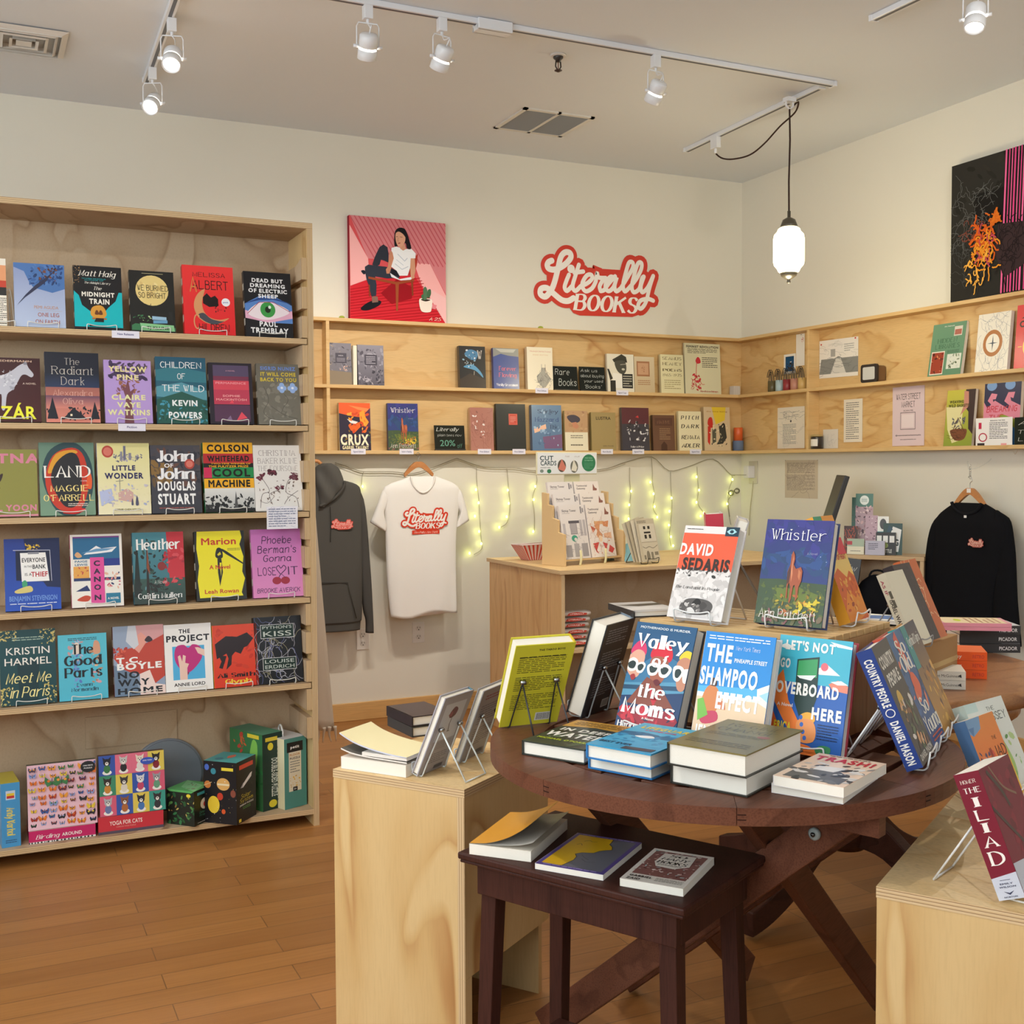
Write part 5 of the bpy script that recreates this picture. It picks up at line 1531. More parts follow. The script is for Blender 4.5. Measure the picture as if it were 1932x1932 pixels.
WA['shirley'] = """R 5a7a9e 0 0 1 1 6486a8
P 7a5a80 .35,.3 1,.36 1,.05 .4,.04
T S 2a3a58 .55 .86 .7 .08 Shirley
T S 2c4a80 .5 .68 .8 .09 Hazzard
T S 2a3a58 .74 .52 .3 .08 The
P f0c0a0 .06,.48 .46,.58 .48,.48 .08,.38
J 30 .05 .05 .9 .85 .07 88a8c8 a8c4dc 4e6c90"""
WA['kneel'] = """R e8e0c4 0 0 1 1
P c09a72 0,1 1,1 1,.46 0,.46
J 20 0 .48 1 .5 .1 b88e68 c8a47c a88060
O 4a4450 .1,.85 .4,.9 .66,.82 .62,.72 .3,.7
P c88a6a .3,.7 .5,.72 .62,.6 .5,.54 .36,.58
G 6a6454 .24 .3 .54 .1 2
G 6a6454 .24 .1 .54 .08 1"""
WA['lustra'] = """R a48f5e 0 0 1 1
T B 3c3424 .5 .85 .6 .08 LUSTRA
T N 4a4030 .68 .12 .44 .03 EZRA POUND"""
WA['prize'] = """R 3a3a44 0 0 1 1
R 5a2a34 0 .62 1 .38
J 40 .2 .2 .75 .5 .07 c8c8cc 2a2a30 8a8a90 e4e4e4
P c83a3a .5,.78 .6,.82 .62,.76
T Z e8e8e8 .54 .09 .5 .04 Take A Price"""
WA['brown'] = """R 6a4a38 0 0 1 1
R 5a3a30 .1 .7 .8 .22
G a08060 .3 .3 .5 .34 6
P 4a2e22 .36,.0 .64,0 .64,.16 .5,.26 .36,.16
T S 8a6a50 .5 .8 .6 .08 NATIVE"""
WA['pitch'] = """R ece2ba 0 0 1 1
T J 3a3428 .5 .84 .8 .09 P I T C H
T J 3a3428 .5 .62 .8 .09 D A R K
T J 3a3428 .5 .34 .8 .09 RENATA
T J 3a3428 .5 .13 .8 .09 ADLER"""
WA['redhair'] = """R d8c09a 0 0 1 1
P e8c83a .3,1 .85,1 .8,.7 .45,.6
O c83024 .14,.6 .18,.74 .3,.76 .34,.62 .3,.52
P c83024 .14,.56 .26,.56 .2,.12 .12,.2
P 5a5a4a .3,.5 .46,.5 .44,.2 .3,.16
P 3a3a34 .56,.56 .8,.62 .86,.3 .7,.16 .46,.14 .6,.3
O 2a2a28 .66,.58 .76,.64 .8,.54
J 30 .2 .1 .7 .5 .05 3a3830 8a8468 e8dcb8
T N a8702a .5 .9 .8 .03 the time being"""
R1, R2 = Z2, Z3
WB = [
(R1, 622, 664, 647, 'greyphoto', '5a5660', 'grey photo book at the left end of the upper wall shelf', .012, 'print'),
(R1, 676, 725, 651, 'greymount', '4a4854', 'grey book with a building photo, upper wall shelf', .018, 'print'),
(R1, 868, 917, 653, 'gloss', '2a2624', 'shiny black and blue book, upper wall shelf', .03, 'gloss'),
(R1, 932, 980, 657, 'flow', '2a3f8c', 'blue plastic-wrapped book with red letters, upper wall shelf', .026, 'gloss'),
(R1, 996, 1044, 655, 'trans', 'e8d8b8', 'cream book with a drawn bottle, upper wall shelf', .028, 'print'),
(R1, 1147, 1197, 668, 'portrait', 'd8d2be', 'book with a black and white portrait in a cap, upper wall shelf', .02, 'print'),
(R1, 1198, 1236, 673, 'tan', 'c0aa84', 'tan wrapped book with a brown square, upper wall shelf', .02, 'gloss'),
(R1, 1248, 1291, 669, 'seamus', 'd8ceA2', 'pale yellow book of poems, upper wall shelf', .02, 'print'),
(R1, 1294, 1361, 648, 'feminist', 'd0caa8', 'large cream book with a red rose drawing, upper wall shelf', .014, 'print'),
(R2, 641, 700, 760, 'crux', 'c8c0a0', 'orange and black book at the left end of the lower wall shelf', .022, 'print'),
(R2, 733, 790, 761, 'whistler', '2a3a5c', 'blue horse book on the lower wall shelf', .022, 'print'),
(R2, 889, 932, 769, 'rosebook', 'c89a80', 'rose pink wrapped book, lower wall shelf', .024, 'gloss'),
(R2, 938, 993, 762, 'darkred', '242624', 'plain black book with a small red label, lower wall shelf', .024, 'print'),
(R2, 1005, 1061, 764, 'shirley', '4a6484', 'blue plastic-wrapped book, lower wall shelf', .03, 'gloss'),
(R2, 1067, 1110, 775, 'kneel', 'b0a070', 'cream book with a kneeling figure photo, lower wall shelf', .02, 'print'),
(R2, 1117, 1163, 778, 'lustra', '8a7a4c', 'olive brown cloth book, lower wall shelf', .02, 'print'),
(R2, 1175, 1226, 769, 'prize', '4a4a52', 'dark book with a black and white photo collage, lower wall shelf', .024, 'gloss'),
(R2, 1233, 1274, 783, 'brown', '4a3428', 'small brown wrapped book, lower wall shelf', .024, 'gloss'),
(R2, 1282, 1325, 776, 'pitch', 'd8cea4', 'cream book with slanting black letters, lower wall shelf', .02, 'print'),
(R2, 1330, 1379, 768, 'redhair', 'b8a078', 'tan book with a red-haired figure, lower wall shelf', .03, 'print'),
]
def fixhex(c): return c.lower()
for i, (z, x0, x1, yt, art, spc, look, th, mt) in enumerate(WB):
    y0 = -.058 if th < .026 else -.066
    X0, X1 = at(x0, yt+50, y=y0).x, at(x1, yt+50, y=y0).x
    h = at((x0+x1)/2, yt, y=y0+.01).z-z-.001
    book(WA[art], X1-X0, h, th, ((X0+X1)/2, y0, z+.001), 0, .06, fixhex(spc), fixhex(spc), th > .015, look, 'rare and used books on the wall shelf', seed=i+40, mat=mt)
q0, q1 = at(665, 652, y=-.05), at(675, 727, y=-.05)
o = MB(); o.box(0, .02, 0, .03, 0, q0.z-Z2-.001, 'f0e8d4', 'paper'); o = o.build('book'); o.location = (q0.x+.001, -.06, Z2+.001); tag(o, 'cream page block showing between the two grey photo books', 'book')
for nm, z, x0, x1, yt, look in (('rare', Z2, 1045, 1091, 690, 'small chalkboard reading Rare Books on the wall shelf'), ('ask', Z2, 1095, 1143, 691, 'small chalkboard about used books on the wall shelf'), ('deal', Z3, 821, 878, 802, 'small chalkboard with a discount on the lower wall shelf')):
    y0 = -.06; a, b = at(x0, yt+30, y=y0), at(x1, yt+30, y=y0); h = at(x0, yt, y=y0+.01).z-z-.001; w_ = b.x-a.x
    r = empty('chalkboard', ((a.x+b.x)/2, y0, z+.001), 0, look, 'chalkboard', 'small chalkboards on the wall shelf', lean=-.12)
    m = MB(); m.box(-w_/2, w_/2, 0, .004, .004, h, '20231f', 'plastic'); draw(m, WA[nm], w_, h-.004, front(-w_/2, .004), 'paper'); m.build('slate', r)
    m = MB(); m.box(-w_/2, w_/2, -.008, .014, 0, .006, '2a2620', 'plastic'); m.build('foot', r)
tw = ((1, 676, 'Signed Edition'), (1, 767, 'Author in Reading'), (1, 914, 'First Edition'), (1, 979, 'First Edition'), (1, 1145, 'Rare Books'), (1, 1204, 'Signed First'), (1, 1312, 'Signed First'), (0, 1022, 'First Edition'), (0, 1174, 'Signed Copy'))
wh = ('under the orange and black book', 'under the small blue horse book', 'under the rose pink book', 'under the black book with a red label', 'under the olive brown book', 'under the dark photo collage book', 'under the tan book with the red-haired figure', 'under the cream book with a drawn bottle', 'under the portrait book')
for (lo, px, tx), wr in zip(tw, wh):
    z = Z3 if lo else Z2; q = at(px, 855 if lo else 741, y=-SD)
    shelf_tag(q.x, z-.006, -SD-.0018, .082, .03, f'white price tag on the wall shelf edge {wr}', f'T B 66688a .5 .5 .7 .3 {tx}')
# row of little card packs in the corner, candle-like box
r = empty('card_row', (at(1381, 730, y=-.05).x, -.05, Z2+.001), 0, 'row of small pale card packs in the corner of the upper wall shelf', 'cards')
x1c = -.06-r.location.x
for i in range(13):
    m = MB(); m.box(i*x1c/13, i*x1c/13+x1c/14, -.02, .025, 0, .055, ['d8cfc4', 'c8beb4', 'e0d8cc', 'bfb6ae'][i % 4], 'paper'); m.build('card_pack', r)
q = at(1393, 840, y=-.05)
r = empty('tube_box', (q.x, -.048, Z3+.001), 0, 'orange and slate blue round box standing in the shelf corner', 'box')
m = MB(); m.lathe([(.033, 0), (.034, .001), (.034, .062), (.033, .063)], '6a7890', 'paper', 28); m.build('lid', r)
m = MB(); m.lathe([(.027, .0635), (.028, .064), (.028, .145), (.027, .146)], 'd8622e', 'print', 28); m.build('body', r)
# ================================================================ right wall shelf contents
def rsheet(name, src, px0, py0, px1, py1, X, label, cat, col='efe9de', tilt=0, grp=None, mat='paper', seed=3):
    a, b = at(px0, (py0+py1)/2, x=X), at(px1, (py0+py1)/2, x=X); z1 = at((px0+px1)/2, py0, x=X).z; z0 = at((px0+px1)/2, py1, x=X).z
    return sheet(name, src, [(X, a.y, z1+tilt), (X, b.y, z1), (X, b.y, z0), (X, a.y, z0+tilt)], mat, col, label, cat, grp, seed)
rsheet('pinned_paper', 'J 8 .6 .75 .3 .12 .1 d08a80 e0a8a0\nE 3a2a2a .6 .97 .08 .008', 1502, 630, 1518, 690, -.0105, 'tall white paper slip pinned beside the shelf divider', 'paper')
rsheet('photo_card', 'R 2a5a8a .14 .12 .72 .76 204a6a\nJ 20 .2 .14 .6 .4 .1 2c2c2c 44403c 3a3a3a\nP e8e8e8 .5,.6 .7,.62 .6,.56', 1479, 668, 1501, 705, -.0095, 'small white-bordered blue photo card behind the glasses cups', 'photo')
rsheet('pencil_drawing', 'P 8a8a86 0,.1 1,.1 1,.5 .6,.5 .5,.55 .4,.5 .05,.5\nP d8d4cc .3,.1 .7,.1 .56,.5 .44,.5\nR a8a6a0 .3 .55 .12 .2\nG a0a09c .65 .65 .25 .22 4\nW 9a9a96 16 .003 .1 .5 .8 .4\nW 6a6a68 20 .004 .05 .12 .9 .36\nE c8302a .05 .9 .02 .02\nE c8302a .93 .97 .02 .02', 1546, 640, 1619, 712, -.0105, 'pencil drawing of a street on white paper, upper right wall shelf', 'drawing', 'e9e3da', .004)
rsheet('pencil_drawing', 'W 6a6a68 22 .005 .1 .72 .8 .2\nG 8a8a88 .2 .1 .5 .5 14\nW 9a9a96 12 .004 .1 .05 .8 .5\nE 5a5a58 .5 .66 .03 .03', 1467, 768, 1518, 846, -.0105, 'white drawing sheet with pencil scribbles left of the divider, lower right wall shelf', 'drawing', 'e6dccb')
rsheet('receipt_list', 'G 7a7874 .12 .06 .7 .88 18', 1592, 753, 1627, 834, -.0105, 'narrow handwritten list pinned on the lower right wall shelf', 'paper', 'e4dac8')
rsheet('market_poster', """R d9c4c8 0 0 1 1
T D 3a3434 .5 .83 .76 .09 WATER STREET
T D 3a3434 .5 .70 .42 .09 MARKET
T B 4a4444 .5 .595 .3 .022 SCAN ME
L 4a4444 .012 .26,.56 .26,.28 .72,.28 .72,.56 .26,.56
R e4d4d6 .3 .31 .38 .22
T B 4a4444 .5 .18 .8 .022 @waterstreetmarketnewpaltz
T B 4a4444 .5 .11 .5 .018 www.waterstreetmarket.com""", 1684, 729, 1744, 841, -.0105, 'pink poster reading WATER STREET MARKET on the lower right wall shelf', 'poster', 'd9c4c8')
rsheet('small_card', 'W 9a9894 12 .006 .2 .2 .6 .6', 1553, 810, 1581, 846, -.0105, 'small white card behind the black candle', 'card', 'ddd6ca')
rsheet('wall_notice', """G 8a7c74 .06 .66 .86 .28 14
G 8a7c74 .06 .2 .86 .42 20
W 9a8a80 20 .006 .05 .1 .9 .85
E 5a5048 .0 1 .02 .015
E 5a5048 1 1 .02 .015""", 1481, 868, 1543, 940, -.0012, 'faint printed notice taped to the right wall under the shelf', 'notice', 'cdbfa8')
# eyeglass cups
for i, (col, nm) in enumerate((('5a5030', 'olive'), ('a8bcc0', 'pale blue'), ('8a2a30', 'red'), ('b8806c', 'salmon'), ('c8a464', 'mustard'))):
    px = 1457+i*14.2; q = at(px, 715, x=-.05)
    r = empty('glasses_cup', (-.05, q.y, Z2+.001), 0, f'{nm} cup holding reading glasses, upper right wall shelf', 'cup', 'coloured cups of reading glasses')
    m = MB(); m.lathe([(.024, 0), (.026, .002), (.026, .066), (.0245, .066), (.0245, .004), (.002, .003)], col, 'plastic', 20); m.build('cup', r)
    r = empty('reading_glasses', (-.05, q.y, Z2+.001), 0, f'dark-framed reading glasses standing in the {nm} cup', 'glasses', 'reading glasses in the coloured cups')
    m = MB(); a = .3*(i-2)
    for s_ in (-1, 1):
        m.tube(smooth([(s_*.012, -.006, .02), (s_*.01, .002, .1), (s_*.006, .02, .135), (s_*.006, .036, .115), (s_*.004, .044, .09)], 4), .0022, '2a2420', 'plastic', 5)
    m.build('temples', r); m = MB()
    m.tube(smooth([(-.014, -.016, .02), (-.016, -.018, .08), (-.012, -.006, .12), (-.008, .014, .1), (-.012, .018, .05), (-.014, .006, .04)], 4), .0024, '2a2420', 'plastic', 5); m.build('rim', r)
# smart display / clock
q0, q1 = at(1627, 702, x=-.07), at(1658, 702, x=-.07)
r = empty('desk_clock', (-.07, (q0.y+q1.y)/2, Z2+.001), math.pi/2*-1, 'small clock with black rounded frame on the upper right wall shelf', 'clock'); w_ = abs(q1.y-q0.y)
def rrect(w, h, r_, n=5):
    o = []
    for cx, cz, a0 in ((w/2-r_, h-r_, 0), (-w/2+r_, h-r_, 90), (-w/2+r_, r_, 180), (w/2-r_, r_, 270)):
        o += [(cx+r_*math.cos(math.radians(a0+90*k/n)), cz+r_*math.sin(math.radians(a0+90*k/n))) for k in range(n+1)]
    return o
hc = at(1640, 688, x=-.07).z-Z2
m = MB(); m.prism(rrect(w_, hc, .014), -.012, 0, '2a2422', 'plastic', 'xz'); m.build('frame', r, fixn=True)
m = MB(); m.prism([(x, z) for x, z in rrect(w_*.72, hc*.7, .008)], -.0135, -.0121, 'c8c8c4', 'gloss', 'xz'); m.build('screen', r, fixn=True)
for o in r.children[-1:]: 
    o.location.z = hc*.15
m = MB(); m.prism(rrect(w_*.9, hc*.92, .012), .0005, .05, '7a5a3a', 'plastic', 'xz'); m.build('body', r, fixn=True)
# candle jar
q = at(1541, 830, x=-.05)
r = empty('candle_jar', (-.05, q.y, Z3+.001), 0, 'black candle jar with a white label beside the divider', 'candle')
m = MB(); m.lathe([(.032, 0), (.034, .003), (.034, .066), (.032, .07)], '2a221e', 'gloss', 28); m.build('jar', r)
m = MB(); m.lathe([(.03, .0705), (.033, .072), (.033, .08), (.03, .082)], 'a8905a', 'metalpaint', 28); m.build('lid', r)
m = MB()
for k in range(8):
    a0 = math.radians(150+k*11); a1 = a0+math.radians(11); R_ = .0344
    m.mesh([(R_*math.cos(a), R_*math.sin(a), z) for a, z in ((a0, .016), (a1, .016), (a1, .056), (a0, .056))], [(0, 1, 2, 3)], 'e4ded4', 'paper')
m.build('label', r)
# facing books on the right wall
RA = {}
RA['hidden'] = """R 5f8a6c 0 0 1 1 6c9678
T S 3f6a50 .48 .67 .6 .08 HIDDEN
T S 3f6a50 .5 .56 .74 .08 LIBRARIES
R d8d0c4 .66 .74 .24 .18
R b06a5a .68 .76 .2 .1
R e8dcd0 .05 .03 .4 .44
R 9a3a24 .07 .05 .36 .4
J 18 .08 .06 .34 .38 .05 6a2418 d88a5a 4a1a14
R d8dcd0 .54 .12 .42 .28
J 24 .56 .14 .38 .24 .05 5a6a50 8a9a80 c8d0c8
G 3a5a48 .52 .42 .36 .06 3
T B e8e8e0 .5 .94 .3 .02 DC Helmuth"""
RA['compass'] = """R eee8da 0 0 1 1
W 4a5a78 50 .004 .04 .04 .9 .92
E eee8da .5 .48 .32 .25
E b0703a .5 .48 .3 .23
E eee8da .5 .48 .21 .16
P 3a4a5a .5,.62 .52,.49 .66,.48 .52,.47 .5,.34 .48,.47 .34,.48 .48,.49"""
RA['redobj'] = """R d8303a 0 0 1 1
T X 2a1416 .5 .84 .7 .1 A
T X 2a1416 .5 .7 .8 .1 Object
E f0c04a .5 .34 .26 .18
E d8303a .5 .34 .18 .12
T N e8c8b0 .5 .95 .4 .02 MAURICE
L f0c04a .02 .5,.55 .5,.62
L f0c04a .02 .2,.34 .1,.34"""
RA['weave'] = """R 8a9a3a 0 0 1 1 c8c04a
P e0d8a0 0,.7 .6,.7 .6,.1 .3,.05 .1,.3
P 3a2a2a .66,1 1,1 1,.2 .84,.3 .8,.6 .62,.72
P c88a78 .6,.98 .76,.96 .8,.7 .62,.6 .52,.54 .62,.72
J 30 .2 .3 .5 .2 .06 5a5a60 6a6a70 44444a
O 7a4a30 .2,.26 .36,.3 .6,.3 .8,.28 .72,.12 .4,.1
W 4a2a1a 20 .008 .24 .1 .5 .18
L 5a3a2a .02 .3,.28 .46,.5 .66,.3
T X 4a4a20 .36 .79 .5 .05 WEAVING
T X 4a4a20 .44 .72 .72 .05 WILD BASKETS"""
RA['breaking'] = """R e08aa0 0 0 1 1
P 2a2f50 0,1 1,1 1,.62 .75,.7 .66,.58 .3,.72 .1,.6 0,.7
E 7aa0d0 .2 .96 .14 .08
E 7aa0d0 .7 .96 .14 .08
P e08aa0 .1,.72 .2,.84 .36,.82 .32,.74 .24,.74 .3,.6
P e08aa0 .56,.7 .66,.84 .84,.84 .8,.74 .72,.76 .8,.58
P 8aa03a .2,.3 .5,.5 .9,.4 1,.1 .6,.0
P 4a90d0 .5,.0 .8,.3 1,.2 1,0
T h c82a3a .5 .58 .84 .09 BREAKING
T h c82a3a .36 .44 .4 .09 THE"""
RB = [(Z2, 1750, 1812, 608, 'hidden', '5a8068', 'green book with small photos, upper right wall shelf', .02, .16),
(Z2, 1839, 1900, 590, 'compass', 'd8d4cc', 'cream book with a compass ring, upper right wall shelf', .02, .1),
(Z2, 1913, 1975, 572, 'redobj', 'c02a34', 'red book cut by the right edge, upper right wall shelf', .02, .08),
(Z3, 1780, 1833, 735, 'weave', '7a3a34', 'book with a woven basket, lower right wall shelf', .018, .1),
(Z3, 1853, 1922, 722, 'breaking', 'c8c0b8', 'pink and blue wave book, lower right wall shelf', .02, .06)]
for i, (z, x0, x1, yt, art, spc, look, th, ln_) in enumerate(RB):
    X = -.062; a, b = at(x0, yt+60, x=X), at(x1, yt+60, x=X); h = at((x0+x1)/2, yt, x=X+.015).z-z-.001
    book(RA[art], abs(b.y-a.y), h, th, (X, (a.y+b.y)/2, z+.001), -math.pi/2, ln_, spc, spc, False, look, 'books on the right wall shelf', seed=i+70)
rsheet('info_card', 'R c83050 .08 .62 .08 .22\nE b84050 .2 .32 .12 .16\nE f2eeea .2 .32 .09 .12\nG 5a5a60 .38 .25 .5 .6 10\nT B 4a4a50 .6 .9 .4 .04 BREAKING THE TIDE\nR 3a3436 .05 .02 .2 .1\nR e8a0a0 .7 .02 .15 .08', 1841, 788, 1910, 842, -.086, 'white information card leaning before the pink wave book', 'card', 'f2eeea')
rsheet('chalk_card', 'R 24281f 0 0 1 1\nT H c8c8c0 .5 .8 .8 .12 Ask\nT H c8c8c0 .5 .5 .8 .12 To Be\nT H c8c8c0 .5 .25 .8 .12 Loved', 1914, 786, 1985, 842, -.086, 'black chalk card at the right edge of the lower right wall shelf', 'card', '24281f')

# small things
for px_, py_, X_, lb in ((1020, 618, 0, 'tiny yellow-green ball on the shelf top right of the shop sign edge'), (645, 599, 0, 'tiny yellow-green ball on the shelf top left of the pink painting')):
    q = at(px_, py_, y=-.045); o = MB(); o.lathe([(.002, 0), (.014, .002), (.016, .008), (.01, .014), (.002, .016)], 'a8b44a', 'cloth', 14); o = o.build('felt_ball'); o.location = (q.x, -.045, Z1+.001); tag(o, lb, 'ball', 'felt balls on the shelf top')
q = at(1918, 862, x=-.07); o = MB(); o.tube(smooth([(0, 0, .0), (0, 0, -.014), (.0, .008, -.024), (0, .016, -.018), (0, .016, -.01)], 4), .0018, 'b8a890', 'metalpaint', 6); o = o.build('cup_hook'); o.location = (-.07, q.y, Z3-.0192); tag(o, 'small screw hook under the right wall shelf near the right edge', 'hook')
# ================================================================ things on the round table, crate, plinths and side table
TA = {'none': WHIS}
TA['valley'] = """R 2c5f88 0 0 1 1 2a5880
P 3c78a0 0,.5 .5,.75 1,.62 1,.5 0,.35
P 5a98b8 0,.42 1,.5 1,.36 0,.3
P 2a5070 0,.4 1,.46 1,.42 0,.36
P 24406a 0,.3 1,.4 1,0 0,0
O d83a6a 0,.72 .1,.82 .22,.8 .26,.7 .1,.66
O e0a890 0,.68 .12,.74 .25,.7 .24,.56 .18,.48 .05,.5 -.05,.6
O d82a3c .34,.7 .42,.82 .6,.83 .7,.74 .68,.66 .5,.64
O a8604a .36,.66 .5,.7 .66,.66 .64,.5 .52,.42 .42,.48
P 8a4a3a .36,.5 .2,.34 .1,.24 .9,.24 .78,.32 .6,.44
P c8303c .42,.44 .5,.3 .56,.24 .66,.42 .6,.3
O e8d03a .82,.7 .9,.78 1.02,.76 1.04,.68
O c88a6e .8,.66 .92,.72 1.05,.66 1.0,.44 .9,.42 .84,.5
O f4efe6 -.04,.6 .06,.66 .16,.63 .15,.55 .04,.53
O f4efe6 .14,.6 .24,.63 .3,.6 .26,.53 .17,.53
O 2a3a3a .0,.6 .07,.63 .13,.61 .11,.56 .03,.56
O 2a3a3a .17,.59 .23,.61 .27,.59 .24,.55 .19,.55
O f4efe6 .33,.6 .44,.64 .53,.61 .5,.53 .38,.52
O f4efe6 .52,.61 .62,.64 .74,.6 .68,.52 .56,.52
O 2a3a3a .37,.595 .45,.61 .5,.59 .47,.55 .4,.545
O 2a3a3a .56,.59 .63,.61 .69,.59 .65,.545 .59,.545
O f4efe6 .76,.62 .86,.64 .94,.6 .88,.5 .79,.52
O f4efe6 .92,.6 1.0,.62 1.06,.6 1.02,.5 .95,.5
O 2a3a3a .8,.595 .86,.61 .9,.58 .86,.53 .81,.54
O a83a3c .08,.49 .14,.51 .17,.47 .12,.45
O 6a2028 .48,.47 .54,.49 .6,.46 .54,.43
P 9a2434 .1,.2 .9,.22 1,.14 .9,.04 .2,.04 .0,.12
J 16 .1 .04 .8 .16 .12 c83040 7a1c2c 3a2a4a
T B e4ecf0 .5 .955 .84 .022 MOTHERHOOD IS MURDER.
T Z f6f6f2 .5 .83 .86 .12 Valley
T Z f6f6f2 .52 .655 .26 .11 of
T Z f6f6f2 .5 .375 .44 .12 the
T Z f6f6f2 .5 .22 .9 .13 Moms
T B f2e8e0 .52 .125 .2 .022 A Novel
T Z f6f6f2 .26 .045 .44 .05 Hannah"""
TA['shampoo'] = """R 2a96dc 0 0 1 1 1e86d4
R e0bc98 0 0 1 .44 ecd0ac
P 58b4e4 0,.52 1,.56 1,.46 0,.44
P e8f0ec 0,.47 1,.46 1,.44 0,.43
P f0ece0 .84,.55 1,.6 1,.4 .86,.44
P a8d8e8 .88,.5 1,.54 1,.45
O d8844a .12,.5 .2,.54 .3,.5 .34,.4 .28,.3 .12,.32 .08,.4
O 4a2c24 .16,.54 .2,.6 .26,.58 .26,.53
O c83a5a .08,.28 .3,.32 .34,.24 .14,.2
P d87a4a .28,.44 .42,.4 .44,.34 .3,.34
P 7ab848 .02,.4 .1,.42 .2,.28 .06,.22
O 5a4a6a .4,.22 .56,.27 .7,.2 .62,.12 .48,.14
O 3f7a4a .42,.2 .5,.24 .56,.18 .48,.14
O e83a3a .84,.21 .96,.22 .96,.15 .86,.15
G f0f6fa .06 .93 .88 .045 2
T H eef4f8 .64 .875 .34 .035 New York Times
T B f2f6f8 .7 .77 .46 .035 PINEAPPLE STREET
T X f6f6f2 .24 .82 .38 .15 THE
T X f6f6f2 .42 .62 .82 .15 SHAMPOO
T X f6f6f2 .6 .42 .62 .14 EFFECT
T X f6f6f2 .26 .14 .44 .1 JENNY
T H 3a3a4a .62 .08 .34 .05 A Novel
T X f6f6f2 .4 .02 .7 .08 JACKSON
E 3a3a7a .13 .03 .09 .06
T B f4f4f4 .13 .03 .12 .03 JENNA"""
TA['over'] = """R 2a5fae 0 0 1 1 2660b4
R 44b4cc 0 .6 1 .4
P f0f0ea 0,.9 .1,.93 .22,.9 .1,.88
P f0f0ea .7,.98 1,.95 1,.93 .8,.94
P f0f0ea .5,.72 .7,.78 .88,.7 .6,.69
E e8707a .66 .76 .05 .035
P e88a70 .74,.62 .86,.66 1,.62 1,.56 .8,.57
P f0f0ea .76,.64 .9,.66 1,.63 .86,.62
L 5a90d0 .006 .5,.35 .9,.37
L 5a90d0 .006 .55,.2 .95,.18
L 5a90d0 .006 .0,.2 .2,.22
P 223a34 .28,.8 .58,.84 .6,.48 .54,.32 .4,.3 .3,.44
P 3fa060 .3,.79 .56,.82 .57,.66 .3,.66
P f0f4f0 .3,.66 .56,.68 .5,.63 .34,.64
P f08038 0,.6 .1,.7 .22,.44 .4,.26 .44,.14 .3,.16 .14,.3 .0,.44
P e86a2c .0,.36 .1,.24 .24,.14 .4,.1 .0,.1
O f4b03a .4,.32 .5,.36 .6,.34 .6,.28 .44,.26
O f09a58 .38,.28 .56,.3 .64,.22 .62,.12 .46,.1 .38,.18
E 3a6ac0 .42 .31 .025 .02
E 3a6ac0 .44 .25 .025 .02
E 3a6ac0 .47 .19 .025 .02
E 3a6ac0 .5 .14 .025 .02
P f08038 .3,.0 .36,.1 .56,.08 .8,.02 .84,0
O 3f8a5a .66,.06 .74,.1 .86,.09 .84,.03 .7,.02
T X f6f2ea .44 .92 .68 .08 LET'S NOT
T X f6f2ea .12 .76 .14 .08 GO
T X f6f2ea .46 .55 .86 .1 OVERBOARD
T X f6f2ea .76 .36 .4 .1 HERE
T B f6e8e0 .18 .4 .22 .03 A Novel
T X f4d83a .18 .22 .24 .07 ERICA
T X f4d83a .18 .13 .3 .07 HENDRY
G 16305a .66 .14 .28 .14 6"""
TA['sedaris'] = """R e6e0dc 0 0 1 1
R ea6040 0 .52 1 .4
R 1e3a4a .76 .9 .24 .1
P a8d8e0 .78,.95 .83,.975 .9,.98 .96,.95 .9,.925 .83,.925
E 1e3a4a .87 .951 .035 .018
J 80 0 .04 1 .44 .12 dcd6d2 d2ccc8 c8c2be e8e4e0
J 26 0 .47 1 .06 .05 5a5654 8a8480 e6e0dc d0c8c4
J 10 .0 .43 1 .1 .05 3a3836 e6e0dc
T X f4ece4 .3 .745 .62 .12 DAVID
T X 3a2c28 .52 .585 .86 .13 SEDARIS
T I 2a2826 .46 .33 .8 .03 The Land and Its People
O 5a5654 .2,.12 .3,.2 .5,.22 .72,.2 .8,.14 .7,.06 .3,.05
O 2a2826 .42,.16 .5,.22 .58,.18 .52,.12
O 4a4644 .56,.15 .62,.19 .7,.15 .62,.1
O dcd8d4 .34,.1 .42,.12 .5,.07 .36,.05
J 20 .22 .06 .54 .12 .05 8a8480 3a3634 c8c2be
G 4a4644 .05 .955 .3 .018 1"""
TA['deep'] = """R 3a4038 0 0 1 1 2c322c
P c8963c 0,1 1,1 1,.72 .5,.78 0,.7
J 40 0 .05 1 .6 .12 3a4438 4a5a44 2a302a 5a6a50
G 4a3414 .1 .8 .8 .16 3
T X f0ece0 .5 .6 .8 .1 IN DEEP
T X f4f0e6 .5 .4 .92 .16 WATER
T X b8c83a .5 .2 .86 .05 MICHAEL O'FORRIN"""
TA['lifeguard'] = """R 3a9cc8 0 0 1 1 5ab8d8
P 2a6a90 0,.62 .3,.66 .6,.62 1,.68 1,.5 0,.5
J 40 0 .1 1 .55 .1 3a94c0 4aaad0 2a80b0
O f0f0f0 .3,.5 .5,.56 .6,.5 .45,.46
T X f0d040 .55 .84 .86 .09 LIFEGUARD
T B e83a5a .5 .74 .5 .04 A SUMMER NOVEL
P 3a3a44 .5,.12 .95,.14 .95,.05 .5,.03
T B 1a3a5a .3 .18 .5 .06 BEST EVER"""
TA['regime'] = """R 7f7240 0 0 1 1 75693a
T S 544a28 .5 .84 .7 .1 REGIME
T S 544a28 .5 .68 .76 .1 CHANGE
G 544a28 .12 .46 .74 .1 3
E 8a4a3a .8 .56 .08 .04
G 544a28 .1 .14 .8 .14 3"""
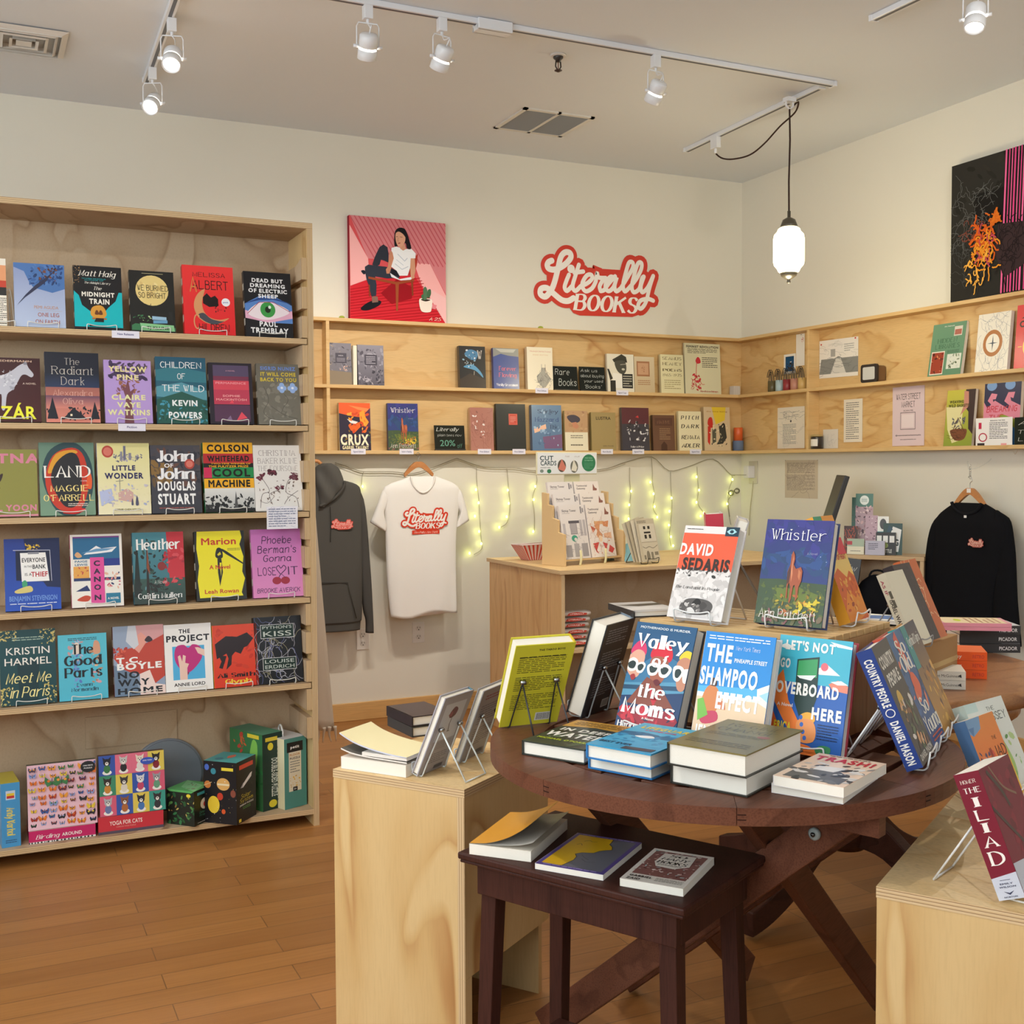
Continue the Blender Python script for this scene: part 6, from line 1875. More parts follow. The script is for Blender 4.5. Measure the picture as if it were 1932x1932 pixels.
TA['trash'] = """R ecd0b8 0 0 1 1
J 60 0 .04 1 .66 .12 4a4846 8a8684 c8c4c0 2a2826 e8e4e0
P 5a5856 .1,.3 .6,.5 .9,.3 .9,.05 .1,.05
P e4e0dc .3,.55 .7,.6 .6,.4 .3,.4
J 14 .1 .04 .8 .35 .12 2a2826 6a6866 e0dcd8
T X c8283a .5 .83 .86 .15 TRASH!
G 6a5a50 .2 .93 .6 .05 1"""
TA['yback'] = """R d8cf3a 0 0 1 1 cfc634
G 3a3820 .1 .84 .8 .03 1
T X 2a2820 .62 .935 .44 .022 THE TABOO BOYS
G 5a5828 .1 .66 .8 .2 9
G 5a5828 .1 .44 .8 .18 8
G 5a5828 .1 .2 .8 .2 9
R e8e4dc .58 .05 .26 .1
B 2a2a28 .6 .06 .22 .08"""
TA['bback'] = """R 22242a 0 0 1 1 2a2c32
G 8a8e96 .12 .78 .7 .16 6
G 8a8e96 .12 .5 .7 .2 7
G 8a8e96 .12 .2 .7 .22 8
R d8d8d4 .6 .05 .24 .09
B 2a2a28 .62 .06 .2 .07"""
TA['gback'] = """R a8a6ae 0 0 1 1
R c8ccd6 .14 .42 .72 .48
O 6a3a44 .38,.76 .5,.84 .64,.8 .6,.72 .44,.7
O 8a4a54 .36,.74 .46,.79 .5,.72
L 3a2a30 .02 .52,.74 .5,.62 .54,.52
L 3a2a30 .01 .5,.52 .6,.52
G 8a8890 .3 .3 .5 .1 4
G 7a7880 .2 .12 .6 .14 5
B 2a2a30 .5 .03 .3 .05"""
TA['gback2'] = """R 9c9a9e 0 0 1 1
G 8a2c3c .2 .84 .6 .08 2
G 6a6870 .14 .5 .72 .28 8
G 6a6870 .14 .2 .72 .26 8
B 2a2a30 .55 .04 .3 .06"""
TA['country'] = """R 223c80 0 0 1 1 1a2a5a
R 3a3634 .02 .0 .98 1
T X e8e4dc .5 .85 .8 .1 COUNTRY
T X e8e4dc .5 .7 .7 .1 PEOPLE
E d8b04a .35 .5 .14 .1
J 40 .2 .1 .7 .4 .1 e8e0d8 8a5a3a d8a070 4a3a34 5a6a4a
T X e8e4dc .5 .06 .8 .05 DANIEL MASON"""
TA['young'] = """R 2a4a8c 0 0 1 1 2a6a9c
J 40 0 .3 1 .65 .14 3a6aa8 1e3a6a e87a5a 2a5a94
P d8503a .3,.95 .5,1 .6,.7 .4,.6
T Z f0ece4 .5 .86 .5 .12 So
T Z f0ece4 .5 .72 .7 .13 Old,
O e8603a .36,.6 .56,.62 .7,.5 .5,.4 .34,.46
T Z f0ece4 .46 .34 .4 .13 So
T Z f0ece4 .5 .19 .86 .14 Young
G e86a3a .2 .03 .6 .07 2"""
TA['ochre'] = """R c89030 0 0 1 1 1c2c4a
R 1c8a8c 0 .6 .3 .4
J 30 .2 .0 .8 .6 .12 d8a040 b87a28 e0b050 5a2a24
T Z f0f0ea .5 .85 .8 .08 Cynthia D'Aprix"""
TA['desert'] = """R f0b040 0 0 1 1 f0e090
R 40a078 0 .9 .4 .1
R f0a040 .4 .9 .6 .1
P d86020 0,0 1,0 1,.4 .8,.46 .6,.4 .3,.5 0,.44
P e88a28 0,.1 .4,.3 .7,.2 1,.3 1,.05 .5,.0 0,0
J 30 .1 .1 .8 .3 .1 c8501c e89a3a a03c18 f0b050
R d83048 .6 .62 .4 .16
T X c83a3a .5 .6 .8 .05 REIGN OF HEAT"""
TA['pagesg'] = """R c8c6c2 0 0 1 1
P 2a2826 0,.7 1,.8 1,.6 .4,.5
P e8e6e2 0,.4 1,.5 1,.1 0,.1"""
TA['orangeback'] = """R f0d8a0 0 0 1 1
P e8a030 0,1 1,1 1,.1 0,.1
J 30 0 .1 1 .8 .1 e8a838 e09a28 f0b44a
W f4e0b0 20 .01 .1 .2 .8 .5"""
TA['face'] = """R 5a4a8a 0 0 1 1
R 6c6c74 .06 .05 .88 .9
P e0b020 .06,.05 .06,.95 .6,.95 .62,.8 .7,.74 .74,.66 .66,.62 .6,.58 .56,.5 .4,.46 .34,.4 .4,.34 .42,.24 .36,.05
L 2a2a34 .01 .6,.95 .62,.8 .7,.74 .74,.66 .66,.62 .6,.58 .56,.5 .4,.46 .34,.4 .4,.34 .42,.24 .36,.05
l 3a3030 .008 .24,.78 .3,.82 .36,.8 .42,.82
l 3a3030 .008 .2,.66 .24,.7 .28,.66
l 3a3a44 .008 .5,.3 .6,.24 .72,.26
l 3a3a44 .008 .44,.4 .52,.34 .6,.3
G a89ad0 .1 .01 .8 .035 1
G a89ad0 .1 .955 .8 .03 1"""
TA['many'] = """R ece2d4 0 0 1 1
R 8a5a54 .07 .2 .86 .74
J 90 .07 .2 .86 .74 .05 a8c0bc 7a4a44 d8b0a0 5a3430 c89890 e0d0c4
P ece2d4 .24,.88 .76,.9 .8,.58 .6,.46 .3,.48 .22,.6
T J 2a2422 .5 .83 .3 .06 SO
T J 2a2422 .5 .73 .46 .07 MANY
T J 2a2422 .5 .62 .5 .07 BOOKS
G 6a5a50 .3 .52 .4 .05 2
T X 3a3030 .26 .13 .36 .05 GABRIEL
T X 3a3030 .18 .05 .22 .05 ZAID
G 8a8078 .5 .06 .44 .1 3"""
TA['iliadc'] = """R 7a1c30 0 0 1 1
J 20 .0 .3 1 .6 .15 6a1828 8a2034
l 4a3a34 .06 .2,.95 .4,.8 .5,.66
l 8a6a54 .03 .3,.98 .5,.8 .8,.7
l 4a3a34 .05 .0,.7 .3,.5 .6,.3
P c8ccd8 0,.26 .4,.24 .7,.16 1,.1 1,0 0,0"""
TA['odyssey'] = """R e2e6e0 0 0 1 1
R c8dcd8 0 .9 .3 .1
T D 3a4440 .6 .9 .2 .04 THE
T D 3a4440 .6 .81 .66 .08 ODYSSEY
O a8c878 .4,.6 .5,.7 .6,.6 .7,.3 .6,.1 .4,.2
J 20 .2 .1 .7 .5 .08 b8d090 88b868 d8e4c8 70a060"""
TA['iliad'] = """R e86a38 0 0 1 1 e89048
P 7aa0c8 0,1 .5,1 .4,.86 .1,.8 0,.84
P 5a80b0 0,.9 .2,.9 .1,.8
P f0c03a .4,0 1,.5 1,0
J 24 0 .1 .5 .5 .1 d8503a e88a60 a04030 5a4a6a
T D 3a2420 .72 .72 .16 .04 THE
T D 3a2420 .7 .56 .56 .12 ILIAD"""
def lie(px0, py0, px1, py1, z, w, h, t, art, col, spine, hard, look, grp=None, sp='', seed=5, turn=0):
    """px0->px1 = the near edge (foot of the cover) left to right, at its bottom"""
    a, b = at(px0, py0, z=z), at(px1, py1, z=z); d = b-a; rz = math.atan2(d.y, d.x)+turn
    X = Vector((math.cos(rz), math.sin(rz), 0)); Y = Vector((-X.y, X.x, 0)); c = a+X*w/2+Y*h/2
    return book(TA.get(art, ''), w, h, t, (c.x, c.y, z+.0006), rz, 0, col, spine, hard, look, grp, flat=True, sp=sp, seed=seed)
_EC = {}
def easel(lean, t, w=.1, col='e8e8e6', r=.0019, back=.125):
    """folding wire book stand: two J-shaped arms with lips, coils at the top, splayed rear legs joined by a foot bar"""
    k = (round(lean, 2), round(t, 3), w, col)
    if k in _EC: return _EC[k]
    mb = MB(); h = w/2; cl, sl = math.cos(lean), math.sin(lean); yb = t*cl+.003; lift = t*sl
    def bp(s_): return (yb+s_*sl, .003+s_*cl)
    lz = lift+.024; ly = -.006
    lip = [(-h, ly+.002, lift*.5+.002), (-h, ly-.002, lz*.8), (-h+.004, ly-.002, lz), (-h*.5, ly-.0015, lz-.004), (0, ly-.001, lz-.006), (h*.5, ly-.0015, lz-.004), (h-.004, ly-.002, lz), (h, ly-.002, lz*.8), (h, ly+.002, lift*.5+.002)]
    mb.tube(smooth(lip, 3), r, col, 'metalpaint', 6)
    y1, z1 = bp(back)
    for sg in (-1, 1):
        x = sg*h
        mb.tube(smooth([(x, ly+.002, lift*.5+.002), (x, .004, .0025), (x, yb*.8, .0022), (x, yb+.004, .004), (x*.95, bp(.03)[0]+.003, bp(.03)[1]), (x*.82, y1+.004, z1)], 4), r, col, 'metalpaint', 6)
        mb.tube([(x*.82-.006, y1+.005, z1), (x*.82+.006, y1+.005, z1)], .0055, 'b8bcc0', 'chrome', 10)
        mb.tube([(x*.84, y1+.006, z1-.003), (x*.9, y1+.075, .0024)], r*1.1, col, 'metalpaint', 6)
    mb.tube([(-h*.9, y1+.075, .0024), (h*.9, y1+.075, .0024)], r, col, 'metalpaint', 6)
    o = mb.build('book_easel'); EW.append(o); _EC[k] = o; return o
def stand(A, rz, lean, h, w_, z, t, art, col, spine, hard, look, grp='books standing on the round table', sp='', seed=1, es=True, mat='print', ecol='e8e8e6', keep=False):
    A = Vector((A[0], A[1], z+.004)); lift = t*math.sin(lean)+.0035
    if not keep:
        f = (CAM.z-(z+lift))/(CAM.z-A.z); A = CAM+(A-CAM)*f; h *= f; w_ *= f
    X = Vector((math.cos(rz), math.sin(rz), 0)); c = A+X*w_/2
    r = book(TA.get(art, ''), w_, h, t, (c.x, c.y, z+lift), rz, lean, col, spine, hard, look, grp, sp=sp, seed=seed, mat=mat)
    if es: place_easel((c.x, c.y, z+.0005), rz, ' '.join(('wire easel holding the '+look.split(',')[0]).split()[:16]), 'wire easels on the tables', easel(lean, t, min(.1, w_*.7), ecol))
    return r
T0 = TZ; C0 = CZ1
stand((-3.155, -3.801), -1.198, .365, .248, .165, T0, .036, 'valley', '2c5f88', '2a2c34', True, 'blue book with three faces in white sunglasses, at the left of the crate', seed=11)
stand((-3.097, -4.016), -1.142, .295, .246, .165, T0, .03, 'shampoo', '2a96dc', 'c8ccd0', True, 'bright blue beach book standing in the middle of the round table', seed=12)
stand((-2.967, -4.111), -1.176, .238, .24, .164, T0, .028, 'over', '2a5fae', 'a83a44', True, 'blue and orange book with a hand holding a bottle, on the round table', seed=13)
GC = 'books standing on the crate'
stand((-2.957, -3.712), -1.221, .343, .229, .156, C0, .03, 'sedaris', 'e6e0dc', 'e4dedc', True, 'orange and white book with big letters, on the crate', GC, seed=14)
stand((-2.836, -3.892), -1.136, .279, .245, .166, C0, .03, 'none', '2f4a78', '33406a', True, 'blue book with a brown horse, on the crate', GC, seed=15)
def stand_back(A, rz, lean, h, w_, z, t, art, col, spine, look, ecol, grp, seed=2):
    """A = near-left foot of the BACK cover, lean = how far its top comes towards us"""
    X = Vector((math.cos(rz), math.sin(rz), 0)); n = Vector((-X.y, X.x, 0))
    c = Vector((A[0], A[1], 0))+X*w_/2+n*t*math.cos(lean)
    lift = t*math.sin(lean)+.003
    r = book('', w_, h, t, (c.x, c.y, z+lift), rz+math.pi, lean, col, spine, True, look, grp, backart=TA[art], seed=seed)
    place_easel((c.x, c.y, z+.0005), rz+math.pi, ' '.join(('wire easel holding the '+look.split(',')[0]).split()[:16]), 'wire easels on the tables', easel(lean, t, .1, ecol)); return r
stand_back((-3.390, -3.686), -.038, .473, .225, .145, T0, .034, 'yback', 'd8cf3a', 'd8b830', 'yellow book seen from its back cover, at the left end of the round table', '2a2c2e', 'books standing on the round table')
stand_back((-3.182, -3.693), .588, .303, .236, .15, T0, .042, 'bback', '22242a', '7a8896', 'black book seen from its back cover, left of the sunglasses book', 'a8aaa8', 'books standing on the round table')
PLZ = ZP
stand_back((-3.512, -3.477), .604, .405, .214, .125, PLZ, .018, 'gback', 'a8a6ae', '5a8090', 'pale grey book with a small tree emblem, leaning on the left plinth', 'dfe6e6', 'books on easels on the left plinth')
stand_back((-3.374, -3.409), .7, .36, .2, .141, PLZ, .018, 'gback2', '9c9a9e', '5a7a80', 'grey book with fine print, behind the tree-emblem book on the left plinth', 'dfe6e6', 'books on easels on the left plinth')
stand_back((-2.80, -3.71), .95, .3, .235, .15, C0, .03, 'gback2', 'b0aaa8', 'c8c2c0', 'pale grey book seen from behind, on the crate', '8a8074', GC, seed=4)
q_ = at(1374, 1143, z=C0)
stand((q_.x, q_.y), 1.0, .06, .235, .15, C0, .045, '', 'c8c0bc', 'b83040', True, 'red-edged book standing at the back of the crate', GC, es=False, keep=True)
# lying books
G1 = 'books lying on the round table'
lie(985, 1424, 1100, 1443, T0, .15, .225, .03, 'deep', '3a4038', '2c302a', True, 'dark green and gold book lying flat at the left of the round table', G1)
lie(1110, 1450, 1226, 1472, T0, .145, .22, .029, 'lifeguard', '3a9cc8', '2a78b8', True, 'lower of the two blue sea books lying on the round table', G1)
lie(1106, 1431, 1222, 1452, T0+.03, .145, .22, .029, 'lifeguard', '3a9cc8', '2a78b8', True, 'upper of the two blue sea books lying on the round table', G1)
lie(1265, 1478, 1412, 1506, T0, .158, .24, .042, 'regime', '7f7240', '2a2a24', True, 'lower of the two thick bronze books lying on the round table', G1)
lie(1259, 1443, 1408, 1470, T0+.0435, .16, .24, .042, 'regime', '7f7240', '2a2a24', True, 'upper of the two thick bronze books lying on the round table', G1)
lie(1456, 1496, 1588, 1518, T0, .132, .2, .0185, 'trash', 'ecd0b8', 'e8e4e4', False, 'lower of the two paperbacks with red letters at the front of the round table', G1)
lie(1459, 1482, 1589, 1506, T0+.0195, .132, .2, .0185, 'trash', 'ecd0b8', 'e8e4e4', False, 'upper of the two paperbacks with red letters at the front of the round table', G1)
# trio on the right side: spines towards us, covers facing right
GR = 'books standing at the right of the round table'
stand((-2.790, -4.370), .646, .414, .249, .165, T0, .032, 'country', '223c80', '223c80', True, 'navy book with white spine letters at the right end of the round table', GR, 'V X e8e4dc .5 .72 .5 .4 COUNTRY_PEOPLE\nV X e8e4dc .5 .22 .5 .36 DANIEL_MASON\nE e8e4dc .5 .47 .3 .035\nE 223c80 .5 .47 .24 .028')
stand((-2.665, -4.275), .62, .41, .25, .165, T0, .03, 'young', '2a4a8c', 'c8503a', True, 'blue and coral book behind the navy spine book', GR)
stand((-2.545, -4.19), .62, .41, .25, .16, T0, .03, 'ochre', 'c89030', 'c89030', True, 'ochre and teal book, rearmost of the three leaning at the right of the round table', GR, 'R 1c8a8c 0 .5 1 .5\nV Z f0f0ea .5 .74 .6 .44 Cynthia_D')
stand((-2.645, -4.0), .481, .371, .258, .12, C0, .028, 'desert', 'f0b040', 'e8a030', True, 'orange desert book facing right at the right end of the crate', GC)
lie(1196, 1166, 1240, 1164, C0, .12, .17, .016, 'pagesg', 'd0ccc8', '2a2826', True, 'grey and black book lying on the back left corner of the crate', GC)
# side table trio
G2 = 'paperbacks on the small side table'
r = lie(886, 1612, 984, 1625, .6, .135, .225, .022, '', 'e8e0d0', 'e8e0d0', False, 'orange paperback with its cover springing open, left on the side table', G2)
def flap(parent, w_, h, t, pts, art, name, col='e8e0d0', under='d8d0c0', along='x'):
    """curved loose cover above a lying book; pts = (across 0..1, height) profile. Book local frame: x width, z up the page, -y = up"""
    m = MB(); P_ = smooth(pts, 5); n = len(P_)
    grid = [[(-w_/2+P_[i][0]*w_, -P_[i][1], v*h) for i in range(n)] for v in (0., .33, .66, 1.)]
    V = [p for row in grid for p in row]; B = [(p[0], p[1]+.0005, p[2]) for p in V]; N = len(V)
    fs = [(a*n+i, a*n+i+1, (a+1)*n+i+1, (a+1)*n+i) for a in range(3) for i in range(n-1)]
    m.mesh(V, fs, col, 'print', True); m.mesh(B, [f[::-1] for f in fs], under, 'paper', True)
    if art:
        def place(u, v, d):
            x = u/w_*P_[-1][0]; k = 0
            while k < n-2 and P_[k+1][0] < x: k += 1
            a, b = P_[k], P_[k+1]; f = (x-a[0])/max(1e-6, b[0]-a[0]); return (-w_/2+x*w_, -(a[1]+(b[1]-a[1])*f)-d-.0012, v)
        draw(m, art, w_, h, place, 'print', 4)
    return m.build(name, parent)
flap(r, .135, .225, .022, [(0, .0012), (.3, .006), (.6, .02), (.85, .04), (1.05, .062)], '', 'loose_cover', 'e8a22e', 'c8c4bc')
flap(r, .135, .225, .022, [(0, .001), (.4, .003), (.8, .009), (1.03, .018)], '', 'loose_page', 'cfcac0', 'd8d4cc')
lie(1010, 1640, 1136, 1662, .6, .145, .208, .012, 'face', '5a4a8a', 'e8e4e0', False, 'yellow and grey face paperback, middle of the side table', G2, seed=6)
lie(1170, 1672, 1284, 1692, .6, .125, .19, .015, 'many', 'ece2d4', 'e4dccf', False, 'cream ornate paperback, right on the side table', G2, seed=7)
# plinth stack of open paperbacks
a_, b_ = at(646, 1450, z=PLZ), at(768, 1468, z=PLZ)
rz_ = math.atan2(b_.y-a_.y, b_.x-a_.x); w0 = (b_-a_).length
r = lie(644, 1450, 766, 1468, PLZ, w0, .14, .03, '', 'e6dccf', 'e6dccf', False, 'cream paperbacks with covers curling up, lying on the left plinth', 'books lying on the left plinth')
def vflap(parent, w_, h, pts, name, col, under, art=''):
    """cover hinged along the right side, curling up to the left"""
    m = MB(); P_ = smooth(pts, 5); n = len(P_)
    grid = [[(w_/2-P_[i][0]*w_, -P_[i][1], .004+v*(h-.004)) for i in range(n)] for v in (0., .33, .66, 1.)]
    V = [p for row in grid for p in row]; B = [(p[0], p[1]+.0006, p[2]) for p in V]
    fs = [(a*n+i, (a+1)*n+i, (a+1)*n+i+1, a*n+i+1) for a in range(3) for i in range(n-1)]
    m.mesh(V, fs, col, 'paper', True); m.mesh(B, [f[::-1] for f in fs], under, 'paper', True)
    m.mesh([p for i in range(n) for p in (grid[0][i], (grid[0][i][0], grid[0][i][1]+.0035, grid[0][i][2]))], [(2*i, 2*i+2, 2*i+3, 2*i+1) for i in range(n-1)], under, 'paper', True)
    if art: draw(m, art, w_*.55, h*.9, lambda u, v, d: (w_/2-w_*.58+u, -P_[4][1]-.004-u*0-d, .01+v), 'paper', 3)
    return m.build(name, parent)
vflap(r, w0, .14, [(0, .006), (.3, .007), (.6, .008), (.85, .012), (1.02, .02)], 'loose_page', '6a665e', 'e8e0d6')
vflap(r, w0, .14, [(0, .018), (.3, .022), (.6, .03), (.85, .042), (1.04, .058)], 'loose_cover', 'efe3b4', 'cdd0e0')
m = MB(); m.box(-w0/2+.06, w0/2, -.017, -.0088, .004, .136, 'e8e2d8', 'paper'); m.build('page_block', r)
lie(778, 1372, 838, 1364, PLZ+.03, .12, .17, .028, '', '3a3034', '2a2428', True, 'dark hardcover lying behind the grey books on the left plinth', 'books lying on the left plinth')
lie(778, 1392, 838, 1384, PLZ, .12, .17, .028, '', '5a5a54', '3a3a38', True, 'grey hardcover under the dark hardcover on the left plinth', 'books lying on the left plinth')
# ---------------------------------------------------------------- right plinth
a_ = at(1935, 1693, z=PLZ+.004)
GP = 'books standing on the right plinth'
stand((a_.x, a_.y), .4, .38, .222, .15, PLZ, .046, 'iliadc', '7a1c30', '7a1c30', False, 'thick dark red paperback with stacked spine letters on the right plinth', GP, """R c8ccd8 0 0 1 .15
P c8ccd8 0,.15 0,.17 1,.2 1,.1 0,.1
T S e8dcd0 .46 .93 .6 .028 HOMER
T S f0e8e0 .5 .86 .66 .04 THE
T S f4ece4 .5 .765 .3 .07 I
T S f4ece4 .5 .66 .5 .08 L
T S f4ece4 .5 .56 .3 .07 I
T S f4ece4 .5 .45 .62 .08 A
T S f4ece4 .5 .32 .62 .1 D
G 3a3e58 .3 .145 .4 .01 1
T B 3a3e58 .5 .122 .5 .013 EMILY
T B 3a3e58 .5 .098 .64 .013 WILSON
P 3a3e58 .3,.065 .5,.05 .7,.065 .5,.035
T B 3a3e58 .5 .02 .5 .012 NORTON""")
stand((-2.502, -4.296), .337, .404, .19, .14, PLZ, .03, 'iliad', 'e86a38', '5a80b0', False, 'orange and yellow paperback behind the dark red one on the right plinth', GP, keep=True)
stand((-2.447, -4.25), .26, .42, .21, .17, PLZ, .03, 'odyssey', 'e2e6e0', 'c8dcd8', False, 'pale green and white paperback at the back of the right plinth', GP, keep=True)
# ================================================================ puzzles and boxes on the lowest shelf
Z6 = SH[5]
def gbox(name, loc, rz, w, d, h, cols, arts, label, cat='box', group='puzzle boxes on the lowest shelf', mat='print', parts=True, bev=0):
    """carton: origin at its front-left foot; faces F (-y), L (-x), R (+x), T (top) carry their own print; base tray + lid"""
    r = empty(name, loc, rz, label, cat, group)
    m = MB(); c = cols
    F = {'F': [(0, 0, 0), (w, 0, 0), (w, 0, h), (0, 0, h)], 'L': [(0, d, 0), (0, 0, 0), (0, 0, h), (0, d, h)], 'R': [(w, 0, 0), (w, d, 0), (w, d, h), (w, 0, h)], 'B': [(w, d, 0), (0, d, 0), (0, d, h), (w, d, h)], 'T': [(0, 0, h), (w, 0, h), (w, d, h), (0, d, h)], 'U': [(0, d, 0), (w, d, 0), (w, 0, 0), (0, 0, 0)]}
    for k, q in F.items(): m.face(q, c.get(k, c['F']), mat)
    if 'F' in arts: draw(m, arts['F'], w, h, lambda u, v, e: (u, -e, v), mat, 3)
    if 'L' in arts: draw(m, arts['L'], d, h, lambda u, v, e: (-e, d-u, v), mat, 4)
    if 'R' in arts: draw(m, arts['R'], d, h, lambda u, v, e: (w+e, u, v), mat, 5)
    if 'T' in arts: draw(m, arts['T'], w, d, lambda u, v, e: (u, v, h+e), mat, 6)
    m.build('carton', r); return r
def gp(px, py, z=None):
    """foot of a thing on the lowest shelf, from its pixel"""
    return at(px, py, z=Z6+.001 if z is None else z)
y0 = BY+.03
a, b = at(4, 1600, y=y0), at(40, 1600, y=y0); h = at(20, 1478, y=y0).z-Z6
gbox('puzzle_box', (a.x, y0, Z6+.0005), .1, b.x-a.x, .17, h, {'F': '4a9ad0', 'T': 'c8b83a', 'R': '5a5068'}, {'F': 'R c8d8e8 .25 .74 .5 .14\nR c83a3a .3 .76 .4 .04\nR e8c83a .3 .8 .4 .04\nV Z e8d85a .5 .4 .4 .44 Andy_Warhol\nG 3a4a6a .2 .06 .6 .06 2'}, 'tall blue puzzle box with yellow spine letters at the left of the lowest shelf')
BUT = "R ecc0cc 0 0 1 1"
rnd = random.Random(9); BC = ['2a2a30', 'd8702a', '6a2a3a', '3a5a9a', 'e0c040', '3f7a4a', 'b03a2a', '5a4a5a', '8a9ac8', 'e89a3a']
for j in range(9):
    for i in range(7):
        x = .08+i*.14+rnd.uniform(-.02, .02); y = .07+j*.108+rnd.uniform(-.015, .015); s_ = rnd.uniform(.035, .065); c_ = BC[rnd.randrange(10)]; d_ = BC[rnd.randrange(10)]
        if (i, j) in ((2, 6), (3, 6)): s_ = .1; c_ = '3f7a4a'
        BUT += f"\nP {c_} {x:.3f},{y:.3f} {x-s_:.3f},{y+s_*.9:.3f} {x-s_*1.1:.3f},{y+s_*.2:.3f} {x-s_*.7:.3f},{y-s_*.7:.3f} {x:.3f},{y-s_*.3:.3f} {x+s_*.7:.3f},{y-s_*.7:.3f} {x+s_*1.1:.3f},{y+s_*.2:.3f} {x+s_:.3f},{y+s_*.9:.3f}"
        BUT += f"\nE {d_} {x-s_*.5:.3f} {y+s_*.2:.3f} {s_*.22:.3f} {s_*.2:.3f}\nE {d_} {x+s_*.5:.3f} {y+s_*.2:.3f} {s_*.22:.3f} {s_*.2:.3f}\nL 222 .008 {x:.3f},{y+s_*.6:.3f} {x:.3f},{y-s_*.5:.3f}"
BUT += "\nE 26282c .88 .9 .11 .09\nT B f0f0f0 .88 .92 .14 .018 1000 PIECE\nT B f0f0f0 .88 .88 .12 .018 PUZZLE"
DOG = ""
DC = ['3a58a8', 'e0728a', 'e0728a', 'e0c85a', '3f8a6a', 'e0c85a', '3a58a8', 'd8607a', 'd8607a', '3a58a8', 'e0c85a', '3f9a8a']
DB = ['2a2a34', 'c8c4c0', 'e8dcc8', '30282a', '3a3230', '403c40', 'd8d8dc', '9a9aa0', 'b0b0b4', '8a5a40', '33333c', '3a3438']
for j in range(3):
    for i in range(4):
        k = j*4+i; x, y = i/4, (2-j)/3; c_ = DB[k]
        DOG += f"R {DC[k]} {x:.3f} {y:.3f} .25 .3334\nE f0ece4 {x+.125:.3f} {y+.05:.3f} .07 .04\nE {['3f7a4a','2a2a30','e8e4dc','8a2a3a','c8883a','e0d8c8','c84a6a','6aa080','6a7aa8','b06a3a','4a78b8','3a3a40'][k]} {x+.125:.3f} {y+.11:.3f} .05 .07\nE {c_} {x+.125:.3f} {y+.22:.3f} .055 .06\nP {c_} {x+.07:.3f},{y+.24:.3f} {x+.06:.3f},{y+.31:.3f} {x+.11:.3f},{y+.27:.3f}\nP {c_} {x+.18:.3f},{y+.24:.3f} {x+.19:.3f},{y+.31:.3f} {x+.14:.3f},{y+.27:.3f}\nE f0ece4 {x+.125:.3f} {y+.2:.3f} .025 .03\nE 222 {x+.125:.3f} {y+.21:.3f} .01 .01\nE 222 {x+.105:.3f} {y+.235:.3f} .008 .008\nE 222 {x+.145:.3f} {y+.235:.3f} .008 .008\n"
DOG += "E 3a58b8 .74 .85 .11 .06\nT B f0f0f0 .74 .86 .14 .02 DOG YOGA"
def flatbox(px0, px1, yt, yb, col, art, label, dep, z0, tops='8a4a6a'):
    a, b = at(px0, yb, y=y0), at(px1, yb, y=y0); h = at((px0+px1)/2, yt, y=y0).z-z0
    gbox('puzzle_box', (a.x, y0, z0+.0005), 0, b.x-a.x, dep, h, {'F': col, 'T': tops}, {'F': art}, label); return h
h1 = flatbox(55, 181, 1562, 1597, 'c82a68', "R e8e4e0 0 0 1 .14\nB 2a2a2c 0 .01 .98 .12\nT C f4ece8 .28 .5 .36 .3 Birding\nT B f4ece8 .64 .5 .3 .26 AROUND", 'pink bird puzzle box lying flat under the butterfly puzzle', .2, Z6, 'b8a090')
a, b = at(52, 1560, y=y0), at(183, 1560, y=y0); zb = Z6+h1
def leanbox(px0, px1, yt, z0, art, label, col, dy=.02):
    a, b = at(px0, 1500, y=y0+dy), at(px1, 1500, y=y0+dy); h = (at((px0+px1)/2, yt, y=y0+dy+.02).z-z0)/math.cos(.12)
    r = empty('puzzle_box', (a.x, y0+dy, z0+.001), 0, label, 'box', 'puzzle boxes on the lowest shelf', lean=-.12)
    w_ = b.x-a.x; m = MB(); m.box(0, w_, 0, .045, 0, h, col); draw(m, art, w_, h, lambda u, v, d: (u, -d, v), 'print', 3); m.build('carton', r)
leanbox(52, 183, 1440, zb, BUT, 'puzzle box covered with butterflies, propped up on the lowest shelf', '3a4a3a', .008)
h2 = flatbox(186, 309, 1536, 1578, 'cf3a46', "R 5a5060 0 0 1 .16\nT B f4e0d8 .42 .6 .5 .24 YOGA FOR CATS\nT B e89a90 .42 .36 .3 .08 CURIOUS YOGA PUZZLE", 'red cat yoga puzzle box lying flat under the dogs puzzle', .2, Z6, 'b85a5a')
leanbox(188, 312, 1422, Z6+h2, DOG, 'puzzle box with twelve coloured squares of dogs, propped on the red box', '4a2430', .008)
# cubes seen on the corner
JUN = "R 20261f 0 0 1 1\nJ 40 0 0 1 .9 .09 2a5a34 3a7a4a 1a3a24 5a8a4a\nJ 10 0 .3 1 .6 .06 8a6a3a c8b060"
q = gp(367, 1560); s_ = .124
gbox('puzzle_cube', (q.x, q.y, Z6+.0005), math.radians(43), s_, s_, s_*1.06, {'F': '1e2420', 'L': '20261f', 'T': '5fae62'}, {'L': JUN+"\nP 5fae62 .0,1 1,1 .9,.94 .1,.94\nE e8d040 .8 .86 .08 .05", 'F': "J 24 0 0 1 1 .08 1a3024 26402a\nR 4ab0b8 .15 .84 .5 .08\nE e8e0d0 .5 .56 .2 .16\nE c83a2a .52 .54 .08 .08\nT H 6ac0a0 .5 .34 .5 .06 Dinosaur\nT H 6ac0a0 .5 .25 .5 .06 Friends\nG e8e8e8 .15 .05 .6 .03 1", 'T': 'P 8ac88a 0,0 .7,.2 1,1 .3,.7\nJ 12 .2 .2 .6 .5 .07 3a6a4a 8a5a4a'}, 'small black and green jungle puzzle cube on the lowest shelf', 'box')
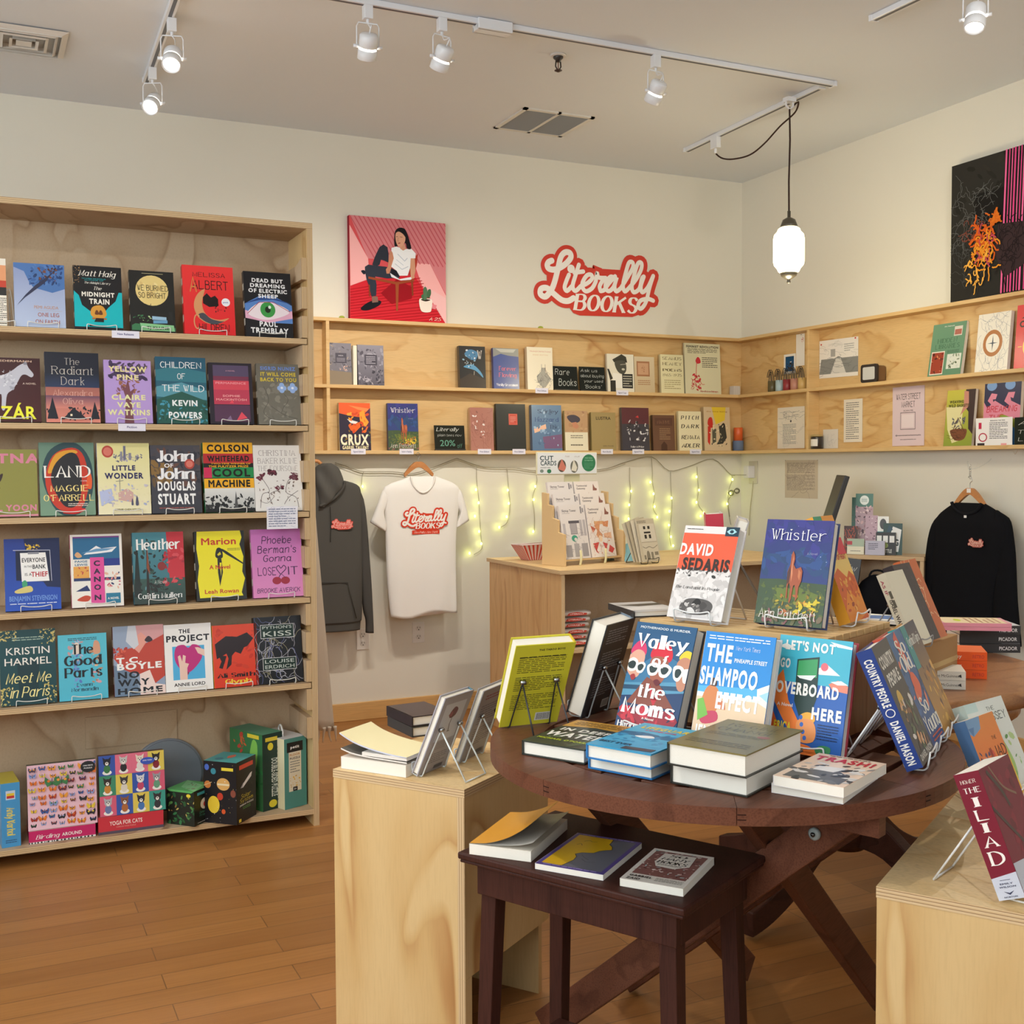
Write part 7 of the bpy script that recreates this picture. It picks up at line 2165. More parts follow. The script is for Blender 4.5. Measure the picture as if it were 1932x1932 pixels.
SOL = "R 16161a 0 0 1 1\nE d8a860 .6 .64 .2 .1\nR e8d8b0 .42 .62 .36 .03\nE 3a8a9a .3 .84 .08 .05\nE 4a6ac0 .1 .9 .07 .05\nE e8c83a .3 .3 .18 .14\nE c8402a .5 .44 .09 .06\nE c87838 .12 .62 .1 .06\nL c8a878 .02 .0,.6 .24,.66\nE d85a2a .6 .2 .06 .04\nE 8a4a3a .9 .5 .08 .06\nR e8d040 .55 .86 .36 .05\nJ 30 0 0 1 1 .015 e8e8e8 e8c86a"
q = gp(447, 1557); s_ = .139
gbox('puzzle_cube', (q.x, q.y, Z6+.0005), math.radians(47), s_, s_, at(447, 1440, y=q.y).z-Z6, {'F': '17171a', 'L': '16161a', 'T': '4aa0a0'}, {'L': SOL, 'F': "J 50 0 .05 1 .6 .05 202024 2a2a2e\nR e0503a .15 .86 .7 .07\nP f0f0f0 .3,.55 .75,.68 .8,.75 .7,.74 .35,.62\nP b0b0b8 .2,.56 .32,.56 .36,.64\nT H f0dc4a .48 .42 .5 .06 Solar\nT H f0dc4a .5 .35 .66 .06 System\nT B f0f0f0 .5 .28 .7 .025 JIGSAW PUZZLE\nG 5a9a4a .3 .2 .4 .05 2\nR e8d040 .1 .02 .12 .05", 'T': 'O e0705a .4,.5 .6,.6 .8,.5 .6,.4\nE 3a7a8a .3 .7 .12 .12'}, 'black solar system puzzle box with a rocket on the lowest shelf', 'box')
# large puzzle boxes behind
q = gp(500, 1536); w_ = .1
gbox('puzzle_box', (q.x, q.y+.03, Z6+.0005), math.radians(24), .095, .21, at(505, 1412, y=q.y).z-Z6+.045, {'F': '1f3a33', 'L': '3f7a4a', 'T': '4a9a7a'}, {'F': "R e8d040 .15 .9 .6 .05\nE e8d83a .4 .83 .14 .05\nV B d8e0d8 .6 .42 .3 .5 DOUBLE-SIDED_PUZZLE\nE e8d83a .5 .08 .2 .05", 'L': "J 40 0 0 1 .6 .08 2a6a3a 3a8a4a 4aa05a\nO 8ac85a .6,.6 .7,.9 .85,.85 .8,.55\nR e8d040 .55 .93 .35 .05\nJ 14 .1 .7 .4 .25 .07 c84a3a d86a3a"}, 'dark green double-sided puzzle box on the lowest shelf')
q = gp(540, 1531)
r = gbox('puzzle_box', (q.x, q.y+.02, Z6+.0005), math.radians(22), .105, .2, at(560, 1398, y=q.y+.03).z-Z6+.012, {'F': '4f9088', 'L': 'e8e0b8', 'T': 'd8d8d8'}, {'F': "R 1c1c20 .12 .8 .72 .14\nT X f0f0f0 .48 .87 .4 .04 petit\nR e8e0c8 .2 .24 .56 .56\nT B c88a3a .48 .76 .46 .03 FLOOR\nT B 3a3a3a .48 .71 .46 .03 PUZZLE\nG 8a8a80 .26 .5 .44 .18 5\nJ 20 .22 .3 .5 .16 .05 e8b83a c89a2a\nR 1c1c20 .38 .24 .2 .06\nT B f0f0f0 .48 .27 .1 .025 3+", 'L': 'G 8a8a70 .2 .1 .6 .8 14'}, 'teal floor puzzle box with a white top and rope handle, lowest shelf')
hh_ = at(560, 1398, y=q.y+.03).z-Z6+.012
m = MB(); m.tube(smooth([(.03, .05, hh_), (.03, .05, hh_+.02), (.05, .09, hh_+.035), (.07, .13, hh_+.02), (.07, .13, hh_)], 4), .004, 'e8e6e0', 'cloth', 7); m.build('handle', r)
# round tin leaning at the back
p = at(318, 1455, y=BY+BD-.06)
r = empty('round_tin', (p.x, BY+BD-.055, Z6+.001), 0, 'large round grey metal tin standing on edge at the back of the lowest shelf', 'tin', lean=-.1)
R_ = (at(318, 1396, y=BY+BD-.055).z-Z6)/2
m = MB(); m.lathe([(R_-.004, 0), (R_, .003), (R_, .03), (R_-.004, .033)], '8a9098', 'metalpaint', 56, (0, 0, R_), (0, 1, 0)); m.build('body', r)
m = MB(); m.lathe([(R_-.012, -.004), (R_-.006, -.003), (R_-.006, .0)], '7a828a', 'metalpaint', 56, (0, 0, R_), (0, 1, 0)); m.build('lid', r)
# ================================================================ clothes on hangers
def loft(m, rows, col, mat='cloth', seg=20, cap=True):
    """rows: (centre, half-vector across, depth); closed elliptical rings, a flattened garment tube with real volume"""
    vs = []; fs = []; n = len(rows)
    for c, hv, d in rows:
        c = Vector(c); hv = Vector(hv)
        for k in range(seg):
            a = 2*math.pi*k/seg; ca, sa = math.cos(a), math.sin(a)
            x = math.copysign(abs(ca)**.8, ca); y = math.copysign(abs(sa)**.7, sa)
            vs.append(c+hv*x+Vector((0, -1, 0))*d*y)
    for i in range(n-1):
        for k in range(seg): fs.append((i*seg+k, (i+1)*seg+k, (i+1)*seg+(k+1) % seg, i*seg+(k+1) % seg))
    if cap: fs += [tuple(range(seg)), tuple(range((n-1)*seg, n*seg))[::-1]]
    m.mesh(vs, fs, col, mat, True)
def interp(rows, n):
    """densify key rows (tuples of numbers)"""
    return smooth(rows, n)
def fold(m, k0, amp, freq, ph=0, fn=None):
    """soft vertical folds: push front points along local y"""
    for i in range(k0, len(m.v)):
        x, y, z = m.v[i]; g = amp*(math.sin(x*freq+ph+z*3)+.5*math.sin(x*freq*2.1-z*7+ph))*(fn(x, z) if fn else 1)
        m.v[i] = (x, y+g, z)
def hanger(r0, zc, half, drop, hook, label):
    r = empty('clothes_hanger', tuple(r0.location), 0, label, 'hanger', 'wooden clothes hangers'); r.rotation_euler = r0.rotation_euler
    m = MB()
    out = smooth([(-half, -drop-.016), (-half*.55, -drop*.45), (-.02, -.002), (0, 0), (.02, -.002), (half*.55, -drop*.45), (half, -drop-.016)], 4)
    low = smooth([(half-.004, -drop-.034), (half*.5, -drop*.62-.02), (.0, -.03), (-half*.5, -drop*.62-.02), (-half+.004, -drop-.034)], 4)
    m.prism([(x, zc+z) for x, z in (out+low)][::-1], -.008, .008, mat='hanger_wood', plane='xz'); m.build('hanger_bar', r, bevel=.003, fixn=True)
    m = MB(); m.tube(smooth([(0, 0, zc-.01), (0, 0, zc+hook*.4), (.012, 0, zc+hook*.6), (.0, 0, zc+hook), (-.012, 0, zc+hook*.85)], 5), .0016, 'b8b8b4', 'chrome', 6); m.build('hanger_hook', r); return r
def logo_patch(m, cx, cz, w_, yf, white='f4efe9', red='d8442e', extra='', hscale=.5):
    s_ = w_/(LX1-LX0); h_ = (LZ1-LZ0)*s_
    draw(m, logo_lines(white, red)+extra, w_, h_, lambda u, v, d: (cx-w_/2+u, yf(cx-w_/2+u, cz-h_/2+v)-.0006-d*.5, cz-h_/2+v), 'cloth', 2)
# ---- white tee (hangs from the shelf edge)
YT = -.135
def W(px, py, y=YT): return at(px, py, y=y)
c0 = W(790, 905); ox = c0.x
r = empty('t_shirt', (ox, YT, 0), 0, 'white tee with the red shop logo hanging under the wall shelf', 't-shirt')
def px2(px, py, y=YT): q = W(px, py, y); return q.x-ox, q.z
m = MB(); k = 0
rowsp = [(772, 823, 899), (758, 838, 905), (735, 855, 913), (722, 866, 925), (724, 866, 950), (727, 862, 990), (728, 860, 1030), (730, 860, 1080), (734, 861, 1130), (738, 862, 1163)]
rows = []
for i, (a, b, y) in enumerate(interp(rowsp, 4)):
    xa, z = px2(a, y); xb, _ = px2(b, y); rows.append((((xa+xb)/2, 0, z+.0), ((xb-xa)/2, 0, 0), .012+.02*min(1, i/12)))
loft(m, rows, 'f2efe9', 'cloth', 36)
fold(m, 0, .004, 34, fn=lambda x, z: min(1, max(0, (1.35-z)*1.4)))
for i, v in enumerate(m.v):   # wavy hem
    if v[2] < rows[-1][0][2]+.06: m.v[i] = (v[0], v[1], v[2]+.012*math.sin(v[0]*22)+.05*v[0])
yf = lambda x, z: -.034
bd = m.build('body', r)
for sg, pts in ((-1, [(735, 913, 726, 960), (722, 925, 722, 975), (712, 950, 728, 990), (699, 985, 727, 1003)]), (1, [(855, 913, 862, 955), (868, 925, 868, 970), (876, 945, 862, 985), (884, 981, 860, 996)])):
    m = MB(); rr = []
    for x0, y0_, x1, y1_ in interp(pts, 4):
        a = px2(x0, y0_); b = px2(x1, y1_); rr.append((((a[0]+b[0])/2, 0, (a[1]+b[1])/2), ((b[0]-a[0])/2, 0, (b[1]-a[1])/2), .02))
    loft(m, rr, 'efece6', 'cloth', 18); fold(m, 0, .003, 50); m.build('sleeve', r)
m = MB(); nk = [px2(*p) for p in ((773, 899), (776, 915), (788, 928), (800, 928), (813, 915), (818, 899))]
m.tube([(x, -.02-.016*math.sin(math.pi*i/20*1.0), z) for i, (x, z) in enumerate(smooth(nk, 4))], .005, 'ebe7e0', 'cloth', 6)
m.build('collar', r)
m = MB(); q = px2(796, 979); logo_patch(m, q[0], q[1], .29, yf)
draw(m, 'R d8442e 0 0 1 1\nT C f4dcd0 .5 .5 .86 .5 New Paltz, New York', .16, .022, lambda u, v, d: (q[0]-.07+u, -.0346-d*.5, q[1]-.082+v), 'cloth'); m.build('logo_print', bd)
hz = px2(789, 871)[1]; r = hanger(r, hz, .085, .05, .05, 'wooden hanger inside the white tee')
m = MB(); m.tube([(0, 0, hz+.03), (0, .03, Z3-.03), (0, .05, Z3-.0195)], .0014, 'a8a8a4', 'chrome', 5); m.build('hook', r)
# ---- grey hoodie, partly behind the bookcase
YH = -.13
c0 = W(618, 905, YH); ox = c0.x
r = empty('hoodie', (ox, YH, 0), 0, 'charcoal grey hoodie with a small red logo hanging beside the bookcase', 'hoodie')
m = MB(); rows = []
for i, (a, b, y) in enumerate(interp([(590, 640, 905), (560, 672, 915), (545, 681, 932), (548, 682, 980), (552, 683, 1050), (556, 684, 1120), (560, 683, 1172), (562, 681, 1180), (563, 680, 1196)], 4)):
    xa, z = px2(a, y, YH); xb, _ = px2(b, y, YH); rows.append((((xa+xb)/2, 0, z), ((xb-xa)/2, 0, 0), .018+.02*min(1, i/10)-(.008 if i > 27 else 0)))
loft(m, rows, '55534f', 'cloth', 36); fold(m, 0, .005, 30, 1, lambda x, z: min(1, max(0, (1.3-z)*1.5))); bd = m.build('body', r)
for pts in ([(655, 912, 672, 960), (682, 930, 678, 985), (692, 985, 679, 1045), (697, 1050, 682, 1095), (701, 1110, 686, 1150), (704, 1166, 691, 1170), (705, 1194, 691, 1194)],):
    m = MB(); rr = []
    for x0, y0_, x1, y1_ in interp(pts, 4):
        a = px2(x0, y0_, YH); b = px2(x1, y1_, YH); rr.append((((a[0]+b[0])/2, .005, (a[1]+b[1])/2), ((b[0]-a[0])/2, 0, (b[1]-a[1])/2), .024))
    loft(m, rr, '4f4d4a', 'cloth', 18); fold(m, 0, .003, 60); m.build('sleeve', r)
m = MB(); rows = []
for a, b, y in interp([(606, 622, 874), (596, 636, 882), (592, 643, 895), (592, 647, 910), (594, 642, 925), (596, 630, 938), (598, 618, 950), (600, 608, 956)], 4):
    xa, z = px2(a, y, YH); xb, _ = px2(b, y, YH); rows.append((((xa+xb)/2, -.01, z), ((xb-xa)/2, 0, 0), .052-.0*y))
loft(m, rows, '5a5854', 'cloth', 28)
for i, v in enumerate(m.v): m.v[i] = (v[0], v[1]+.008*math.sin(v[0]*60+v[2]*40), v[2])
hd = m.build('hood', r)
m = MB(); q = [px2(*p, YH) for p in ((598, 955), (612, 948), (628, 938), (641, 922), (646, 908))]; m.tube([(x, -.05, z) for x, z in smooth(q, 4)], .008, '504e4a', 'cloth', 8); m.build('hood_hem', hd)
m = MB(); a = px2(618, 955, YH); b = px2(619, 1022, YH); m.tube(smooth([(a[0], -.05, a[1]), (a[0]+.004, -.045, (a[1]+b[1])/2), (b[0], -.046, b[1])], 4), .002, '3a3836', 'cloth', 6); m.build('drawstring', hd)
m = MB(); q0, q1, q2_, q3 = [px2(*p, YH) for p in ((600, 1098), (652, 1098), (668, 1165), (600, 1165))]; m.tube([(q1[0], -.043, q1[1]), (q2_[0], -.042, q2_[1])], .0025, '4a4844', 'cloth', 5); m.tube([(q0[0], -.043, q0[1]), (q1[0], -.043, q1[1])], .0025, '4a4844', 'cloth', 5); m.build('pocket_seam', bd)
m = MB(); q = px2(640, 989, YH); logo_patch(m, q[0], q[1], .13, lambda x, z: -.044, 'f0a8a0', 'e0564a'); m.build('logo_print', bd)
hz = px2(607, 872, YH)[1]; r = empty('clothes_hanger', tuple(r.location), 0, 'wooden hanger end showing above the grey hoodie', 'hanger', 'wooden clothes hangers'); m = MB(); a = px2(600, 876, YH); m.tube(smooth([(a[0]-.04, 0, hz), (a[0], 0, hz+.005), (a[0]+.03, 0, hz-.03)], 4), .01, mat='hanger_wood', seg=8); m.build('hanger_bar', r)
m = MB(); m.tube([(a[0]-.02, 0, hz+.004), (a[0]-.02, .03, Z3-.03), (a[0]-.02, .045, Z3-.0195)], .0014, 'a8a8a4', 'chrome', 5); m.build('hook', r)
# ---- black sweatshirt on the right wall
XS = -.13
def WR(px, py, x=XS): return at(px, py, x=x)
c0 = WR(1830, 950); oy = c0.y
r = empty('sweatshirt', (XS, oy, 0), -math.pi/2, 'black sweatshirt with a small pink logo hanging on the right wall', 'sweatshirt')
def pr(px, py): q = WR(px, py); return -(q.y-oy), q.z
m = MB(); rows = []
for i, (a, b, y) in enumerate(interp([(1803, 1858, 948), (1785, 1880, 960), (1770, 1897, 975), (1763, 1903, 1000), (1762, 1893, 1050), (1762, 1880, 1110), (1763, 1874, 1170), (1764, 1870, 1215), (1765, 1868, 1235)], 4)):
    xa, z = pr(a, y); xb, _ = pr(b, y); rows.append((((xa+xb)/2, 0, z), ((xb-xa)/2, 0, 0), .014+.022*min(1, i/10)))
loft(m, rows, '17171a', 'cloth', 36); fold(m, 0, .005, 26, 2, lambda x, z: min(1, max(0, (1.2-z)*1.5))); bd = m.build('body', r)
for pts in ([(1785, 962, 1772, 1030), (1765, 980, 1768, 1050), (1751, 1020, 1768, 1080), (1744, 1070, 1764, 1130), (1742, 1120, 1766, 1170), (1744, 1180, 1768, 1215), (1748, 1230, 1766, 1240)], [(1880, 962, 1890, 1030), (1903, 983, 1888, 1060), (1911, 1030, 1882, 1100), (1915, 1090, 1876, 1150), (1919, 1150, 1882, 1180), (1922, 1200, 1900, 1215), (1923, 1220, 1905, 1224)]):
    m = MB(); rr = []
    for x0, y0_, x1, y1_ in interp(pts, 4):
        a = pr(x0, y0_); b = pr(x1, y1_); rr.append((((a[0]+b[0])/2, .004, (a[1]+b[1])/2), ((b[0]-a[0])/2, 0, (b[1]-a[1])/2), .026))
    loft(m, rr, '161619', 'cloth', 18); fold(m, 0, .004, 50); m.build('sleeve', r)
m = MB(); nk = [pr(*p) for p in ((1803, 947), (1808, 958), (1822, 968), (1838, 969), (1852, 962), (1859, 950))]
m.tube([(x, -.026, z) for x, z in smooth(nk, 4)], .008, '1c1c20', 'cloth', 8); m.build('collar', r)
m = MB(); q = pr(1832, 972); m.box(q[0]-.008, q[0]+.008, -.038, -.0375, q[1]-.012, q[1]+.0, 'e8e8e8', 'cloth'); m.build('neck_label', r)
m = MB(); q = pr(1853, 1024); logo_patch(m, q[0], q[1], .1, lambda x, z: -.043, 'e8b8a8', 'b85a50'); m.build('logo_print', bd)
hz = pr(1829, 921)[1]; r = hg = hanger(r, hz, .095, .06, .06, 'wooden hanger with a white size sticker inside the black sweatshirt')
r = empty('wall_hook', tuple(hg.location), 0, 'clear wall hook and chain above the black sweatshirt', 'hook'); r.rotation_euler = hg.rotation_euler
m = MB(); t_ = pr(1831, 878); zt_ = t_[1]
for i in range(5): 
    z = hz+.055+i*(zt_-hz-.05)/5; m.tube([(.005*math.cos(a*.785)*(1 if i % 2 else .2), .005*math.cos(a*.785)*(0.2 if i % 2 else 1), z+.012*math.sin(a*.785)) for a in range(8)], .0012, 'c8c8c4', 'chrome', 4, True)
m.build('chain', r)
m = MB(); m.tube(smooth([(-.012, -.004, zt_+.02), (-.012, .0, zt_-.012), (0, .0, zt_-.018), (.012, .04, zt_-.01), (.012, .1, zt_+.015), (.006, .128, zt_+.03)], 4), .002, 'e0e0dc', 'clear_plastic', 6); m.build('hook_body', r)
m = MB(); m.box(-.012, .012, -.0092, -.0085, hz-.022, hz-.002, 'eeeae4', 'paper'); m.build('size_sticker', [c for c in hg.children if c.name.startswith('hanger_bar')][0])
# ================================================================ icicle string lights along the back wall
r = empty('string_lights', (-1.8, -.02, 1.36), 0, 'string of yellow-green icicle lights pinned along the back wall under the shelf', 'string lights')
O_ = Vector((-1.8, -.02, 1.36))
def bw(px, py, y=-.012): return at(px, py, y=y)-O_
m = MB(); wire = [(632, 873), (655, 880), (680, 889), (700, 890), (740, 890), (780, 893), (822, 880), (858, 866), (868, 867), (900, 878), (925, 882), (970, 883), (1010, 888), (1030, 880), (1130, 886), (1180, 872), (1229, 862), (1262, 888), (1300, 880), (1345, 866), (1378, 895), (1388, 896)]
m.tube([bw(*p) for p in smooth(wire, 4)], .0022, '9a927e', 'plastic', 6)
m.tube([bw(p[0], p[1]+3, -.016) for p in smooth(wire[:16:1], 3)], .0016, 'a89e88', 'plastic', 5)
m.build('main_wire', r)
drops = [([(686, 890), (683, 900), (682, 920)], [(684, 918)]), ([(899, 880), (899, 905), (903, 940), (905, 975), (907, 1010), (909, 1035), (894, 1046)], [(898, 924), (903, 949), (896, 974), (904, 1003), (908, 1026), (886, 1044)]),
([(956, 884), (958, 905), (960, 930), (962, 955), (957, 985), (944, 995)], [(958, 925), (960, 950), (956, 975), (942, 995)]),
([(1010, 888), (1013, 905), (1010, 920), (1005, 940), (1008, 970), (1008, 1000)], [(1010, 918), (1007, 943), (1030, 952), (1006, 1003)]),
([(1188, 882), (1188, 905), (1190, 930), (1188, 955), (1188, 985), (1186, 1003)], [(1191, 927), (1187, 953), (1186, 979), (1188, 1005)]),
([(1229, 864), (1231, 890), (1231, 910), (1235, 935), (1232, 958), (1240, 973)], [(1227, 910), (1233, 932), (1235, 956), (1240, 976)]),
([(1265, 890), (1266, 920), (1268, 950), (1266, 980), (1263, 1010), (1266, 1030)], [(1267, 940), (1263, 965), (1262, 991), (1266, 1013), (1270, 1030)]),
([(1315, 880), (1316, 900), (1318, 925), (1316, 948), (1326, 965), (1330, 972)], [(1314, 900), (1319, 925), (1314, 948), (1328, 968), (1322, 974)]),
([(1380, 896), (1382, 905), (1375, 925), (1374, 950), (1377, 975)], [(1382, 905), (1378, 932), (1372, 951)])]
lp = []
for wp, bp_ in drops:
    m = MB(); m.tube([bw(*p) for p in smooth(wp, 4)], .0017, '9a927e', 'plastic', 5); dw = m.build('drop_wire', r)
    for b in bp_:
        q = bw(b[0], b[1], -.02); m = MB(); m.lathe([(.0015, -.006), (.0042, -.004), (.0045, .002), (.003, .006), (.001, .008)], 'f2ff80', 'fairy', 10, q); m.build('bulb', dw); lp.append(q+O_)
for i, p in enumerate(lp):
    l = bpy.data.lights.new('fairy_glow', 'POINT'); l.energy = .016; l.color = (.86, 1, .22); l.shadow_soft_size = .006
    o = bpy.data.objects.new('fairy_glow', l); COL.objects.link(o); o.location = (p.x, p.y-.012, p.z); o.parent = None
# coiled spare wire, plug box and lead
m = MB(); q = bw(1384, 928, -.03)
for s_ in (-1, 1):
    for k in range(3): m.tube([q+Vector((s_*(.022+.02*math.cos(a*.628)), -.004*k, .006*s_+(.010+.004*k)*math.sin(a*.628))) for a in range(10)], .0018, '6a6450', 'plastic', 5, True)
m.build('wire_coil', r)
m = MB(); m.tube([bw(*p) for p in smooth([(1384, 930), (1376, 940), (1373, 950), (1376, 975), (1379, 990)], 4)], .0018, '8a846e', 'plastic', 5); m.build('loose_wire', r)
q = at(1405, 891, y=-.06); 
r = empty('power_adapter', (-.0005, -.1, 0), 0, 'white plug adapter in a wall socket on the right wall next to the corner', 'plug')
z0_, z1_ = at(1403, 902, x=-.05).z, at(1403, 879, x=-.05).z
m = MB(); m.box(-.055, -.004, -.05, 0.0, z0_, z1_, 'dcd8d6', 'plastic'); m.build('adapter_body', r, bevel=.004)
m = MB(); m.box(-.0065, 0, -.075, .01, z0_-.035, z1_+.03, 'cdc6b0', 'plastic'); m.build('socket_plate', r, bevel=.002)
m = MB(); m.tube([Vector(at(px, py, x=-.008))-Vector((-.0005, -.1, 0)) for px, py in smooth([(1421, 908), (1419, 930), (1416, 955), (1414, 985), (1413, 1010)], 4)], .0025, 'b8ae8e', 'plastic', 6); m.build('lead', r)
m = MB(); m.tube([(x, y, z0_+.02) for x, y in ((-.055, -.03), (-.065, -.01), (-.075, .04), (-.085, .075))], .002, '9a927e', 'plastic', 5); m.build('cord_end', r)
# ================================================================ on the sales counter
# greeting-card display
a, b = at(1064, 1070, z=CZ), at(1180, 1060, z=CZ); X = b-a; X.z = 0; DW = X.length; rz = math.atan2(X.y, X.x)
r = empty('card_display', (a.x+.012, a.y+.02, CZ+.001), rz, 'stepped plywood rack of paper model cards on the counter, with a sign on top', 'display rack')
STEP = [(0, 0), (0, .155), (-.045, .165), (-.045, .225), (-.085, .235), (-.085, .295), (-.12, .3), (-.12, .355), (-.16, .36), (-.16, 0)]
for x0 in (0, DW-.014):
    m = MB(); m.prism([(-p[0], p[1]) for p in STEP], x0, x0+.014, 'd9b988', 'paper', 'yz'); m.build('side_panel', r, fixn=True, bevel=.001)
for k, (y_, z_) in enumerate(((.012, .03), (.055, .105), (.1, .175))):
    m = MB(); m.box(.0145, DW-.0145, y_, y_+.035, z_-.008, z_, 'd4b483', 'paper'); m.build('ledge', r)
for x_ in (.105, .28):
    m = MB(); m.tube(smooth([(x_, -.004, .0), (x_, -.012, .03), (x_, -.008, .075)], 4), .008, 'dcd3a4', 'paper', 4); m.build('clip', r)
m = MB(); m.box(-.045, DW-.055, .148, .156, .447, .562, 'd8d2b0', 'plastic'); m.build('sign_frame', r, bevel=.004)
m = MB(); draw(m, """R dfe2e4 0 0 1 1
T B 2c4a54 .15 .76 .22 .22 CUT
T B 2c4a54 .18 .52 .26 .22 CARDS
T B 4a4a4a .13 .3 .16 .05 POCKET SIZE
E 7a8a80 .07 .14 .03 .08
E 2f7a54 .19 .13 .035 .1
E 5a5048 .4 .38 .07 .3
P c87868 .34,.22 .4,.72 .47,.3 .44,.12
E 6a6a62 .61 .34 .065 .3
P d8d4c4 .56,.16 .6,.7 .66,.3 .64,.1
T H 8a6a5a .49 .84 .07 .07 fold
T H 8a6a5a .66 .84 .09 .07 cut
E 2f7a54 .86 .52 .12 .42
T B 8ac0a0 .86 .76 .13 .07 PAPER MODELS
T B 8ac0a0 .86 .64 .15 .07 CUT AND FOLD
G 5a9a78 .78 .22 .16 .32 5""", DW-.02, .105, lambda u, v, d: (-.04+u, .1475-d, .452+v), 'print'); m.build('sign_face', r)
m = MB(); m.box(DW*.35, DW*.6, .1565, .159, .3, .5, 'c8c4a0', 'plastic'); m.build('sign_stem', r)
cards = {'tower': """R ddd6d2 0 0 1 1
T B 5a5458 .38 .9 .56 .045 Skytop Tower
G 8a8488 .1 .84 .3 .02 1
R 8a868a .82 .84 .06 .13
R 8a868a .9 .86 .05 .08
R 5c5860 .3 .66 .42 .05
R a8a2a4 .34 .46 .26 .2
L 6a666a .012 .34,.46 .6,.46 .6,.66
R b8b2b4 .06 .4 .1 .26
R b4aeb0 .72 .42 .1 .3
R b4aeb0 .86 .42 .1 .3
E 3f9a80 .46 .38 .12 .06
E ddd6d2 .5 .36 .06 .03
W 8a8486 18 .006 .04 .02 .92 .5
R 9a9698 .06 .04 .24 .22
R a8a4a4 .4 .04 .2 .24
R 9a9698 .7 .04 .24 .24""", 'gate': """R e4dad2 0 0 1 1
T B 5a5458 .3 .91 .44 .04 Testimonial
T B 5a5458 .26 .85 .36 .04 Gateway
P 8a5a50 .74,.8 .78,.95 .84,.86 .92,.84 .9,.8
R d8a878 .26 .62 .4 .06
P c8604a .1,.6 .3,.54 .16,.46
O d89a70 .26,.6 .5,.68 .44,.5 .54,.4 .4,.34 .3,.42 .34,.5
P d08a60 .6,.66 .86,.68 .8,.56 .62,.58
P e0b090 .6,.44 .9,.46 .9,.34 .6,.36
O e8c8a8 .38,.4 .5,.4 .5,.3 .38,.3
P c84a48 .1,.26 .36,.28 .2,.1 .3,.06
P c84a48 .5,.28 .7,.24 .6,.12
P c84a48 .78,.22 .96,.14 .84,.06 .7,.1
W a87a68 22 .006 .05 .04 .9 .6
J 16 .1 .04 .8 .6 .04 e0b090 d88a68 e8c8b0"""}
for k, (y_, z_, hgt) in enumerate(((.028, .031, .27), (.071, .106, .25), (.116, .176, .24))):
    for j, (art, x_) in enumerate((('tower', .02), ('gate', .205))):
        for n in range(2):
            cl = X.normalized(); nrm = Vector((-cl.y, cl.x, 0)); base = Vector((a.x+.012, a.y+.02, CZ+.001))+cl*(x_+.004*n)+nrm*(y_-.003*n-.012)+Vector((0, 0, z_))
            if n == 0: continue
            m = MB(); w_ = .175; m.box(0, w_, 0, .012, 0, hgt, 'd8d0cc', 'paper'); draw(m, cards[art], w_, hgt, lambda u, v, d: (u, -d, v), 'gloss', k*3+j)
            o = m.build('paper_card'); o.location = base; o.rotation_euler = (-.2, 0, rz)
            tag(o, f"{['front', 'middle', 'back'][k]} row {['grey tower', 'orange gateway'][j]} model cards in the counter rack", 'card', 'paper model cards in the counter rack')
# red-checked paper basket behind the rack
q = at(992, 1056, z=CZ)
r = empty('paper_basket', (q.x+.03, q.y-.02, CZ+.001), .2, 'small white paper food basket with red print beside the card rack', 'basket')
m = MB(); bw_, bd_, bh_ = .07, .05, .075; B0 = [(-bw_*.7, -bd_*.7, 0), (bw_*.7, -bd_*.7, 0), (bw_*.7, bd_*.7, 0), (-bw_*.7, bd_*.7, 0)]; B1 = [(-bw_*1.5, -bd_, bh_*1.1), (bw_*1.5, -bd_, bh_*1.1), (bw_*1.5, bd_, bh_*1.1), (-bw_*1.5, bd_, bh_*1.1)]
m.mesh(B0+B1, [(3, 2, 1, 0)], 'e8ded8', 'paper')
for i in range(4):
    j = (i+1) % 4; P4 = [Vector(B0[i]), Vector(B0[j]), Vector(B1[j]), Vector(B1[i])]
    m.mesh(P4, [(0, 1, 2, 3)], 'ead0c8', 'paper'); m.mesh([p*1.0 for p in P4], [(3, 2, 1, 0)], 'f0ece6', 'paper') if False else None
    for k in range(7):
        t0, t1 = (k+.15)/7, (k+.6)/7
        N = (P4[1]-P4[0]).cross(P4[3]-P4[0]).normalized()*.0006
        m.mesh([P4[0].lerp(P4[1], t0)+N, P4[0].lerp(P4[1], t1)+N, P4[3].lerp(P4[2], t1)+N, P4[3].lerp(P4[2], t0)+N], [(0, 1, 2, 3)], 'd0503e', 'paper')
m.build('body', r)
m = MB(); m.tube([Vector(p) for p in B1], .002, 'e8d8d0', 'paper', 5, True); m.build('rim', r)
# blue pouch and green frame
q = at(1190, 1061, z=CZ)
r = empty('blue_pouch', (q.x, q.y+.05, CZ+.001), .2, 'small light blue cellophane packet right of the card rack', 'packet')
m = MB(); m.mesh([(0, 0, 0), (.1, 0, 0), (.1, .05, 0), (0, .05, 0), (.01, .02, .085), (.06, .02, .1), (.085, .025, .06)], [(3, 2, 1, 0), (0, 1, 6, 5, 4), (1, 2, 6), (2, 3, 4, 5, 6), (3, 0, 4)], '8ac4d4', 'gloss'); m.build('body', r)
q = at(1176, 1061, z=CZ)
r = empty('picture_frame', (q.x, q.y+.1, CZ+.001), .15, 'small dark green frame behind the card rack', 'frame', lean=-.15)
m = MB(); m.prism(rrect(.09, .15, .015), 0, .012, '4a5a4a', 'plastic', 'xz'); m.build('frame', r, fixn=True)
m = MB(); m.prism([(x, z+.012) for x, z in rrect(.068, .126, .008)], -.001, -.0001, 'c8c8b0', 'paper', 'xz'); m.build('picture', r, fixn=True)
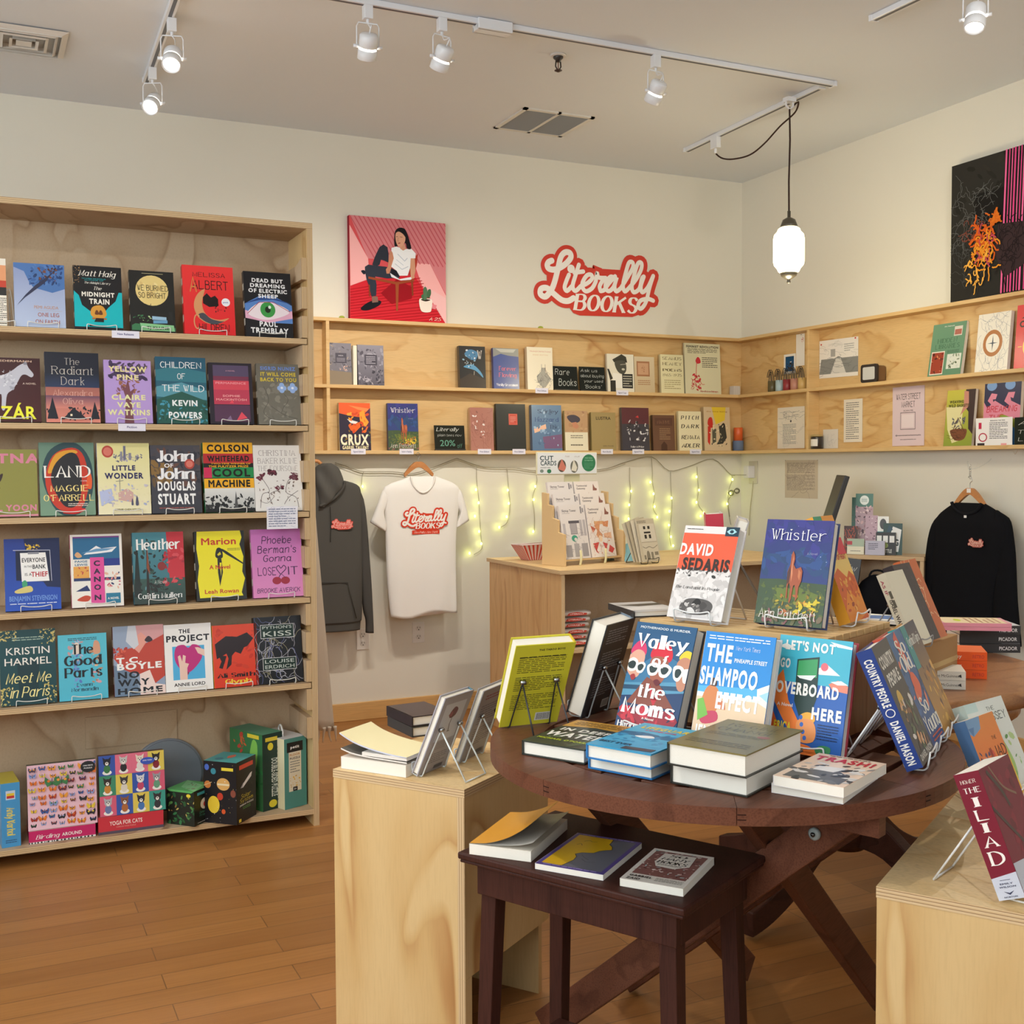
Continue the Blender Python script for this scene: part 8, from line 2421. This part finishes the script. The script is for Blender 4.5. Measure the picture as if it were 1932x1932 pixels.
# newsprint cards on black easel
a_, b_ = at(1213, 1062, z=CZ+.01), at(1268, 1056, z=CZ+.01); d_ = b_-a_; rzn = math.atan2(d_.y, d_.x)
NEWS = """R c8bca4 0 0 1 1
G 4a4438 .05 .9 .5 .07 2
R d8cfbc .12 .46 .84 .42
R 3a3630 .34 .76 .12 .07
R 3a3630 .58 .76 .12 .07
R 3a3630 .34 .66 .36 .04
R 3a3630 .34 .54 .12 .09
R 3a3630 .58 .54 .12 .09
L 8a8270 .01 .12,.46 .96,.46
R d0c6b0 .12 .04 .84 .4
l 4a4438 .015 .14,.36 .3,.32 .5,.35 .7,.31 .95,.37
O 8a8270 .3,.06 .3,.2 .38,.26 .46,.2 .46,.06
R 8a8270 .54 .06 .12 .16
R 8a8270 .74 .14 .2 .08
R 8a8270 .14 .06 .1 .1"""
for n in range(4):
    hgt = at(1240, 978+n*2, y=a_.y+.03).z-CZ-.01
    m = MB(); m.box(0, .15, 0, .004, 0, hgt, ['c8bca4', 'd8ceb8', 'bfb298', 'cabfa8'][n], 'paper')
    if n == 0: draw(m, NEWS, .15, hgt, lambda u, v, d: (u, -d, v), 'paper', 3)
    o = m.build('newsprint_card'); o.location = (a_.x-.012*n, a_.y+.0075*n, CZ+.012); o.rotation_euler = (-.22, .0-.07*n, rzn+.02*n)
    tag(o, ['front newsprint card with a big letter H on the black easel', 'second newsprint card behind the letter H card', 'third newsprint card behind the letter H card', 'rearmost newsprint card fanned left on the black easel'][n], 'card', 'newsprint cards on the counter')
place_easel((a_.x+.075*math.cos(rzn), a_.y+.075*math.sin(rzn)-.004, CZ+.0005), rzn, 'black wire easel holding newsprint cards on the counter', 'wire easels on the counter', easel(.22, .03, .09, '26241f'))
# bundles of bagged shirts inside the counter
rnd = random.Random(21); ys = CYF+.1
for k in range(6):
    c_ = at(1090, 1206-k*8.3, y=ys)
    r = empty('shirt_bundle', (CX0+.025+.085, ys+rnd.uniform(-.01, .015), .5245+.001+k*.0285), rnd.uniform(-.08, .08), ['lowest', 'second lowest', 'third', 'fourth', 'fifth', 'topmost'][k]+' rolled white shirt in red printed bag on the counter shelf', 'bundle', 'bagged shirts inside the counter')
    m = MB(); L_ = .075
    prof = smooth([(-.0, 0), (.03, .003), (.04, .014), (.03, .024), (.0, .027), (-.03, .024), (-.04, .014), (-.03, .003)], 3, True)
    vs = []; n = len(prof)
    for i in range(9):
        x = -L_+i*L_/4; s_ = 1+.08*math.sin(i*2+k)
        for p in prof: vs.append((x, p[0]*s_+.004*math.sin(i*1.7+k), p[1]*(.96+.04*math.cos(i*3))))
    fs = [(i*n+j, (i+1)*n+j, (i+1)*n+(j+1) % n, i*n+(j+1) % n) for i in range(8) for j in range(n)]+[tuple(range(n)), tuple(range(8*n, 9*n))[::-1]]
    m.mesh(vs, fs, 'ddd2ca', 'gloss', True); m.build('shirt', r, fixn=True)
    m = MB(); draw(m, 'P c8402e 0,.1 .3,.0 .95,.1 1,.6 .5,1 .1,.8\nT B f0d8d0 .5 .5 .7 .4 LITERALLY', .11, .018, lambda u, v, d: (-.055+u, -.0435-d, .005+v), 'gloss', k); m.build('print_band', r)
# wing: leaflets, cards
wa, wrz = Vector((wing.location.x, wing.location.y, 0)), wing.rotation_euler.z
WX = Vector((math.cos(wrz), math.sin(wrz), 0)); WY = Vector((-WX.y, WX.x, 0)); WZ = .931
GN = 'R 4f7a6a 0 .78 1 .22\nE e8ece4 .5 .89 .26 .08\nG 4f7a6a .34 .86 .32 .06 3\n'
LF = [
(1613, 1646, 931, 1012, GN+'R b89aa0 0 .2 1 .58\nJ 60 0 .2 1 .58 .12 7a5a60 d8b0b0 b08088 e8d0cc 5a4048\nR 5a6a60 0 0 1 .2\nG c8d0c8 .1 .04 .8 .14 4', 'tall green and pink market brochure in the leaflet rack', .11),
(1606, 1620, 938, 1008, 'R 3f6a58 0 0 1 1\nJ 30 0 0 1 .8 .14 7a5a60 4a3a40 8a7a70', 'dark green brochure edge behind the tall brochure', .12),
(1632, 1656, 972, 1010, 'R c0a0ac 0 0 1 1\nJ 40 0 0 1 1 .12 8a6a78 d8c0c8 6a4a58', 'pink photo brochure beside the tall brochure', .09),
(1655, 1676, 974, 1012, 'R eeeee8 0 0 1 1\nE 4a4a4a .5 .8 .3 .14\nR 3a8a90 0 0 1 .6\nJ 40 0 0 1 .6 .14 5ac0b8 2a6a78 3a4a7a a8e0d8', 'white and teal round-logo brochure', .08),
(1666, 1702, 987, 1035, 'R 2f4a44 0 0 1 1\nP e8e8e4 .1,.1 .5,.9 .95,.8 .8,.1\nP 2a4a58 .1,.6 .3,.95 .5,.8\nT X 20302c .56 .4 .5 .2 BIG', 'tilted green and white leaflet at the right of the rack', .06),
(1652, 1690, 1004, 1036, 'R 2c2a26 0 0 1 1\nR e8e8e4 .05 .55 .24 .3\nR e8e8e4 .36 .55 .24 .3\nR e8e8e4 .68 .55 .24 .3\nT B d8d8d0 .5 .18 .6 .16 SHUTTLE\nE 8a9a5a .5 .42 .12 .12', 'black leaflet with three white panels', .045),
(1592, 1618, 992, 1016, 'R 4a3028 0 0 1 1\nW c85a3a 26 .03 .05 .05 .9 .9', 'dark card with red lettering at the left of the leaflets', .07),
(1598, 1630, 1016, 1042, 'R a8b8a0 0 .5 1 .5\nR e0dac0 0 0 1 .5\nR b84048 0 .6 .3 .24\nG 5a5a4a .2 .16 .6 .1 1', 'pale green and cream business cards at the front left', .03),
(1632, 1669, 1020, 1044, 'R b8b4c4 0 0 1 1\nG 4a4a5a .16 .36 .5 .5 4', 'lilac business cards in a clear holder', .014),
]
for i, (x0, x1, y0_, y1_, art, look, off) in enumerate(LF):
    yw = a.y; P0 = wa+WY*off
    # intersect pixel rays with the vertical plane through P0 along WX
    def onp(px, py):
        d = _f+(px-966)/F_PX*_r2-(py-966)/F_PX*_u2; t = (P0-CAM).dot(WY)/d.dot(WY); return CAM+d*t
    p, q = onp(x0, y1_), onp(x1, y1_); top = onp((x0+x1)/2, y0_)
    w_ = max(.02, (q-p).length*1.0); w_ = abs((q-p).dot(WX)); hgt = top.z-WZ-.001
    m = MB(); m.box(0, w_, 0, .004 if i < 7 else .012, 0, hgt, 'e0ddd4', 'paper'); draw(m, art, w_, hgt, lambda u, v, d: (u, -d, v), 'print', i)
    o = m.build('leaflet'); s_ = p if (q-p).dot(WX) > 0 else q
    o.location = (s_.x, s_.y, WZ); o.rotation_euler = (-.05, 0, wrz); tag(o, look+', right wall cabinet', 'leaflet', 'leaflets and cards at the right wall')
# screen seen edge-on
q = at(1582, 985, y=-1.3)
r = empty('monitor', (q.x-.05, q.y+.03, CZ+.001), 0, 'black screen leaning on its stand, seen almost edge-on behind the blue horse book', 'monitor')
m = MB(); m.tube([(0, 0, .012), (.0, 0, .14), (-.01, 0, .2)], .012, '1e1c1c', 'plastic', 10); m.build('stand_neck', r)
m = MB(); m.box(-.09, .09, -.1, .1, 0, .012, '1e1c1c', 'plastic'); m.build('stand_foot', r, bevel=.003)
m = MB(); A_ = Matrix.Rotation(math.radians(56), 4, 'Z') @ Matrix.Rotation(.3, 4, 'X')
mv = [A_ @ Vector(p)+Vector((0, 0, .175)) for p in ((-.17, -.013, 0), (.17, -.013, 0), (.17, .013, 0), (-.17, .013, 0), (-.17, -.013, .27), (.17, -.013, .27), (.17, .013, .27), (-.17, .013, .27))]
m.mesh(mv, [(0, 3, 2, 1), (4, 5, 6, 7), (0, 1, 5, 4), (1, 2, 6, 5), (2, 3, 7, 6), (3, 0, 4, 7)], '2a2826', 'plastic'); m.build('screen', r, bevel=.004)
# black chalk sign and clutter by the cabinet
r = empty('chalk_sign', (wa+WX*(-.02)-WY*.03)[:2]+(.7,), 0, 'black chalk sign leaning in front of the cabinet behind the crate', 'chalkboard', lean=-.1)
r.rotation_euler = (-.1, .12, wrz)
m = MB(); m.box(0, .09, 0, .008, 0, .22, '2c2c2c', 'plastic'); draw(m, 'T H c8c8c0 .5 .78 .7 .14 Ew\nT H c8c8c0 .6 .2 .6 .12 ork', .09, .22, front(0, 0), 'paper'); m.build('slate', r)
m = MB(); m.box(.0, .09, .0085, .02, -.7, .18, '2a2624', 'plastic'); m.build('post', r)
r = empty('black_bag', tuple((wa+WX*.16+WY*.08)[:2])+(.569,), wrz, 'soft black bag on the cabinet shelf', 'bag')
m = MB(); m.lathe([(.1, 0), (.125, .03), (.13, .1), (.115, .17), (.08, .22), (.04, .25), (.02, .256)], '16161a', 'cloth', 20)
m.v = [(v[0], v[1]*.55+.0, v[2]) for v in m.v]; m.build('body', r)
m = MB(); m.tube(smooth([(-.05, 0, .2), (-.03, 0, .27), (.03, 0, .27), (.05, 0, .2)], 4), .006, '202024', 'cloth', 6); m.build('handle', r)
# ================================================================ on the pedestal table
def stackbook(c, rz, w_, h, t, z, art, col, spc, look, grp, sp='', pages='efe9dc', hard=False, seed=3):
    return book(art, w_, h, t, (c[0], c[1], z), rz, 0, col, spc, hard, look, grp, flat=True, sp=sp, seed=seed, pages=pages)
GT = 'paperback piles on the pedestal table'
WHT = 'R ece8dc 0 0 1 1\nG b8b4a8 .3 .4 .4 .1 1'
ORG = 'R f06a20 0 0 1 1\nE e83a5a .3 .8 .16 .08\nE e83a5a .8 .5 .1 .06\nE d8d83a .6 .7 .16 .06\nP f4e8e0 .2,.6 .4,.7 .5,.56 .3,.5'
BLK = 'R 3a3a3c 0 0 1 1\nR c8c8cc 0 .0 1 .3\nP 8a8a8e 0,.4 .6,.5 1,.4 .8,.3'
PNK = 'R ecd8b0 0 0 1 1\nR e0a0a8 0 0 1 .06\nR e0a0a8 0 .94 1 .06\nE c8d83a .5 .7 .2 .05\nG b88a6a .1 .1 .8 .5 6'
def pile(px, py, rz, n, w_, h, t, art, col, spc, names, sp, pages='efe9dc', tz=QZ):
    """px,py = near-left foot corner of the lowest book's spine side"""
    p = at(px, py, z=tz); X_ = Vector((math.cos(rz), math.sin(rz), 0)); Y_ = Vector((-X_.y, X_.x, 0))
    for k in range(n):
        c = p+X_*w_/2+Y_*h/2+X_*(.004*(k % 2)); z = tz+.0006+k*(t+.0006)
        stackbook((c.x, c.y), rz, w_, h, t, z, art, col, spc, names[k], GT, sp, pages, seed=k)
pile(1925, 1232, math.radians(62), 3, .13, .2, .03, BLK, '3a3a3c', '3a3a3c', ['lowest black paperback of the pile at the table edge', 'middle black paperback of the pile at the table edge', 'top grey and black paperback of the pile at the table edge'], 'V B e8e8e8 .5 .2 .4 .3 PICADOR')
def pile2(px, py, rz, n, w_, h, t, art, col, spc, names, sp, pages='efe9dc', tz=QZ, z0=0):
    """px,py = the near corner where the spine meets the foot; the spine runs left-right in view"""
    p = at(px, py, z=tz); X_ = Vector((math.cos(rz), math.sin(rz), 0)); Y_ = Vector((-X_.y, X_.x, 0))
    for k in range(n):
        c = p+X_*w_/2+Y_*h/2; stackbook((c.x, c.y), rz, w_, h, t, tz+z0+.0006+k*(t+.0006), art, col, spc, names[k], GT, sp, pages, seed=k+5)
# spines face the camera: local -X towards us -> rz about 60 deg; foot (v=0) at the right
R6 = math.radians(50)
pile2(1822, 1302, R6, 2, .12, .18, .025, WHT, 'ece8dc', 'e6e2d6', ['lower of the two white paperbacks on the pedestal table', 'upper of the two white paperbacks on the pedestal table'], 'V N 6a665a .5 .3 .34 .44 Sweet_McGuinness\nP 3a3a3a .3,.06 .7,.07 .5,.12')
pile2(1862, 1282, R6, 3, .13, .2, .026, ORG, 'f06a20', 'f05a1a', ['lowest of the three orange paperbacks', 'middle of the three orange paperbacks', 'top of the three orange paperbacks'], 'V B c83a2a .5 .12 .4 .16 RETRO\nV B f8d8c8 .5 .5 .4 .3 Life_Easy')
pile2(1908, 1246, math.radians(56), 2, .14, .22, .012, PNK, 'ecd8b0', 'e090a0', ['lower thin pink and cream booklet on top of the far pile', 'upper thin pink and cream booklet on top of the far pile'], '', z0=.094)
# riser box with three leaning paperbacks
rq = at(1716, 1200, z=.906); rb = empty('riser_box', (rq.x-.02, rq.y+.02, QZ+.0005), .45, 'small tan riser box on the pedestal table under leaning paperbacks', 'box')
m = MB(); m.box(-.11, .2, -.1, .12, 0, .135, 'b08a60', 'paper'); m.build('carton', rb, bevel=.002)
m = MB(); m.box(-.11, .2, -.1005, -.1, .06, .075, 'c8a878', 'paper'); m.build('tape', rb)
RZB = QZ+.137
GA = 'paperbacks leaning on the riser box'
ASIF = 'R e6dfc8 0 0 1 1'
bA = Vector((-2.21, -3.76))
TA['asif'] = ASIF; TA['dog'] = 'R 3a3236 0 0 1 1\nJ 30 0 0 1 1 .1 443a40 302a2e\nP 8a3a8a 0,0 .4,0 .2,.2'; TA['rust'] = 'R c8683a 0 0 1 1\nW e8c8a0 20 .02 .1 .3 .8 .6'
stand((bA.x, bA.y), .44, .415, .212, .125, RZB, .026, 'asif', 'e6dfc8', 'e6dfc8', False, 'cream paperback with black spine letters, leftmost on the riser box', GA, 'V B b04a5a .35 .82 .3 .2 AS_IF\nV B 2a2420 .5 .4 .4 .5 ISABEL_WAIDNER\nR 6a665a .55 .66 .3 .1\nR 6a665a .55 .54 .3 .1', keep=True, ecol='9a9ca0')
stand((bA.x+.068, bA.y+.038), .44, .415, .225, .125, RZB, .03, 'dog', '3a3236', '3a3236', False, 'dark purple paperback in the middle of the riser box', GA, 'V B 8a3a9a .4 .7 .4 .4 DOG_DAYS\nV B 8a3a9a .4 .25 .4 .4 EMILY_LABES', keep=True, es=False)
stand((bA.x+.14, bA.y+.08), .44, .415, .235, .12, RZB, .02, 'rust', 'c8683a', 'c8683a', False, 'rust orange book at the right of the riser box', GA, 'G f0d8b0 .1 .1 .8 .8 6', keep=True, es=False)
q = at(1770, 1196, z=QZ+.1)
o = MB(); o.box(0, .13, 0, .2, 0, .012, 'e8e6dc', 'paper'); draw(o, 'P 2a6ab0 .2,.3 .9,.5 .7,.8 .1,.7\nP e8d83a 0,0 .5,.1 .3,.3\nP 8a3a9a 0,.5 .1,.9 .0,.9', .13, .2, lambda u, v, d: (u, v, .012+d), 'print'); o = o.build('magazine'); o.location = (q.x-.13, q.y-.02, RZB-.001); o.rotation_euler = (0, 0, .5)
tag(o, 'white magazine with blue and yellow shapes lying at the edge of the riser box', 'magazine')
# low black bench with stacked books on the floor behind
r = empty('low_bench', (-.95, -2.15, 0), math.radians(-38), 'low black bench on the floor behind the pedestal table', 'bench')
m = MB(); m.box(-.32, .32, -.14, .14, .17, .2, '14120f', 'plastic'); m.build('seat', r, bevel=.003)
for sx in (-.28, .28):
    for sy in (-.11, .11): m = MB(); m.box(sx-.02, sx+.02, sy-.02, sy+.02, 0, .1695, '14120f', 'plastic'); m.build('leg', r)
for k in range(3):
    book('', .2, .26, .035, (-.95, -2.15, .2015+k*.0358), math.radians(52), 0, '2c2c30', '3a3a40', True, ['lowest', 'middle', 'top'][k]+' dark book stacked on the low black bench', 'books on the low bench', flat=True, pages='b8b0a4')
